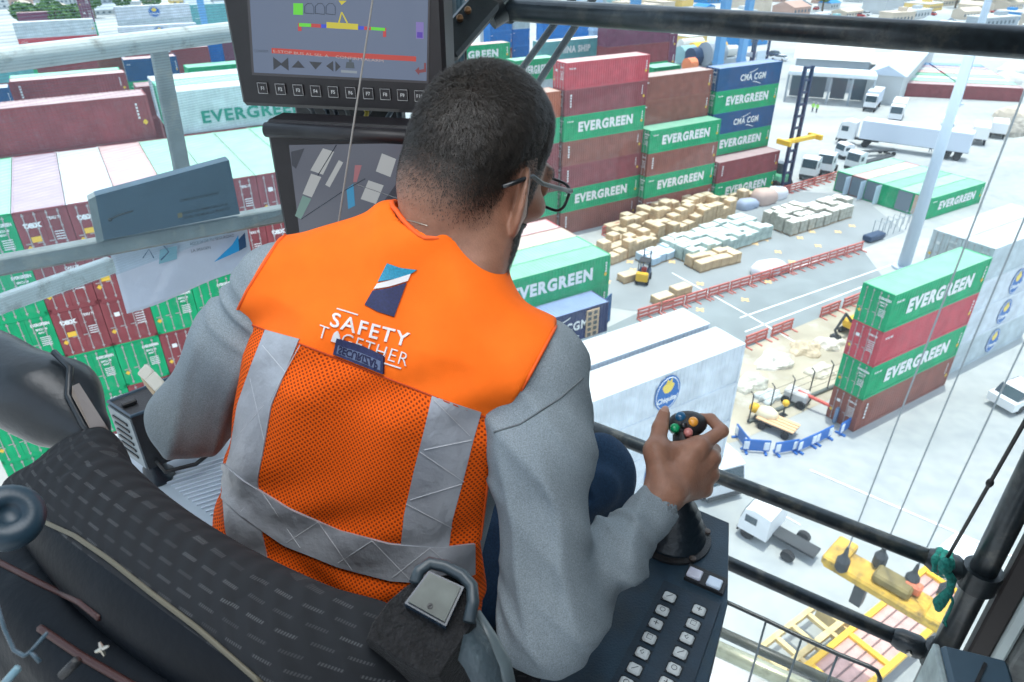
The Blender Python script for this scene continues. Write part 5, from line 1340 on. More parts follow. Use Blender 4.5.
DIAMOND_ME = tmesh(lambda mb: mb.prism([np.array(p) for p in ((11.72, -.02, .95), (11.9, -.02, 1.15), (11.72, -.02, 1.35), (11.54, -.02, 1.15))], (0, .01, 0)), 'warning_sticker', M_YEL)
DDIA_ME = tmesh(lambda mb: mb.prism([np.array(p) for p in ((-.05, 2.16, .75), (-.05, 2.30, .9), (-.05, 2.16, 1.05), (-.05, 2.02, .9))], (.01, 0, 0)), 'warning_sticker', M_YEL)
# doors are seen from -x: left on the picture is +y
DTXT = {}
def door_text(s, y, z, h, w): return lambda mb: put_text(mb, s, (-.055, y, z), -Y_, Z_, height=h, width=w, thick=.008, bold=.04)
DTXT['green'] = tmesh(lambda mb: (door_text('EVERGREEN', 1.02, 2.28, .17, .90)(mb), door_text('EMCU 60', .86, 2.0, .12, .55)(mb), door_text('45G1', .80, 1.80, .10, .3)(mb), [mb.box((-.055, .55, 1.55-.12*k), (.008, .5, .045)) for k in range(5)]), 'door_lettering', M_DECAL)
DTXT['tex'] = tmesh(lambda mb: (door_text('tex', 2.15, 2.0, .36, .85)(mb), door_text('TEXU 71', 1.0, 2.3, .14, .62)(mb), [mb.box((-.055, .65, 1.6-.14*k), (.008, .42, .05)) for k in range(4)]), 'door_lettering', M_DECAL)
DTXT['plain'] = tmesh(lambda mb: (door_text('CAIU 28', 1.0, 2.3, .15, .68)(mb), mb.box((-.055, 1.75, 1.95), (.008, .28, .26)), [mb.box((-.055, .62, 1.9-.16*k), (.008, .5, .05)) for k in range(6)]), 'door_lettering', M_DECAL)
YSTK_ME = tmesh(lambda mb: mb.box((-.056, 1.75, 1.35), (.008, .45, .30)), 'yellow_plate', M_YEL)
CR_ME = tmesh(lambda mb: [mb.box((-.02, y, z), (.07, .20, .12)) for y in (.12, 2.32) for z in (CH-.07,)], 'corner_casting', M_YEL)
def oval_fn(mb):
    pass
M_OVB = mat('logo_blue', (.01, .13, .42), rough=.5); M_OVY = mat('logo_yellow', (.85, .62, .10), rough=.5)
def ovalpts(cx, cz, rx, rz, y): return [np.array((cx + rx*math.cos(2*PI*k/28), y, cz + rz*math.sin(2*PI*k/28))) for k in range(28)]
OV1 = tmesh(lambda mb: mb.prism(ovalpts(6.15, 1.50, .95, 1.18, -.020), (0, .016, 0)), 'logo_oval', M_OVB)
def ov2(mb):
    mb.prism([np.array((6.15 + .42*math.cos(a)*(1+.15*math.sin(3*a)), -.030, 1.88 + .36*math.sin(a))) for a in np.linspace(0, 2*PI, 20)[:-1]], (0, .008, 0))
    mb.prism([np.array(p) for p in ((5.95, -.030, 2.2), (6.05, -.030, 2.48), (6.2, -.030, 2.3), (6.38, -.030, 2.5), (6.4, -.030, 2.2))], (0, .008, 0))
OV2 = tmesh(ov2, 'logo_fruit', M_OVY)
def ov3(mb):
    put_text(mb, 'Chiquita', (5.42, -.028, .92), X_, Z_, height=.34, width=1.46, thick=.008, bold=.03)
    mb.tube([(p[0]*1, -.026, p[2]) for p in ovalpts(6.15, 1.50, .84, 1.06, 0)] , .025, 4)
OV3 = tmesh(ov3, 'logo_lettering', M_DECAL)
def finish_c(root, colour, deco, doors):
    m = CC[colour]
    if doors:
        for k in (0, 1):
            d = part_obj('door', DOOR_ME[k], root, m)
            for r in (2*k, 2*k+1): part_obj('lock_rod', ROD_ME[r], d)
        part_obj('warning_sticker', DDIA_ME, root)
        part_obj('door_lettering', DTXT['green' if colour in ('green', 'lightgreen') else (doors if doors in ('tex', 'plain') else 'plain')], root)
        if doors == 'tex': part_obj('yellow_plate', YSTK_ME, root)
    if deco == 'EG': part_obj('lettering', EG_ME, root)
    if deco == 'EGD': part_obj('lettering', EGD_ME, root)
    if deco == 'CMA': part_obj('lettering', CMA_ME, root)
    if deco == 'OV':
        o = part_obj('logo_oval', OV1, root); part_obj('logo_fruit', OV2, o); part_obj('logo_lettering', OV3, o)
    if deco in ('M', 'EG'): part_obj('marking', MARK_ME, root); part_obj('warning_sticker', DIAMOND_ME, root)
    if deco == 'V': part_obj('marking', VMARK_ME, root); part_obj('warning_sticker', DIAMOND_ME, root)
LABELS = {}
def cont(u, v, z, colour, label, group, deco='M', doors='plain', rot=0, scale=1.0, roof=None):
    """rot 0: long side faces the camera, doors at low u; rot 1: doors face the camera"""
    o = bpy.data.objects.new('shipping_container', BODY_ME); COL.objects.link(o)
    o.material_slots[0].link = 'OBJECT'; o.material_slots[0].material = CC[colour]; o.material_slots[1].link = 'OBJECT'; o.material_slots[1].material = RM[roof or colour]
    finish_c(o, colour, deco, doors)
    P = UV(u, v, z) if rot == 0 else UV(u + CW, v, z)
    o.location = tuple(P); o.rotation_euler = (0, 0, YAW + (PI/2 if rot else 0)); o.scale = (scale, 1, 1)
    if label in LABELS: LABELS[label] += 1; print('DUP LABEL', label)
    LABELS[label] = 1
    return tag(o, label, 'container', group)
def stack(u, v, cols, where, group, decos=None, z0=0, doors='plain', rot=0, scale=1.0, names=None):
    """cols bottom to top"""
    n = len(cols)
    for k, c in enumerate(cols):
        if c is None: continue
        d = decos[k] if decos else 'M'
        nm = {'tan': 'tan', 'navy': 'dark blue', 'pale': 'pale grey', 'lightgreen': 'bright green', 'teal': 'teal'}.get(c, c)
        cont(u, v, z0 + k*CH, c, '%s container, %s %s' % (nm, ORD[n-1-k], where), group, d, doors, rot, scale)
G0 = 'containers stacked in the yard'
# A: four-high stack, right
stack(44.1, 22.25, ['brown', 'green', 'red', 'green'], 'of the nearest stack at the right', 'four-high stack at the right', ['V', 'EG', 'M', 'EG'])
# B: white reefer stack behind it
stack(58.1, 23.0, ['pale', 'white', 'white', 'pale'], 'of the white reefer stack, front row', 'white reefer stack', ['OV', 'OV', 'OV', None])
stack(58.1, 25.5, [None, None, 'pale', 'pale'], 'of the white reefer stack, back row', 'white reefer stack', [None]*4)
# C, D, T: centre
stack(47.8, 66.4, ['brown', 'green', 'maroon', 'brown', 'green', 'maroon', 'red'], 'in the seven-high stack beside the spectacles', 'seven-high centre stack', ['V', 'EG', 'V', 'V', 'EG', 'V', 'M'])
stack(60.15, 65.2, ['brown', 'green', 'brown', 'green'], 'in the centre front stack behind the carton pallets', 'centre front stack', ['M', 'EG', 'V', 'EG'])
stack(60.15, 67.8, [None, None, None, None, 'brown', 'brown'], 'in the tall brown stack behind the centre front stack', 'tall brown centre stack', [None, None, None, None, 'M', 'M'])
stack(72.75, 64.8, ['green', 'maroon'], 'in the two-high stack by the blue mast', 'two-high stack by the mast', ['EG', 'V'])
stack(73.3, 67.6, [None, None, 'green', 'navy', 'green', 'navy'], 'in the blue-and-green stack by the mast', 'blue and green stack by the mast', [None, None, 'EG', 'CMA', 'EG', 'CMA'])
stack(35.2, 66.6, ['brown', 'lightgreen', 'maroon', 'maroon', 'lightgreen', 'orange'], 'just left of the seven-high centre stack', 'stack hidden behind the head', [None]*6)
# E and CMA below the shoulder
stack(24.3, 43.0, ['green', 'green', 'green'], 'in the low block beside the orange shoulder, front row', 'low block beside the shoulder', ['M', 'M', 'EG'])
cont(24.3, 45.5, 5.8, 'lightgreen', 'green container roof, second row of the low block by the beard', 'low block beside the shoulder', None, None)
cont(24.3, 48.0, 5.8, 'tan', 'tan container roof, third row of the low block by the beard', 'low block beside the shoulder', None, None)
cont(24.3, 50.6, 5.8, 'red', 'pink container roof, last row of the low block by the beard', 'low block beside the shoulder', None, None, roof='red')
for k, (v, c) in enumerate(((45.5, 'green'), (48.0, 'brown'), (50.6, 'maroon'))):
    pass
stack(22.3, 40.4, ['pale', 'indigo'], 'of the pair below the bearded chin', 'pair below the chin', [None, None], doors=None)
o = [x for x in bpy.data.objects if x.get('label') == 'indigo container, topmost of the pair below the bearded chin'][0]
cc_ = part_obj('lettering', CMA_ME, o); cc_.location = (.9, 0, .1)
# wooden crate load showing in the right third of the open dark-blue container
th = thing('open_rack_load', UV(32.2, 40.2, 2.9), 'plywood crates showing at the end of the dark blue container', 'crates')
M_PLY = mat('plywood', (.55, .40, .26), rough=.8, noise=.2, nscale=3)
MB().box(UV(32.75, 40.33, 4.28), (1.3, .10, 2.5), ax=np.stack([LD, VD, UP])).build('crate_panel', M_PLY, th)
for i in range(2):
    for j in range(5): MB().box(UV(32.4+.6*i, 40.26, 3.25+.5*j), (.34, .05, .30), ax=np.stack([LD, VD, UP])).build('dark_gap', M_INNER, th)
MB().box(UV(34.48, 41.0, 4.30), (.06, 1.15, 2.6), ax=np.stack([LD, VD, UP])).build('end_sheet', M_PLY, th)
for j in range(3): MB().box(UV(34.53, 41.0, 3.5+.75*j), (.03, .3, .3), ax=np.stack([LD, VD, UP])).build('dark_gap', M_INNER, th)
MB().box(UV(35.2, 41.4, 4.30), (1.4, .08, 2.7), ax=np.stack([norm(LD + VD*.5), norm(VD - LD*.5), UP])).build('swung_door', CC['navy'], th)
# F: two white reefers near the hand
stack(18.4, 23.1, ['white', 'white', 'white', 'white'], 'of the white stack behind the raised thumb', 'white stack by the hand', ['OV', 'OV', None, 'OV'], doors=None)
stack(18.4, 26.0, [None, 'white', 'white', 'white'], 'of the white row behind the raised thumb stack', 'white stack by the hand', [None]*4, doors=None)
# left: wall of container ends
WALL = {6: 'gmmmmmgggg', 5: 'gmmommmgrg', 4: 'gmmgmggrmg', 3: 'gggmmgmggm', 2: 'ggmmgmgmgm', 1: 'gmmgmggmgg', 0: 'mgmgmmgmgg'}
# columns start at u = -9.05
wc = {'g': 'green', 'm': 'maroon', 'o': 'orange', 'r': 'brown'}
WALL = {6: 'gg mmmmmmgg', 5: 'gg mmommmrg', 4: 'gg mmggmgmr', 3: 'gg ggmmgrgm', 2: 'gg gmmgmmgg', 1: 'gm mgmmgmgm', 0: 'mg ggmmggmg'}
RW = ['top row', 'second row', 'third row', 'fourth row', 'fifth row', 'sixth row', 'bottom row']
CN = ['first', 'second', 'third', 'fourth', 'fifth', 'sixth', 'seventh', 'eighth', 'ninth', 'tenth', 'eleventh']
doors_cycle = {'m': ['tex', 'plain', 'tex'], 'o': ['plain'], 'r': ['tex'], 'g': ['plain']}
rowcol = {6: ['green', 'purple', 'purple'], }
roofs = ['mint', 'mint', 'purple', 'pale', 'red', 'mint', 'mint', 'mint', 'mint', 'mint']
for lev in range(7):
    row = WALL[lev].replace(' ', '')
    for c, ch in enumerate(row):
        u = -9.05 + 2.475*c; cn = wc[ch]
        lb = '%s container end, %s, %s column, in the wall of container ends at left' % ({'green': 'green', 'maroon': 'maroon', 'orange': 'orange', 'brown': 'brown'}[cn], RW[6-lev], CN[c])
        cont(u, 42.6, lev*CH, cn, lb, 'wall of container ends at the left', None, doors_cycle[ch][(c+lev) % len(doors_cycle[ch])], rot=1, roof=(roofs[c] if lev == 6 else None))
# left upper: long sides
cont(-7.6, 55.2, 20.3, 'maroon', 'long dark red container lying on the roofs, top left', G0, 'V', None, scale=1.0)
cont(5.6, 55.2, 20.3, 'pale', 'pale blue container with green lettering left of the lower monitor', G0, 'EGD', None, roof='white')
for k, (v, c) in enumerate(((57.8, 'mint'), (60.4, 'white'))):
    cont(5.6, v, 20.3, c if c != 'white' else 'pale', '%s container roof, %s row behind the green-lettered pale container' % (('mint', 'white')[k], ('first', 'second')[k]), G0, None, None, roof=c)
def lu(x, y, z): P = atz(x, y, z); return float(P @ LD), float(P @ VD)
HID = 'container lower in one of the far stacks, hidden behind nearer containers'
def fill(u, v, z, s, rot=0):
    k = 0
    while z > .1:
        z -= CH; o = bpy.data.objects.new('shipping_container', BODY_ME); COL.objects.link(o); c = ['maroon', 'green', 'brown'][k % 3]; k += 1
        o.material_slots[0].link = 'OBJECT'; o.material_slots[0].material = CC[c]
        P = UV(u, v, z) if rot == 0 else UV(u + CW, v, z); o.location = tuple(P); o.rotation_euler = (0, 0, YAW + (PI/2 if rot else 0)); o.scale = (s, 1, 1)
        tag(o, HID, 'container', 'hidden lower containers of the far stacks')
def cpx(xl, yl, xr, ztop, colour, label, group=G0, deco='M', doors=None, roof=None, below=()):
    """container whose near upper long edge starts at pixel (xl, yl) and ends near column xr"""
    u, v = lu(xl, yl, ztop)
    lo, hi = 1.0, 60.0
    for _ in range(40):
        mid = (lo+hi)/2
        if pxof(UV(u+mid, v, ztop))[0] < xr: lo = mid
        else: hi = mid
    s = lo/CL
    cont(u, v, ztop-CH, colour, label, group, deco, doors, 0, s, roof)
    for k, (c, lb) in enumerate(below): cont(u, v, ztop-CH*(k+2), c, lb, group, 'M', None, 0, s)
    fill(u, v, ztop-CH*(1+len(below)), s)
    return u, v, s
cpx(9, 82, 125, 17.4, 'maroon', 'dark red container behind the top left one, under a mint roof', deco='V', roof='red')
u_, v_ = lu(9, 82, 17.4); cont(u_, v_+2.6, 14.5, 'green', 'mint-roofed container behind the two dark red ones at left', G0, None, None, roof='mint')
cpx(123, 60, 176, 17.4, 'navy', 'blue container below the white handrail, right of the stanchion', deco='M', doors='plain', roof='red', below=(('green', 'green container under the blue one by the stanchion'),))
cpx(136, 87, 160, 20.3, 'maroon', 'small dark red container peeking out left of the stanchion', deco=None)
cpx(172, 49, 208, 17.4, 'maroon', 'dark red container just under the white handrail near the monitor', deco=None)
cpx(205, 44, 222, 17.4, 'blue', 'small blue container left of the upper monitor, under the handrail', deco=None)
cpx(222, 43, 246, 17.4, 'purple', 'purple container touching the left edge of the upper monitor', deco=None)
cpx(187, 68, 250, 20.3, 'green', 'green container roof left of the upper monitor bezel', deco=None, roof='lightgreen')
cpx(12, 23, 93, 17.4, 'pale', 'long white container above the handrail, upper left', deco='M', roof='white', below=(('red', 'red container under the long white one, upper left'),))
cpx(16, 13, 90, 8.7, 'purple', 'purple container with pink roof above the long white one', deco=None, roof='red')
cpx(114, 7, 189, 17.4, 'white', 'upper white reefer with blue oval, top left', deco='OV', roof='white', below=(('pale', 'pale container under the upper white reefer, top left'),))
cpx(118, 27.5, 196, 14.5, 'white', 'lower white reefer with blue oval, top left', deco='OV', roof='white', below=(('pale', 'pale container under the two white reefers, top left'),))
u_, v_ = lu(88, 36, 11.6)
for k, c in enumerate(('green', 'purple', 'purple', 'purple')):
    cont(u_-.1, v_, 11.6 + k*CH, c, '%s container end, %s of the narrow column, upper left' % (c, ORD[3-k]), 'narrow column, upper left', None, 'plain', rot=1, scale=.5)
u_, v_ = lu(-14, 52, 8.7)
for k, c in enumerate(('navy', 'teal', 'green', 'green')):
    cont(u_, v_, 8.7 + k*CH, c, '%s container, %s of the column in the top left corner' % (c if c != 'navy' else 'dark blue', ORD[3-k]), 'corner column, top left', None, 'plain', rot=1, scale=.5)
cpx(190, 5, 250, 14.5, 'teal', 'upper teal container right of the white reefers', deco='M', roof='teal', below=(('teal', 'lower teal container right of the white reefers'),))
# top centre
cpx(430, 49, 510, 17.4, 'green', 'green lettered container just above the crown of the head', deco='EG', roof='red', below=(('green', 'lower green container just above the crown of the head'),))
cpx(515, 61, 556, 17.4, 'green', 'green container between the wiper rods and the red one', deco='EG', roof='mint', below=(('pale', 'pale container under the green one by the red stack'),))
cpx(541, 42.5, 609, 17.4, 'teal', 'teal container with white lettering above the red one', deco=None, roof='white')
o = [x for x in bpy.data.objects if x.get('label') == 'teal container with white lettering above the red one'][0]
part_obj('lettering', tmesh(side_text('CHINA SHIP', 2.6, 1.0, .95, 6.2, bold=.05), 'lettering', M_DECAL), o)
cpx(543, 20, 590, 17.4, 'blue', 'bright blue container under the top rail, centre', deco=None, below=(('blue', 'lower bright blue container behind the teal one'),))
cpx(490, 14, 512, 20.3, 'blue', 'bright blue container right of the corner post', deco=None, below=(('blue', 'lower bright blue container right of the corner post'), ('maroon', 'dark red container under the blue pair by the corner post')))
cpx(513, 12, 530, 20.3, 'pale', 'pale grey container between the blue ones, centre top', deco=None, below=(('blue', 'blue container under the pale grey one, centre top'), ('blue', 'lowest blue container under the pale grey one, centre top')))
cpx(616, 38.5, 678, 17.4, 'purple', 'purple container behind the red one', deco='V', roof='white', below=(('purple', 'lower purple container behind the red one'),))
cpx(608, 27, 672, 20.3, 'purple', 'purple container directly under the top rail', deco=None)
cpx(654, 68, 681, 17.4, 'green', 'small green container between the red and brown stacks', deco=None, roof='mint')
cpx(-46, 92, 8, 17.4, 'navy', 'dark blue container at the left picture edge beside the dark red one', deco='M', roof='pale')
cpx(97, 58, 121, 17.4, 'brown', 'brown container left of the blue one below the white handrail', deco=None, roof='red')
cpx(-30, 66, 30, 14.5, 'teal', 'teal container under the handrail at the left picture edge', deco=None, roof='mint')
cpx(34, 60, 96, 14.5, 'maroon', 'dark red container just under the handrail, far left', deco=None, roof='mint')
# row of side-by-side green containers, open towards the yard
grow = ['mint', 'red', 'mint', 'green', 'mint', 'green']
for k, c in enumerate(grow):
    v = 60.3 - 2.75 - 2.36*k*1.0
    o = cont(92.3, v, 0, 'green' if c != 'red' else 'brown', '%s-roofed container, %s from the left in the open-fronted row' % ({'mint': 'mint', 'red': 'pink', 'green': 'green'}[c], CN[k]), 'open-fronted row', 'EG' if k == 5 else None, None, roof=c, scale=1.05)
    if k in (0, 1, 2, 4): part_obj('inner_void', tmesh(lambda mb: mb.box((-.03, CW/2, CH/2), (.04, CW-.4, CH-.35)), 'inner_void', mat('void_grey', (.16, .21, .25), rough=.9)), o)
    else: 
        for j in (0, 1): part_obj('door', DOOR_ME[j], o, CC['green' if k == 3 else 'tan'])
    if k in (0, 1, 2): part_obj('swung_door', tmesh(lambda mb: mb.box((-.6, .05, CH/2), (1.15, .06, CH-.3)), 'swung_door', mat('door_back', (.55, .68, .78), rough=.7)), o)

for (u, v, z) in ((-7.6, 55.2, 20.3), (5.6, 55.2, 20.3), (5.6, 57.8, 20.3), (5.6, 60.4, 20.3), (35.2, 66.6, 0), (58.1, 25.5, 5.8), (24.3, 45.5, 5.8), (24.3, 48.0, 5.8), (24.3, 50.6, 5.8), (60.15, 67.8, 11.6), (73.3, 67.6, 5.8), (18.4, 26.0, 2.9)): fill(u, v, z, 1.0)
u_, v_ = lu(9, 82, 17.4); fill(u_, v_+2.6, 14.5, 1.0)
u_, v_ = lu(88, 36, 11.6); fill(u_-.1, v_, 11.6, .5, 1)
u_, v_ = lu(-14, 52, 8.7); fill(u_, v_, 8.7, .5, 1)
# ---- ground
def ground_mat():
    m = mat('yard_concrete', (.46, .48, .47), rough=.9, spec=.15); nt = m.node_tree; b = nt.nodes['Principled BSDF']; tc = nt.nodes.new('ShaderNodeTexCoord')
    n1 = nt.nodes.new('ShaderNodeTexNoise'); n1.inputs['Scale'].default_value = .05; n1.inputs['Detail'].default_value = 8; n1.inputs['Roughness'].default_value = .6
    n2 = nt.nodes.new('ShaderNodeTexNoise'); n2.inputs['Scale'].default_value = .8; n2.inputs['Detail'].default_value = 6
    mp = nt.nodes.new('ShaderNodeMapping'); mp.inputs['Rotation'].default_value = (0, 0, YAW); mp.inputs['Scale'].default_value = (.35, 1, 1)
    nt.links.new(tc.outputs['Object'], mp.inputs['Vector']); nt.links.new(mp.outputs[0], n1.inputs['Vector']); nt.links.new(tc.outputs['Object'], n2.inputs['Vector'])
    r = nt.nodes.new('ShaderNodeValToRGB'); r.color_ramp.elements[0].position = .35; r.color_ramp.elements[1].position = .65; r.color_ramp.elements[0].color = (.33, .36, .37, 1); r.color_ramp.elements[1].color = (.50, .515, .50, 1)
    mx = nt.nodes.new('ShaderNodeMath'); mx.operation = 'MULTIPLY_ADD'; mx.inputs[1].default_value = .3; nt.links.new(n2.outputs['Fac'], mx.inputs[0]); sb = nt.nodes.new('ShaderNodeMath'); sb.operation = 'SUBTRACT'; sb.inputs[1].default_value = .15
    nt.links.new(n1.outputs['Fac'], mx.inputs[2]); nt.links.new(mx.outputs[0], sb.inputs[0]); nt.links.new(sb.outputs[0], r.inputs['Fac']); nt.links.new(r.outputs['Color'], b.inputs['Base Color']); return m
g_ = MB(); g_.add([(-900, -200, 0), (1400, -200, 0), (1400, 1800, 0), (-900, 1800, 0)], [(0, 1, 2, 3)]); o = g_.build('ground', ground_mat()); struct(o); o['label'] = 'pale concrete ground of the port yard'
LA = np.stack([LD, VD, UP])
def flat(name, pts, z, m, label, kind='structure'):
    P = [atz(x, y, 0) for x, y in pts]; P = [np.array([p[0], p[1], z]) for p in P]
    o = MB().prism(P, -UP*.012).build(name, m); o['kind'] = kind; o['label'] = label; return o
flat('asphalt_lane', [(560, 350), (640, 312), (862, 249), (900, 300), (744, 348), (600, 420)], .015, mat('asphalt_lane', (.27, .31, .32), rough=.9, noise=.12, nscale=.3, spec=.15), 'grey asphalt lane between the two red fences')
flat('asphalt_yard', [(560, 300), (600, 246), (640, 226), (780, 190), (860, 196), (905, 232), (862, 249), (640, 312)], .014, mat('asphalt_yard', (.31, .34, .35), rough=.9, noise=.10, nscale=.2, spec=.15), 'grey asphalt floor under the pallets')
flat('sand_patch', [(742, 350), (862, 300), (880, 372), (846, 392), (742, 440), (700, 450), (700, 380)], .02, mat('sand_ground', (.46, .42, .33), rough=.95, noise=.22, nscale=.25, dirt=(.56, .54, .48), dscale=.3, spec=.1), 'sandy patch between the white containers and the tall stack')
# painted lines
M_LINE = mat('painted_line', (.78, .80, .80), rough=.8)
def line(x0, y0, x1, y1, w=.18, lb=''):
    a, b = atz(x0, y0, 0), atz(x1, y1, 0); ax = norm(b-a); o = MB().box((a+b)/2 + UP*.03, (np.linalg.norm(b-a), w, .01), ax=np.stack([ax, np.cross(UP, ax), UP])).build('painted_line', M_LINE); o['kind'] = 'structure'; o['label'] = lb
for (a, b, c, d) in ((740, 318, 900, 262), (745, 332, 870, 284), (672, 273, 742, 312), (742, 312, 800, 345), (730, 290, 860, 246), (870, 308, 920, 286), (810, 470, 1020, 560)): line(a, b, c, d, lb='white painted ground line')
line(742, 492, 800, 525, .12, 'thin pale joint in the concrete'); 
for x, y in ((607,282),(630,262),(633,270),(652,246),(672,262),(700,284),(725,262),(745,300),(768,282),(792,262),(818,246),(838,232),(755,244),(778,252),(800,238),(852,226),(700,310),(668,300),(812,232),(740,190),(765,240)):
    P = atz(x, y, 0); o = MB().box(P + UP*.035, (1.0, .28, .01), ax=LA).box(P + UP*.035, (.28, 1.0, .011), ax=LA).build('ground_mark', mat('mark_orange', (.85, .58, .28), rough=.8)); o['kind'] = 'structure'; o['label'] = 'orange cross painted on the asphalt'

# ---- red fence sections
M_FENCE = mat('fence_red', (.60, .16, .13), rough=.6)
def fence_section(L=2.9):
    r = thing('fence_section', (0, 0, 0), '', 'fence'); h = 1.1
    mb = MB()
    for z in (.25, .65, 1.05): mb.box((0, 0, z), (L, .14, .20))
    mb.build('fence_rail', M_FENCE, r)
    for x in (-L/2+.1, 0, L/2-.1): MB().box((x, 0, .58), (.10, .10, 1.16)).box((x, -.35, .05), (.14, .9, .10)).build('fence_post', M_FENCE, r)
    return r
FS = fence_section(); first = True
def place(proto, loc, rot, label, group, scale=None):
    global _used
    if proto.name not in _used: _used.add(proto.name); r = proto; r.location = tuple(loc); r.rotation_euler = (0, 0, rot); r['label'] = label; r['group'] = group
    else: r = dup(proto, loc, rot, label, group)
    if scale: r.scale = scale if not np.isscalar(scale) else (scale,)*3
    return r
_used = set()
def fence_run(x0, y0, x1, y1, lb, grp, gaps=()):
    a, b = atz(x0, y0, 0), atz(x1, y1, 0); n = max(1, int(np.linalg.norm(b-a)/3.0)); rot = math.atan2(*(b-a)[[1, 0]])
    for k in range(n):
        if k in gaps: continue
        place(FS, a + (b-a)*(k+.5)/n, rot, lb, grp)
fence_run(636, 320, 862, 250, 'red fence section in the long line between the pallets and the asphalt lane', 'long red fence between pallets and lane')
fence_run(742, 348, 862, 301, 'red fence section at the edge of the sand patch', 'red fence at the sand patch', gaps=(2,))
fence_run(775, 196, 838, 178, 'red fence section behind the pallets, near the blue mast', 'red fence by the mast')
fence_run(600, 236, 640, 224, 'pale rusty fence section along the foot of the centre stacks', 'fence at the foot of the centre stacks')

# ---- pallets of goods
M_TAN = mat('carton_tan', (.58, .42, .25), rough=.85, noise=.18, nscale=1.5); M_TAN2 = mat('carton_light', (.72, .60, .42), rough=.85, noise=.12, nscale=1.5)
M_WRAP = mat('green_wrap', (.40, .50, .46), rough=.5, noise=.25, nscale=1.5); M_WRAPT = mat('wrap_top', (.70, .76, .74), rough=.6); M_SACK = mat('sack_grey', (.44, .43, .36), rough=.8, noise=.2, nscale=2); M_SACKT = mat('sack_top', (.80, .79, .74), rough=.8)
M_WOOD = mat('pallet_wood', (.40, .28, .16), rough=.9)
def pallet(name, body, top, h, tie=None):
    r = thing(name, (0, 0, 0), '', 'pallet')
    mb = MB()
    for y in (-.5, 0, .5): mb.box((0, y, .06), (1.2, .1, .08))
    for x in (-.5, -.17, .17, .5): mb.box((x, 0, .12), (.14, 1.1, .03))
    mb.build('pallet_base', M_WOOD, r)
    mb = MB(); nl = max(1, int(h/.5)); hh = h/nl
    for k in range(nl):
        for sx in (-1, 1):
            for sy in (-1, 1): mb.box((sx*.29, sy*.27, .135+hh*(k+.5)), (.57, .53, hh-.02), bev=.03)
    mb.build('load', body, r)
    MB().box((0, 0, .14+h), (1.06, .98, .03), bev=.012).build('top_sheet', top, r)
    return r
PT = [pallet('carton_pallet', M_TAN, M_TAN2, .9), pallet('carton_pallet', M_TAN, M_TAN2, 1.5), pallet('carton_pallet', M_TAN, M_TAN2, 2.0)]
PG = [pallet('wrapped_pallet', M_WRAP, M_WRAPT, 1.3)]; PS = [pallet('sack_pallet', M_SACK, M_SACKT, 1.4)]; PB = [pallet('blue_white_pallet', mat('drum_blue', (.45, .60, .72), rough=.5), mat('lid_white', (.82, .88, .92), rough=.5), .8)]
def block(protos, x0, y0, x1, y1, nu, nv, du, dv, lb, grp, jit=.12, skip=.0, lean=None):
    a = atz(x0, y0, 0); b = atz(x1, y1, 0); ax = norm(b-a); q = np.cross(UP, ax); n = 0
    for i in range(nu):
        for j in range(nv):
            if rnd.random() < skip: continue
            P = a + (b-a)*(i/(nu-1)) + q*(j*dv) + np.array([rnd.uniform(-jit, jit), rnd.uniform(-jit, jit), 0])
            place(rnd.choice(protos), P, math.atan2(ax[1], ax[0]) + rnd.uniform(-.08, .08), lb, grp, scale=(1.15, 1.15, rnd.uniform(.95, 1.3)))
block(PT, 641, 246, 728, 216, 13, 5, 1, 1.32, 'pallet of tan cartons in the big block before the centre stacks', 'big block of tan carton pallets', skip=.08)
block(PT[:2], 612, 262, 650, 248, 6, 3, 1, 1.3, 'pallet of tan cartons near the green container and forklift', 'tan cartons near the forklift')
block(PT[:2], 730, 206, 748, 200, 3, 2, 1, 1.5, 'tan carton pallet at the far right end of the carton block', 'far end tan cartons', jit=.3)
block(PG, 690, 262, 764, 238, 11, 4, 1, 1.3, 'green-wrapped pallet with pale top in the block by the long red fence', 'green-wrapped pallets', jit=.06)
block(PT[:1], 700, 270, 733, 262, 5, 2, 1, 1.25, 'tan carton pallet in front of the green-wrapped block', 'tan cartons before the wrapped block', jit=.08)
block(PB, 652, 264, 680, 254, 5, 2, 1, 1.2, 'low blue and white pallet between the cartons and the wrapped block', 'low blue and white pallets', jit=.2)
block(PS, 790, 234, 852, 215, 9, 3, 1, 1.35, 'sack pallet with pale top in the small block left of the white pole', 'sack pallets by the pole', jit=.08, skip=.06)
block(PS, 776, 226, 800, 219, 4, 2, 1, 1.35, 'sack pallet at the left end of the small sack block', 'left sack pallets', jit=.1)
for (x, y, lb) in ((662, 302, 'lone pallet of pale cartons beside the red fence, nearer the forklift'), (680, 293, 'lone pallet of pale cartons beside the red fence, farther from the forklift'), (628, 280, 'carton pallet beside the forklift')):
    place(PT[0], atz(x, y, 0), YAW, lb, 'lone carton pallets', scale=(1.9, 1.2, .8))
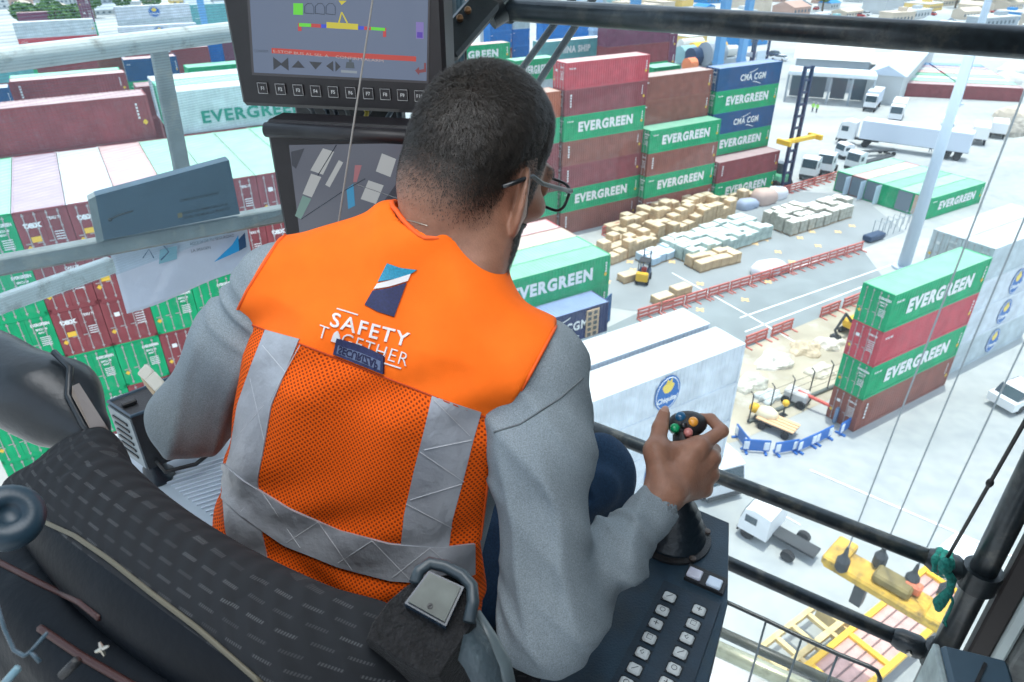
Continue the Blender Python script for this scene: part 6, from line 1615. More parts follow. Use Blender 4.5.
for (x, y, s_, lb, cl) in ((768, 272, (2.2, 1.3, .9), 'white tarpaulin heap just behind the long red fence', 'w'), (746, 208, (1.6, 1.0, 1.0), 'blue-grey tarpaulin heap at the end of the cartons', 'b'), (762, 203, (1.8, 1.3, 1.6), 'pinkish covered crate at the end of the carton block', 'p'), (776, 198, (1.3, 1.1, 1.3), 'pale covered crate by the far red fence', 'w')):
    th = thing('covered_load', atz(x, y, 0), lb, 'covered load'); c = atz(x, y, 0)
    MB().box(c + UP*.1, (s_[0]*1.3, s_[1]*1.3, .2), ax=LA).build('base_board', M_WOOD, th)
    MB().ball(c + UP*s_[2]*.5, (s_[0], s_[1], s_[2]*.75), ax=LA, nu=16, nv=8, fn=lambda q: min(1.25, 1/max(abs(q[0]), abs(q[1]), abs(q[2]), .62)**.7)*(1+.06*math.sin(7*q[0]+5*q[1]))).build('cover', mat('tarp_'+cl, {'w': (.80, .80, .84), 'b': (.38, .45, .58), 'p': (.62, .46, .40)}[cl], rough=.7), th, smooth=True)

# ---- vehicles (built once along +x, then copied)
M_TYRE = mat('tyre', (.025, .026, .028), rough=.9); M_VW = mat('vehicle_white', (.78, .80, .82), rough=.4, noise=.05, nscale=1); M_VGL = mat('vehicle_glass', (.05, .08, .10), rough=.12); M_VY = mat('vehicle_yellow', (.85, .50, .03), rough=.5, noise=.1, nscale=2); M_VBL = mat('vehicle_navy', (.02, .05, .11), rough=.5); M_VDK = mat('vehicle_dark', (.035, .04, .045), rough=.6)
def wheel(r, x, y, rad=.5, w=.3):
    o = MB(); o.lathe((x, y-w/2 if y < 0 else y-w/2, rad), (0, 1, 0), [(rad*.55, 0), (rad*.95, 0), (rad, w*.15), (rad, w*.85), (rad*.95, w), (rad*.55, w)], 16); wh = o.build('wheel', M_TYRE, r)
    return wh
def semi(name, cat, L=12.5, boxm=None, cab=M_VW, trailer=True, h=2.7):
    r = thing(name, (0, 0, 0), '', cat)
    mb = MB(); W = 2.4
    pts = [(-2.2, 0, .9), (-2.2, 0, 3.4), (-.9, 0, 3.6), (-.15, 0, 3.3), (.12, 0, 2.0), (.2, 0, .9)]
    mb.prism([np.array((x, -W/2, z)) for x, _, z in pts], (0, W, 0)); c = mb.build('cab', cab, r)
    MB().prism([np.array((x, -W/2+.15, z)) for x, z in ((-.10, 3.2), (.16, 2.0), (.19, 2.05), (-.06, 3.24))], (0, W-.3, 0)).build('windscreen', M_VGL, c)
    for sy in (-1, 1): MB().box((-.75, sy*(W/2+.01), 2.45), (.95, .03, .75)).build('side_window', M_VGL, c)
    MB().box((-2.9, 0, .95), (5.2, .9, .25)).build('chassis', M_VDK, r)
    MB().box((.18, 0, .75), (.15, 2.3, .45)).build('bumper', M_VDK, r)
    for x in (-.6, -3.9): 
        for sy in (-1, 1): wheel(r, x, sy*1.0, .52)
    if trailer:
        MB().box((-2.9-L/2, 0, 1.15), (L, 1.0, .22)).build('trailer_frame', M_VDK, r)
        if boxm: 
            b = MB().box((-2.9-L/2, 0, 1.27+h/2), (L, 2.5, h), bev=.05).build('cargo_box', boxm, r)
            MB().box((-2.9-L/2, 0, 1.27+h+.01), (L-.1, 2.4, .04)).build('box_roof', mat('box_roof_white', (.85, .86, .86), rough=.6), b)
        for x in (-2.9-L+1.2, -2.9-L+2.5):
            for sy in (-1, 1): wheel(r, x, sy*1.0, .52)
    return r
SEMI = semi('articulated_lorry', 'truck', 14.0, mat('trailer_pale', (.62, .68, .78), rough=.5))
RIGID = semi('box_lorry', 'truck', 6.2, mat('trailer_white', (.80, .81, .82), rough=.5), h=2.3)
TRACT = semi('terminal_tractor', 'truck', 4, None, trailer=False)
CHAS = semi('chassis_lorry', 'truck', 10.5, None)
def car(cm):
    r = thing('car', (0, 0, 0), '', 'car'); W = 1.75
    MB().prism([np.array((x, -W/2, z)) for x, z in ((-2.2, .35), (-2.25, .95), (-1.2, 1.05), (1.0, .98), (2.1, .80), (2.2, .35))], (0, W, 0)).build('car_body', cm, r)
    c = MB().prism([np.array((x, -W/2+.1, z)) for x, z in ((-1.9, .98), (-1.4, 1.45), (.2, 1.48), (1.0, .96))], (0, W-.2, 0)).build('cabin', M_VGL, r)
    MB().box((-.6, 0, 1.49), (1.6, W-.35, .05), bev=.02).build('roof', cm, r)
    for x in (-1.35, 1.35):
        for sy in (-1, 1): wheel(r, x, sy*.78, .33, .2)
    return r
CARW = car(M_VW); CARR = car(mat('vehicle_red', (.5, .05, .05), rough=.4)); CARB = car(M_VBL)
def onroad(proto, x, y, heading_px, label, group=None, scale=None):
    a = atz(x, y, 0); b = atz(*heading_px, 0); d = b-a
    r = place(proto, a, math.atan2(d[1], d[0]), label, group or '', scale)
    if not group and 'group' in r: del r['group']
    return r
onroad(SEMI, 838, 142, (740, 128), 'white articulated lorry with a long pale trailer, upper right', scale=(1.2, 1.2, 1.15))
onroad(RIGID, 893, 124, (880, 150), 'white box lorry behind the long pale trailer')
onroad(SEMI, 868, 112, (830, 150), 'white lorry cab half hidden above the long trailer', scale=(.45, 1, 1))
onroad(RIGID, 944, 138, (940, 160), 'small white van body right of the long trailer', scale=(.8, .9, .8))
onroad(TRACT, 806, 181, (790, 195), 'white terminal tractor by the blue mast, nearer the mast')
onroad(TRACT, 822, 176, (806, 190), 'white terminal tractor by the blue mast, farther from the mast')
onroad(CHAS, 850, 172, (820, 180), 'empty orange-decked chassis lorry behind the white tractors', scale=(.8, 1, .9))
onroad(CHAS, 838, 158, (808, 160), 'empty chassis lorry above the white tractors', scale=(.8, 1, .7))
onroad(RIGID, 978, 138, (985, 100), 'dark-bodied lorry on the far right road, nearer the pole', scale=(.7, 1.0, .9))
onroad(RIGID, 997, 133, (1004, 95), 'pale lorry on the far right road, nearer the picture edge', scale=(.6, 1.0, .8))
onroad(CARB, 988, 78, (1000, 60), 'dark car on the far right road above the lorries')
onroad(CARW, 1020, 402, (1040, 395), 'white car with a dark red stripe at the right picture edge', scale=1.25)
# forklift
def forklift():
    r = thing('forklift', (0, 0, 0), '', 'forklift')
    MB().box((0, 0, .75), (2.2, 1.2, .75), bev=.08).build('truck_body', M_VBL, r); MB().box((-1.0, 0, .9), (.5, 1.25, 1.0), bev=.12).build('counterweight', M_VY, r)
    g = MB()
    for x in (-.7, .75):
        for y in (-.5, .5): g.tube([(x, y, 1.1), (x*.8, y, 2.35)], .05, 6)
    g.box((0, 0, 2.38), (1.3, 1.1, .06)); g.build('overhead_guard', M_VDK, r)
    for y in (-.35, .35): MB().box((1.3, y, 1.5), (.12, .12, 2.9)).build('mast_rail', M_VBL, r)
    for y in (-.3, .3): MB().box((1.9, y, .15), (1.1, .12, .06)).build('fork', M_VDK, r)
    MB().box((0, 0, 1.3), (.5, .5, .5), bev=.05).build('operator_seat_pad', mat('seat_red', (.5, .08, .06), rough=.6), r)
    for x in (-.8, .8):
        for sy in (-1, 1): wheel(r, x, sy*.55, .38, .25)
    return r
onroad(forklift(), 643, 281, (652, 262), 'dark blue forklift with a yellow tail beside the green container', scale=1.05)
# tall empty-container handler: blue mast with a yellow spreader
th = thing('container_handler', atz(783, 192, 0), 'tall dark blue lattice mast with a yellow spreader by the stacks', 'container handler')
B0 = atz(784, 190, 0); MBL = mat('mast_navy', (.012, .035, .10), rough=.5)
for s in (-1, 1): MB().box(B0 + LD*s*.75 + UP*8.6, (.34, .45, 17.2), ax=LA).build('mast_rail', MBL, th)
mb = MB()
for k in range(11): mb.box(B0 + UP*(1+1.6*k), (1.5, .3, .30), ax=LA)
mb.build('mast_rung', MBL, th)
mb = MB(); mb.box(B0 - VD*.9 + UP*7.6, (6.6, .7, .55), ax=LA, bev=.05)
for s in (-1, 1): mb.box(B0 - VD*.9 + LD*s*3.3 + UP*7.6, (.5, 2.3, .7), ax=LA, bev=.05)
mb.build('spreader', M_VY, th)
MB().box(B0 + VD*2.6 + UP*1.5, (2.6, 5.0, 1.6), ax=LA, bev=.2).build('machine_body', mat('machine_green', (.15, .50, .30), rough=.5), th)
MB().box(B0 + VD*1.4 + UP*3.0, (1.4, 1.4, 1.6), ax=LA, bev=.1).build('machine_cab', M_VGL, th)
for (du, dv) in ((-1.3, .6), (1.3, .6), (-1.2, 4.2), (1.2, 4.2)):
    c = B0 + LD*du + VD*dv + UP*.75; MB().lathe(c - LD*.25, LD, [(.3, 0), (.7, 0), (.75, .1), (.75, .4), (.7, .5), (.3, .5)], 16).build('wheel', M_TYRE, th)
# ---- light masts
M_POLE = mat('pole_pale', (.50, .60, .70), rough=.5)
def pole(x, y, xt, yt, r, label, m=M_POLE, head=False):
    b = atz(x, y, 0); r_ = ray(xt, yt); t = (b[1])/r_[1]; top = CAM + r_*t; H = top[2]
    th = thing('light_mast', b, label, 'mast')
    MB().tube([b + UP*.0, b + UP*H], [r*1.25, r*.8], 12).build('mast_tube', m, th, smooth=True)
    MB().lathe(b, UP, [(r*2.2, 0), (r*2.2, .25), (r*1.4, .35)], 12).build('mast_foot', m, th, auto=30)
    if head:
        mb = MB(); mb.tube([b + UP*(H-.1) + 1.2*(math.cos(a)*LD + math.sin(a)*VD) for a in np.linspace(0, 2*PI, 17)], .08, 6)
        for k in range(6): a = k*PI/3; mb.box(b + UP*(H-.35) + 1.2*(math.cos(a)*LD + math.sin(a)*VD), (.5, .5, .3), ax=LA)
        mb.build('floodlight_ring', M_VDK, th)
    return th
pole(903, 268, 970, 56, .55, 'tall pale light mast standing left of the white reefer stack')
# spreader hanging over a chassis with a yellow frame
ZS = 7.5
sp0 = atz(886, 587, ZS)
th = thing('crane_spreader', sp0, 'yellow crane headblock hanging over the lorry, lower right', 'crane spreader')
sa = norm(atz(925, 612, ZS) - atz(848, 567, ZS)); sa[2] = 0; sa = norm(sa); sb_ = np.cross(UP, sa); SA = np.stack([sa, sb_, UP])
MB().box(sp0, (5.2, 1.5, .5), ax=SA, bev=.1).build('headblock_beam', mat('spreader_yellow', (.58, .36, .05), rough=.6, noise=.35, nscale=1.2, dirt=(.12, .09, .05), dscale=1.6), th, auto=30)
for s in (-1, 1):
    MB().box(sp0 + sa*s*2.2 + UP*.35, (.9, 1.9, .5), ax=SA, bev=.08).build('cross_arm', mat('spreader_yellow', (1, 1, 1)), th, auto=30)
MB().box(sp0 + sa*.2 + UP*.5, (1.6, .9, .5), ax=SA, bev=.1).build('machinery_box', mat('oily_brown', (.22, .17, .06), rough=.6, noise=.3, nscale=2), th, auto=30)
MB().box(sp0 + sa*.9 + sb_*.3 + UP*.55, (.7, .5, .5), ax=SA, bev=.08).build('motor', mat('motor_red', (.70, .20, .10), rough=.5), th, auto=30)
hooks = [(843.7, 560, 890, 440), (881.5, 556, 930.6, 440), (913, 577, 978, 440), (947, 588, 1012, 440)]
for k, (x, y, x2, y2) in enumerate(hooks):
    p = atz(x, y, ZS+.9); q = ray(x2, y2); q = CAM + q*(p[1]/q[1]); d = norm(q-p)
    sh_ = MB(); sh_.lathe(p - UP*.7, UP, [(.16, 0), (.30, .2), (.30, .7), (.12, 1.0), (.06, 1.5)], 10); sh_.build('rope_socket', M_VDK, th)
    if k < 3: o = MB().tube([p, p + d*60], .032, 6).build('hoist_rope', mat('rope_grey', (.22, .24, .25), rough=.6)); tag(o, ['thin hoist rope, leftmost of the ropes rising from the yellow spreader', 'thin hoist rope, middle of the three rising from the yellow spreader', 'thin hoist rope nearest the tied green rag'][k], 'rope', 'hoist ropes')
mb = MB(); c = sp0 - sb_*.5 - sa*.3 - UP*1.4
MB().box(sp0 - sa*.9 - UP*1.0, (.5, .5, 1.6), ax=SA).build('guide_flipper', M_VDK, th)
# lorry below, with a yellow rail frame and pink deck
LC = atz(890, 632, 1.4); la = norm(atz(930, 600, 1.4) - atz(835, 682, 1.4)); la[2] = 0; la = norm(la); lb_ = np.cross(UP, la); LA2 = np.stack([la, lb_, UP])
th = thing('yellow_chassis_lorry', LC - UP*1.4, 'lorry with yellow chassis rails and pinkish deck under the spreader', 'truck')
for s in (-1, 1): MB().box(LC + lb_*s*1.15 + UP*.12, (11, .28, .35), ax=LA2).build('side_rail', M_VY, th)
MB().box(LC - UP*.0, (10.8, 2.2, .12), ax=LA2).build('deck', mat('deck_pink', (.62, .38, .34), rough=.7, noise=.15, nscale=2), th)
for k in (-1, 0, 1): MB().box(LC + lb_*k*.55 + UP*.08, (10.6, .07, .06), ax=LA2).build('deck_rib', mat('deck_dark', (.20, .12, .11), rough=.7), th)
for s in (-5.2, -2, 2.2, 5.3): MB().box(LC + la*s + UP*.1, (.3, 2.6, .3), ax=LA2).build('cross_member', M_VY, th)
for s in (-4.4, -3.2, 4.0):
    for t in (-1, 1): MB().lathe(LC + la*s + lb_*(t*1.0) - lb_*.15 - UP*.9, lb_, [(.3, 0), (.48, 0), (.5, .08), (.5, .22), (.48, .3), (.3, .3)], 14).build('wheel', M_TYRE, th)
cb = LC + la*6.9; MB().box(cb + UP*.55, (2.3, 2.4, 2.4), ax=LA2, bev=.2).build('cab', mat('vehicle_white', (1, 1, 1)), th, auto=30); MB().box(cb + UP*.9 - la*1.16, (.04, 1.9, .9), ax=LA2).build('rear_window', M_VGL, th)
for s in (-1, 1): MB().lathe(cb + lb_*s*1.05 - lb_*.15 - UP*.9, lb_, [(.3, 0), (.48, 0), (.5, .08), (.5, .22), (.48, .3), (.3, .3)], 14).build('wheel', M_TYRE, th)
# yellow gantry clutter left of the lorry
th = thing('straddle_frame', atz(845, 668, 1.0), 'pale yellow steel frame lying left of the chassis lorry', 'steel frame')
SCn = atz(842, 668, 1.2)
for (da, db, L_, w_) in ((0, 0, 6, .3), (0, 1.6, 6, .3), (0, 3.0, 5, .25)): MB().box(SCn + la*da + lb_*db, (L_, w_, .3), ax=LA2).build('frame_beam', mat('faded_yellow', (.72, .55, .26), rough=.7, noise=.25, nscale=1.5), th)
for k in range(5): MB().box(SCn + la*(-2.6+1.3*k) + lb_*1.5, (.25, 3.3, .25), ax=LA2).build('frame_crossbar', mat('faded_yellow', (1, 1, 1)), th)
for s in (-2.5, 2.5): MB().box(SCn + la*s + lb_*1.5 - UP*.7, (.3, 3, 1.1), ax=LA2).build('frame_leg', mat('faded_yellow', (1, 1, 1)), th)
# ---- white tractor below the rail by the hand
onroad(TRACT, 722, 500, (748, 530), 'white tractor unit seen from above, behind the control console', scale=(1.1, 1.2, .8))
onroad(TRACT, 748, 524, (716, 506), 'second white tractor unit at the console corner, nearer the lower rail', scale=(.8, 1.1, .7))
# ---- small works site
def blue_barrier():
    r = thing('plastic_barrier', (0, 0, 0), '', 'barrier'); MB().box((0, 0, .55), (1.7, .10, .9), bev=.05).build('barrier_panel', mat('barrier_blue', (.02, .14, .48), rough=.5), r)
    for x in (-.62, .62): MB().box((x, -.04, .55), (.34, .10, .6), bev=.02).build('barrier_window', mat('barrier_white', (.72, .78, .85), rough=.6), r)
    for x in (-.6, .6): MB().box((x, 0, .06), (.15, .7, .12)).build('barrier_foot', mat('barrier_blue', (1, 1, 1)), r)
    return r
BB = blue_barrier()
for k, (x, y, hx, hy) in enumerate(((741, 443, 748, 452), (755, 452, 770, 453), (785, 453, 797, 451), (805, 449, 816, 444), (822, 441, 832, 436), (845, 431, 855, 424))):
    onroad(BB, x, y, (hx, hy), '%s blue and white plastic barrier along the kerb, counted from the hand' % CN[k].capitalize(), 'blue plastic barriers', scale=1.15)
th = thing('flat_trailer', atz(776, 430, 0), 'orange-decked flat trailer inside the blue barriers', 'trailer'); c = atz(776, 430, 0); ta = norm(atz(790, 437, 0) - atz(762, 425, 0)); tb_ = np.cross(UP, ta); TA = np.stack([ta, tb_, UP])
for k in range(4): MB().box(c + tb_*(-.55+.37*k) + UP*.8, (2.9, .30, .10), ax=TA).build('deck_board', mat('board_orange', (.80, .50, .28), rough=.7), th)
MB().box(c + UP*.65, (2.8, 1.3, .12), ax=TA).build('trailer_frame', M_VDK, th)
for s in (-.9, .9):
    for t in (-.7, .7): MB().lathe(c + ta*s + tb_*t - tb_*.1 + UP*.32, tb_, [(.18, 0), (.3, 0), (.32, .1), (.3, .2), (.18, .2)], 12).build('wheel', M_TYRE, th)
th = thing('concrete_mixer', atz(764, 423, 0), 'yellow and cream mixer drum beside the flat trailer', 'mixer'); c = atz(764, 423, 0)
MB().lathe(c + UP*.7 - ta*.7, norm(ta + UP*.25), [(.25, 0), (.6, .3), (.65, .9), (.4, 1.4), (.25, 1.6)], 14).build('drum', mat('cream_drum', (.82, .74, .52), rough=.5), th, smooth=True)
MB().box(c + UP*.35, (1.5, .9, .5), ax=TA, bev=.05).build('mixer_base', M_VDK, th); MB().ball(c - ta*.95 + UP*1.0, .42, nu=12, nv=8).build('engine_cover', M_VY, th, smooth=True)
th = thing('works_machine', atz(798, 405, 0), 'grey machine with a red boom inside the works area', 'machine'); c = atz(795, 403, 0)
MB().box(c + UP*.8, (1.8, 1.2, .9), ax=TA, bev=.12).build('machine_body', mat('machine_grey', (.55, .55, .55), rough=.5), th); MB().tube([c + UP*1.2, c + ta*3.2 + UP*.9], .14, 8).build('boom', mat('boom_red', (.65, .08, .06), rough=.5), th)
MB().box(c + ta*3.3 + UP*.7, (.25, 1.4, 1.3), ax=TA, bev=.05).build('blade', mat('blade_blue', (.16, .25, .38), rough=.5), th)
for s in (-.6, .6):
    for t in (-.6, .6): MB().lathe(c + ta*s + tb_*t - tb_*.12 + UP*.38, tb_, [(.18, 0), (.36, 0), (.38, .12), (.36, .24), (.18, .24)], 12).build('wheel', M_TYRE, th)
th = thing('warning_lamp', atz(783, 415, 0), 'small yellow lamp post between the machine and the trailer', 'lamp'); c = atz(783, 415, 0)
MB().tube([c, c + UP*1.0], .07, 8).build('lamp_post', M_VDK, th); MB().ball(c + UP*1.15, .28, nu=12, nv=8).build('lamp_head', M_VY, th, smooth=True); MB().box(c + UP*.04, (.5, .5, .08), ax=LA).build('lamp_foot', M_VDK, th)
# excavator
th = thing('mini_excavator', atz(852, 332, 0), 'small yellow excavator at the left edge of the tall stack', 'excavator'); c = atz(853, 333, 0)
for s in (-.8, .8): MB().box(c + VD*s + UP*.3, (2.4, .45, .6), ax=LA, bev=.2).build('track', M_VDK, th)
MB().box(c + UP*1.1, (1.9, 1.7, .9), ax=LA, bev=.15).build('machine_body', M_VY, th); MB().box(c + LD*.2 - VD*.3 + UP*1.9, (1.0, .9, 1.1), ax=LA, bev=.1).build('cab', M_VGL, th)
MB().tube([c - LD*.6 + UP*1.3, c - LD*2.0 + UP*2.6, c - LD*3.1 + UP*1.2, c - LD*2.8 - VD*.3 + UP*.5], [.18, .15, .12, .12], 8).build('boom', M_VDK, th)
MB().box(c - LD*2.7 + UP*.35, (.7, .9, .5), ax=LA, bev=.1).build('bucket', M_VDK, th)
# post and wire fence through the sand
th = thing('wire_fence', atz(795, 405, 0), 'thin dark post-and-wire fence crossing the sand patch', 'fence')
fa, fb = atz(748, 423, 0), atz(862, 376, 0); fd = norm(fb-fa)
for k in range(7): 
    p = fa + (fb-fa)*k/6; MB().tube([p, p + UP*2.6, p + UP*2.8 + VD*.3], .05, 6).build('fence_post', M_VDK, th)
mb = MB(); mb.box((fa+fb)/2 + UP*.12, (np.linalg.norm(fb-fa), .3, .24), ax=np.stack([fd, np.cross(UP, fd), UP])); mb.build('kerb', mat('kerb_dark', (.16, .18, .16), rough=.9), th)
mb = MB(); [mb.tube([fa + UP*z, fb + UP*z], .02, 4) for z in (1.0, 1.7, 2.4)]; mb.build('fence_wire', M_VDK, th)
# rubble heaps on the sand
for k, (x, y, sx, sz, col, lb) in enumerate(((752, 385, 1.6, .8, (.62, .60, .52), 'pale rubble heap on the sand nearest the white container'), (775, 362, 2.0, .7, (.70, .68, .62), 'pale rubble heap on the sand near the red fence gap'), (805, 350, 1.8, .6, (.60, .50, .36), 'tan sand heap in the middle of the sand patch'), (830, 345, 1.6, .6, (.72, .68, .60), 'cream sand heap left of the excavator'), (768, 398, 1.2, .5, (.55, .60, .60), 'grey rubble heap by the wire fence'), (820, 372, 1.4, .5, (.66, .62, .52), 'low sand heap behind the wire fence'))):
    c = atz(x, y, 0); mb = MB(); rr = random.Random(k)
    mb.ball(c, (sx, sx*.7, sz), ax=LA, nu=22, nv=12, fn=lambda q: 1 + .18*math.sin(5*q[0]+k) + .12*math.sin(9*q[1]+2*k))
    o = mb.build('rubble_heap', mat('rubble_%s' % 'abcdef'[k], col, rough=.95, noise=.3, nscale=2.5, bump=.8, bscale=4)); tag(o, lb, 'heap', 'rubble and sand heaps')
# walkers and carts near the pole: tubular rack
th = thing('equipment_rack', atz(875, 240, 0), 'dark equipment rack and cart left of the pale light mast', 'rack'); c = atz(873, 240, 0)
MB().box(c + UP*.5, (3.0, 1.2, .7), ax=LA, bev=.1).build('cart_body', M_VBL, th)
for k in range(7):
    mb = MB(); p = c + LD*(1.5+1.3*k); mb.tube([p, p + UP*1.9, p + VD*1.2 + UP*1.9, p + VD*1.2], .05, 5); mb.build('rack_frame', mat('rack_grey', (.30, .36, .40), rough=.6), th)
MB().tube([c + LD*1.5 + UP*1.9, c + LD*9.3 + UP*1.9], .05, 5).build('rack_rail', mat('rack_grey', (1, 1, 1)), th)
# ================================================================= beyond the stacks
def bmat(n, c): return mat('building_'+n, c, rough=.8, noise=.08, nscale=.15, spec=.2)
M_WIN = mat('far_window', (.10, .14, .17), rough=.3); M_FROOF = bmat('roof_white', (.64, .65, .62)); M_BGREY = bmat('grey', (.36, .41, .45)); M_BPALE = bmat('pale', (.52, .55, .56)); M_BTEAL = bmat('teal', (.30, .50, .52)); M_BTAN = bmat('tan', (.60, .52, .42)); M_BRED = bmat('brick', (.50, .34, .28)); M_BYEL = bmat('ochre', (.72, .52, .18)); M_BBLUE = bmat('blue', (.05, .25, .55))
def gable(c, L, W, H, rise, ax, wall, roof, label, cat='warehouse', windows=0, name='warehouse', group=None):
    th = thing(name, c, label, cat, group); A = np.stack([ax, np.cross(UP, ax), UP]); X, Y = A[0], A[1]
    MB().box(c + UP*H/2, (L, W, H), ax=A).build('walls', wall, th)
    ov = .6; P = [c + X*(-L/2-ov) + Y*(-W/2-ov) + UP*H, c + X*(-L/2-ov) + UP*(H+rise), c + X*(-L/2-ov) + Y*(W/2+ov) + UP*H]
    MB().prism(P, X*(L+2*ov)).build('roof', roof, th)
    for k in range(windows):
        MB().box(c + X*(-L/2 + L*(k+.5)/windows) - Y*(W/2+.03) + UP*H*.55, (L/windows*.5, .1, H*.3), ax=A).build('window', M_WIN, th)
    return th
def facing(x0, y0, x1, y1): a, b = atz(x0, y0, 0), atz(x1, y1, 0); return norm(b-a), (a+b)/2, np.linalg.norm(b-a)
# white-roofed shed with a canopy, upper right
ax, c, L = facing(785, 98, 868, 104)
gable(c + np.cross(UP, ax)*24, L*.92, 24, 7, 5, ax, M_BGREY, M_FROOF, 'large white-roofed warehouse behind the canopy, upper right', windows=8)
th = thing('canopy', c, 'long white canopy in front of the warehouse, upper right', 'canopy'); X, Y = ax, np.cross(UP, ax)
MB().box(c - Y*1 + UP*6.2, (L*1.02, 7, .9), ax=np.stack([X, Y, UP]), bev=.15).build('canopy_roof', bmat('canopy', (.70, .76, .80)), th)
for k in range(5): MB().tube([c + X*(-L/2+L*k/4) - Y*3.5, c + X*(-L/2+L*k/4) - Y*3.5 + UP*6], .25, 8).build('canopy_post', M_BGREY, th)
for k in range(4): MB().box(c + X*(-L/2+L*(k+.5)/4) + Y*2.5 + UP*2.4, (L/4*.7, .3, 4.4), ax=np.stack([X, Y, UP])).build('dark_bay', mat('bay_dark', (.12, .16, .19), rough=.8), th)
# second shed with slanting roofs
ax2 = norm(atz(905, 60, 0) - atz(862, 102, 0)); c2 = (atz(905, 60, 0) + atz(862, 102, 0))/2
gable(c2 - np.cross(UP, ax2)*3.5, np.linalg.norm(atz(905, 60, 0) - atz(862, 102, 0)), 7, 6, 2, ax2, M_BPALE, bmat('roof_blue_grey', (.52, .60, .70)), 'long grey-roofed shed right of the white warehouse', windows=0)
gable(atz(872, 88, 0)*1.0, 8, 8, 6, 2, ax, M_BPALE, bmat('roof_cream', (.78, .76, .68)), 'cream-roofed annex between the warehouse and the grey shed', windows=3)
# grid of containers seen from above right of the shed
fa = atz(898, 96, 0); fb = atz(958, 99, 0); fx = norm(fb-fa); fy = np.cross(UP, fx); n = 0
fc = ['maroon', 'mint', 'pale', 'green', 'red', 'pale', 'purple', 'blue']
for k, cc_ in enumerate(fc):
    for j in range(2):
        cl = cc_ if not (k == 3 and j == 1) else 'mint'
        o = bpy.data.objects.new('shipping_container', BODY_ME); COL.objects.link(o); o.material_slots[0].link = 'OBJECT'; o.material_slots[0].material = CC[cl]; o.material_slots[1].link = 'OBJECT'; o.material_slots[1].material = RM[cl if k not in (0,) else 'maroon']
        o.location = tuple(fa + fx*(j*12.6) + fy*(k*4.2)); o.rotation_euler = (0, 0, math.atan2(fx[1], fx[0])); o.scale = (1, 1.55, 1)
        tag(o, '%s-topped container, %s row up, %s half of the far container grid by the shed' % ({'maroon': 'maroon', 'mint': 'mint', 'pale': 'pale', 'green': 'green', 'red': 'pink', 'purple': 'lilac', 'blue': 'blue'}[cl], CN[k], ('left', 'right')[j]), 'container', 'far container grid')
pole(956, 104, 1000, -90, .7, 'pale far mast right of the container grid')
# portal crane legs behind the stacks
M_PORT = mat('portal_blue', (.12, .34, .62), rough=.5, noise=.1, nscale=.3); M_PORTL = mat('portal_light_blue', (.36, .52, .72), rough=.5, noise=.1, nscale=.3)
for k, (x, y, w_, m_, lb) in enumerate(((593, 66, 1.7, M_PORTL, 'pale blue yard crane leg behind the teal container'), (631, 60, 1.6, M_PORT, 'blue yard crane leg behind the red container'), (718, 62, 1.5, M_PORT, 'blue yard crane leg behind the brown stack, left of the light panel'), (741, 60, 1.3, M_PORT, 'blue yard crane leg above the dark blue container'), (208, 40, 1.3, M_PORT, 'blue yard crane leg left of the upper monitor'))):
    b = atz(x, y, 12) ; b = np.array([b[0], b[1], 0]); th = thing('yard_crane_leg', b, lb, 'crane leg')
    MB().box(b + UP*14, (w_, w_*.8, 28), ax=LA).build('leg_column', m_, th); MB().box(b + UP*.6, (w_*2.2, w_*1.5, 1.2), ax=LA, bev=.1).build('bogie', M_VDK, th)
    for z in (6, 12, 18, 24): MB().box(b + UP*z, (w_*1.15, w_*.95, .3), ax=LA).build('flange', m_, th)
th = thing('lattice_tower', atz(728, 60, 8)*[1, 1, 0], 'grey-blue stair tower behind the brown stack', 'tower'); b = atz(752, 60, 10)*[1, 1, 0]
for s in (-1, 1):
    for t in (-1, 1): MB().box(b + LD*s*2 + VD*t*2 + UP*9, (.4, .4, 18), ax=LA).build('tower_post', M_VBL, th)
for z in (3, 7, 11, 15): MB().box(b + UP*z, (4.2, 4.2, .3), ax=LA).build('tower_floor', M_BGREY, th)
MB().box(b + UP*6 - VD*2.1, (2.6, .2, 12), ax=LA).build('cladding_panel', bmat('pale_blue', (.55, .66, .74)), th)
# machinery clutter at (690-740, 40-62)
cols = [((692, 44), (4.5, 1.0, 1.2), M_FROOF, 'white beam in the machinery lot above the brown stack'), ((700, 50), (3.2, 1.2, 1.4), M_VY, 'yellow boom in the machinery lot above the brown stack'), ((719, 50), (1.6, 1.4, 1.6), M_VY, 'small yellow machine in the machinery lot'), ((728, 52), (3.4, 1.6, 1.2), M_FROOF, 'white tank in the machinery lot'), ((686, 58), (2.6, 2.0, 1.8), M_BTEAL, 'teal winch drum in the machinery lot'), ((697, 60), (2.6, 2.0, 1.8), M_VBL, 'navy winch drum in the machinery lot'), ((690, 67), (1.4, 1.2, 1.4), mat('orange_paint', (.85, .25, .10), rough=.6), 'orange drum in the machinery lot'), ((712, 60), (3, 2.2, 2.4), M_BGREY, 'grey generator in the machinery lot')]
for (p, s_, m_, lb) in cols:
    c = atz(p[0], p[1], 9)*[1, 1, 0]; th = thing('yard_machine', c, lb, 'machine', 'machinery lot')
    MB().box(c + UP*4.0, (s_[0]*1.3, s_[1]*1.8, 8.0), ax=LA, bev=.2).build('plinth', M_BGREY, th); MB().lathe(c + UP*(8+s_[2]) - LD*s_[0]*.9, LD, [(.3, 0), (s_[2], .2), (s_[2], s_[0]*1.6), (.4, s_[0]*1.8)], 12).build('drum', m_, th, auto=30)
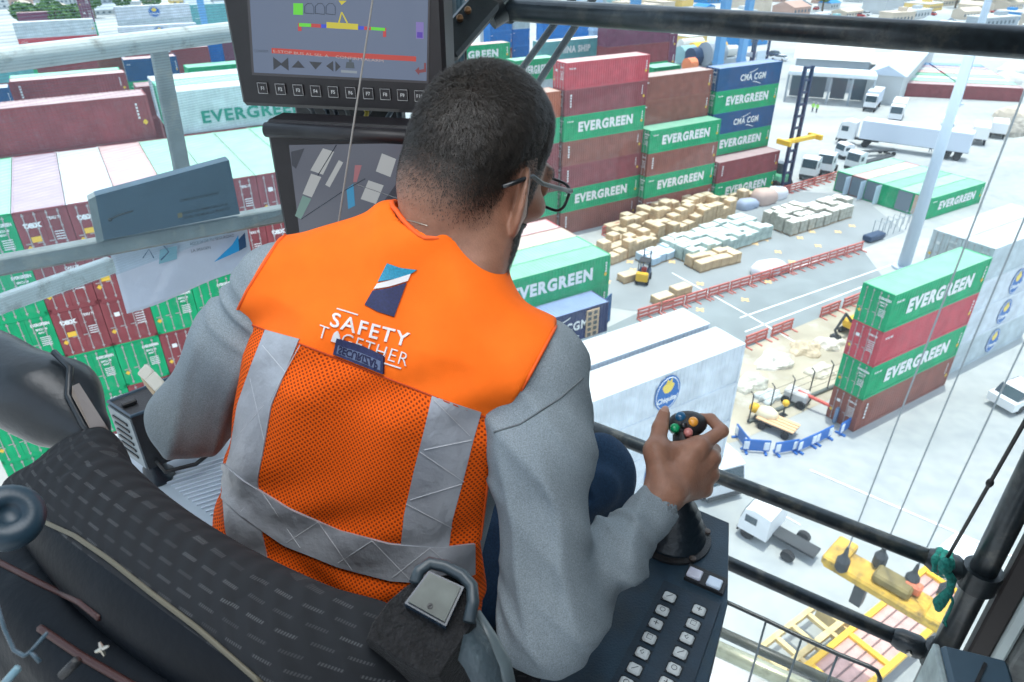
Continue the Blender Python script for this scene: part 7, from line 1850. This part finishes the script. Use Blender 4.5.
# town: many small buildings up to the horizon
walls = [M_BPALE, M_BGREY, M_BTAN, M_BTEAL, M_BRED, M_BYEL, M_BPALE, M_BBLUE, M_BPALE]
roofs_ = [M_FROOF, M_FROOF, M_BGREY, M_BTAN, M_BRED, M_BBLUE, M_BPALE, M_FROOF, M_BTEAL]
def house_proto(w, r, L, W, H, flat_):
    th = thing('town_building', (0, 0, 0), '', 'building')
    MB().box((0, 0, H/2), (L, W, H)).build('walls', w, th)
    if flat_: MB().box((0, 0, H+.2), (L+.6, W+.6, .4)).build('roof', r, th); MB().box((L*.2, 0, H+1.1), (L*.25, W*.3, 1.6)).build('roof_cabin', w, th)
    else: MB().prism([(-L/2-.4, -W/2-.4, H), (-L/2-.4, 0, H+W*.22), (-L/2-.4, W/2+.4, H)], (L+.8, 0, 0)).build('roof', r, th)
    for z in np.arange(1.8, H-1, 3.2):
        mb = MB()
        for k in range(int(L/3)): mb.box((-L/2+1.6+3*k, -W/2-.03, z), (1.3, .12, 1.3))
        mb.build('window_row', M_WIN, th)
    return th
rr = random.Random(11); protos = []
for i in range(12): protos.append(house_proto(walls[i % 9], roofs_[(i*5+2) % 9], rr.uniform(8, 26), rr.uniform(7, 15), rr.choice([3.5, 4, 6, 7, 10]), rr.random() < .6))
adj = {}; k = 0; TB = []
def clear(x, y, z=0):
    if y > 52: return False
    if 784 < x < 905 and y > 34: return False
    if 890 < x < 975 and y > 46: return False
    if x > 960 and y > 60: return False
    return True
names = ['white-roofed', 'pale', 'tan', 'teal', 'brick red', 'ochre', 'grey-roofed', 'blue', 'cream', 'low', 'wide', 'tall']
for row in range(9):
    yy = [-34, -22, -13, -5, 3, 11, 19, 30, 43][row]
    x = -20 + rr.uniform(0, 20)
    while x < 1045:
        if clear(x, yy) and not (x < 480 and yy > 12):
            p = rr.choice(protos); c = atz(x, yy + rr.uniform(-2.5, 2.5), 0)
            if any(np.linalg.norm(c-q) < 19 for q in TB): x += 12; continue
            TB.append(c)
            place(p, c, YAW + rr.choice([0, PI/2]) + rr.uniform(-.15, .15), 'small pale or coloured town building in the far clutter at the top', 'town buildings at the top of the picture', scale=(rr.uniform(.6, 1.0), rr.uniform(.6, 1.0), rr.uniform(.6, 1.0)))
            k += 1
        x += rr.uniform(16, 34)*(1.0 if yy > 0 else 1.5)
# vehicles in the far lots
for i in range(46):
    x = rr.uniform(770, 1040); y = rr.choice([rr.uniform(8, 26), rr.uniform(30, 62)]) if x < 905 else rr.uniform(10, 62)
    if 785 < x < 880 and y > 30: continue
    if 890 < x < 965 and y > 46: continue
    p = rr.choice([CARW, CARB, CARW, RIGID, CARR]); c = atz(x, y, 0)
    place(p, c, rr.uniform(0, 6.28), 'small distant vehicle parked in the far lots, upper right', 'distant parked vehicles', scale=1.1)
for (x, y, lb) in ((1012, 72, 'white covered heap beside the far right road, upper one'), (1008, 82, 'white covered heap beside the far right road, lower one'), (1016, 118, 'tan tarpaulin heap at the right edge beside the road'), (1012, 132, 'dark scrap heap at the right edge beside the road')):
    c = atz(x, y, 0); o = MB().ball(c, (5, 3.4, 2.4), ax=LA, nu=18, nv=10, fn=lambda q: 1+.15*math.sin(6*q[0]+x)).build('covered_heap', M_FROOF if 'white' in lb else (M_BTAN if 'tan' in lb else mat('scrap', (.3, .28, .24), rough=.9, noise=.4, nscale=1))); tag(o, lb, 'heap')
# trees
M_LEAF = mat('tree_leaf', (.10, .20, .06), rough=.9, noise=.4, nscale=1.2); M_BARK = mat('bark', (.16, .12, .08), rough=.95)
def tree_proto(seed):
    r = thing('tree', (0, 0, 0), '', 'tree'); q = random.Random(seed)
    MB().tube([(0, 0, 0), (.1, .1, 2.5), (0, .2, 4.5)], [.35, .25, .15], 8).build('trunk', M_BARK, r)
    mb = MB()
    for i in range(360):
        a = q.uniform(0, 6.28); t = q.uniform(-1, 1); rr_ = q.uniform(.55, 1.0)**.5*3.2; s = math.sqrt(1-t*t)
        c = np.array([rr_*s*math.cos(a), rr_*s*math.sin(a), 5.6+rr_*t*.8]); d = .55
        v1 = np.array([q.gauss(0, 1) for _ in range(3)]); v1 /= np.linalg.norm(v1); v2 = np.cross(v1, [q.gauss(0, 1) for _ in range(3)]); v2 /= np.linalg.norm(v2)
        mb.add([c - v1*d - v2*d*.5, c + v1*d - v2*d*.5, c + v1*d*.7 + v2*d*.6, c - v1*d*.6 + v2*d*.6], [(0, 1, 2, 3)])
    mb.build('foliage', M_LEAF, r); return r
TP = [tree_proto(1), tree_proto(2)]
for (x, y) in [(30, 10), (44, 9), (60, 11), (74, 10), (50, 4), (22, 8), (955, 8), (963, 5), (972, 9), (1005, 10), (1015, 6), (822, 12), (700, -3), (668, 6), (655, 4), (250, 0), (90, -4), (120, -6), (150, -5)]:
    place(rr.choice(TP), atz(x, y, 0) if x > 200 else atz(x, y+2, 8)*[1, 1, 0], rr.uniform(0, 6), 'distant round green tree near the top of the picture', 'distant trees', scale=1.5 if x > 200 else 1.3)

# people on foot, small in the distance
def walker(x, y, lab, vestc, legc, hd, wave=0):
    b = atz(x, y, 0); f = norm([math.cos(hd), math.sin(hd), 0]); r_ = np.cross(f, UP); th = thing('person', b, lab, 'person'); S_ = 1.15
    def L_(a, c, z): return (r_*a + f*c + UP*z)*S_
    def fb(P):
        d = cap(P, L_(-.10, .18, .06), L_(-.09, .04, .48), .05, .06); d = smin(d, cap(P, L_(-.09, .04, .48), L_(-.08, 0, .90), .065, .09), .03)
        d = smin(d, cap(P, L_(.10, -.18, .06), L_(.09, .0, .48), .05, .06), .03); d = smin(d, cap(P, L_(.09, .0, .48), L_(.08, 0, .90), .065, .09), .03)
        d = smin(d, cap(P, L_(0, 0, .95), L_(0, .02, 1.35), .14, .16), .05); d = smin(d, cap(P, L_(0, .02, 1.45), L_(0, .03, 1.58), .06, .05), .03)
        d = smin(d, ell(P, L_(0, .04, 1.68), [.10*S_, .11*S_, .13*S_]), .02)
        for s in (-1, 1):
            d = smin(d, cap(P, L_(s*.20, .02, 1.40), L_(s*.25, .06*s, 1.12), .06, .05), .03); d = smin(d, cap(P, L_(s*.25, .06*s, 1.12), L_(s*.24, .16, .90), .05, .035), .02)
        return d
    V, F = field_mesh(fb, [-.6, -.6, -.05], [.6, .6, 2.2], .03); raw_mesh('body', V + b, F, M_SKIN, th)
    def fv(P): return np.maximum(np.maximum(fb(P) - .018, P[:, 2] - 1.50*S_), .84*S_ - P[:, 2])
    V, F = field_mesh(fv, [-.6, -.6, -.05], [.6, .6, 2.2], .03); raw_mesh('jacket', V + b, F, vestc, th)
    def fl(P): return np.maximum(np.maximum(fb(P) - .014, P[:, 2] - .86*S_), .10 - P[:, 2])
    V, F = field_mesh(fl, [-.6, -.6, -.05], [.6, .6, 2.2], .03); raw_mesh('trousers', V + b, F, legc, th)
    MB().ball(b + L_(0, .04, 1.74), (.14, .15, .11), nu=12, nv=8).build('hard_hat', mat('hat_white', (.75, .75, .72), rough=.4), th, smooth=True)
walker(930, 152, 'person in pale clothes walking behind the long pale trailer', mat('cloth_pale', (.55, .62, .72), rough=.9), mat('cloth_dark', (.06, .08, .12), rough=.9), 2.0)
walker(812, 112, 'person in a lime hi-vis jacket in front of the canopy bays, nearer the mast', mat('cloth_lime', (.35, .75, .12), rough=.8), mat('cloth_dark', (1, 1, 1)), 1.0)
walker(816, 113, 'person in a lime hi-vis jacket in front of the canopy bays, farther from the mast', mat('cloth_lime', (1, 1, 1)), mat('cloth_dark', (1, 1, 1)), 4.0)
walker(673, 254, 'person in an orange jacket between the cartons and the wrapped pallets', mat('cloth_orange', (.85, .20, .04), rough=.8), mat('cloth_dark', (1, 1, 1)), 3.0)
# ================================================================= camera, light, view
cam = bpy.data.cameras.new('camera'); co_ = bpy.data.objects.new('camera', cam); COL.objects.link(co_)
co_.location = (0, 0, HCAM); co_.rotation_euler = (PI/2 - PITCH, 0, 0)
cam.sensor_width = 36; cam.lens = 36*FPX/1024; cam.clip_end = 3000; cam.clip_start = .02
cam.dof.use_dof = True; cam.dof.focus_distance = .92; cam.dof.aperture_fstop = 24.43/1.9
sc.camera = co_
sun = bpy.data.lights.new('sun', 'SUN'); so = bpy.data.objects.new('sun', sun); COL.objects.link(so)
sun.energy = 2.8; sun.angle = math.radians(.6); sun.color = (1, .96, .88)
sdir = norm(LD*.07 + VD*.05 + UP*1.0)       # towards the sun
so.rotation_euler = Vector(sdir).to_track_quat('Z', 'Y').to_euler()
w = bpy.data.worlds.new('world'); sc.world = w; w.use_nodes = True; nt = w.node_tree
bg = nt.nodes['Background']
sky = nt.nodes.new('ShaderNodeTexSky'); sky.sky_type = 'NISHITA'; sky.sun_disc = False; sky.sun_elevation = math.radians(72); sky.air_density = 1.2; sky.dust_density = 2.5
mxs = nt.nodes.new('ShaderNodeMix'); mxs.data_type = 'RGBA'; mxs.inputs['Factor'].default_value = .45; mxs.inputs['B'].default_value = (7.5, 8.2, 9.0, 1)
nt.links.new(sky.outputs['Color'], mxs.inputs['A']); nt.links.new(mxs.outputs['Result'], bg.inputs['Color']); bg.inputs['Strength'].default_value = .20
# added fill light with a made-up fitting, brightens the cab from out of view
th = thing('fill_fixture', SN(-.40, .30, .415), 'added flat white fill light on the roof panel, out of view', 'lamp')
MB().box(SN(-.40, .30, .405), (.9, .5, .025), ax=CABAX, bev=.008).build('fill_housing', mat('fill_white', (.7, .7, .7), rough=.5), th, auto=30)
al = bpy.data.lights.new('cabin_fill', 'AREA'); al.shape = 'RECTANGLE'; al.size = .85; al.size_y = .45; al.energy = 6.5; al.color = (.94, .97, 1.0); ao = bpy.data.objects.new('cabin_fill', al); COL.objects.link(ao); ao.location = tuple(SN(-.40, .30, .385)); ao.rotation_euler = (0, 0, math.atan2(FD[1], FD[0]))
sc.view_settings.view_transform = 'Standard'; sc.view_settings.look = 'None'; sc.view_settings.gamma = 1; sc.view_settings.use_curve_mapping = False
sc.view_settings.exposure = 0.38
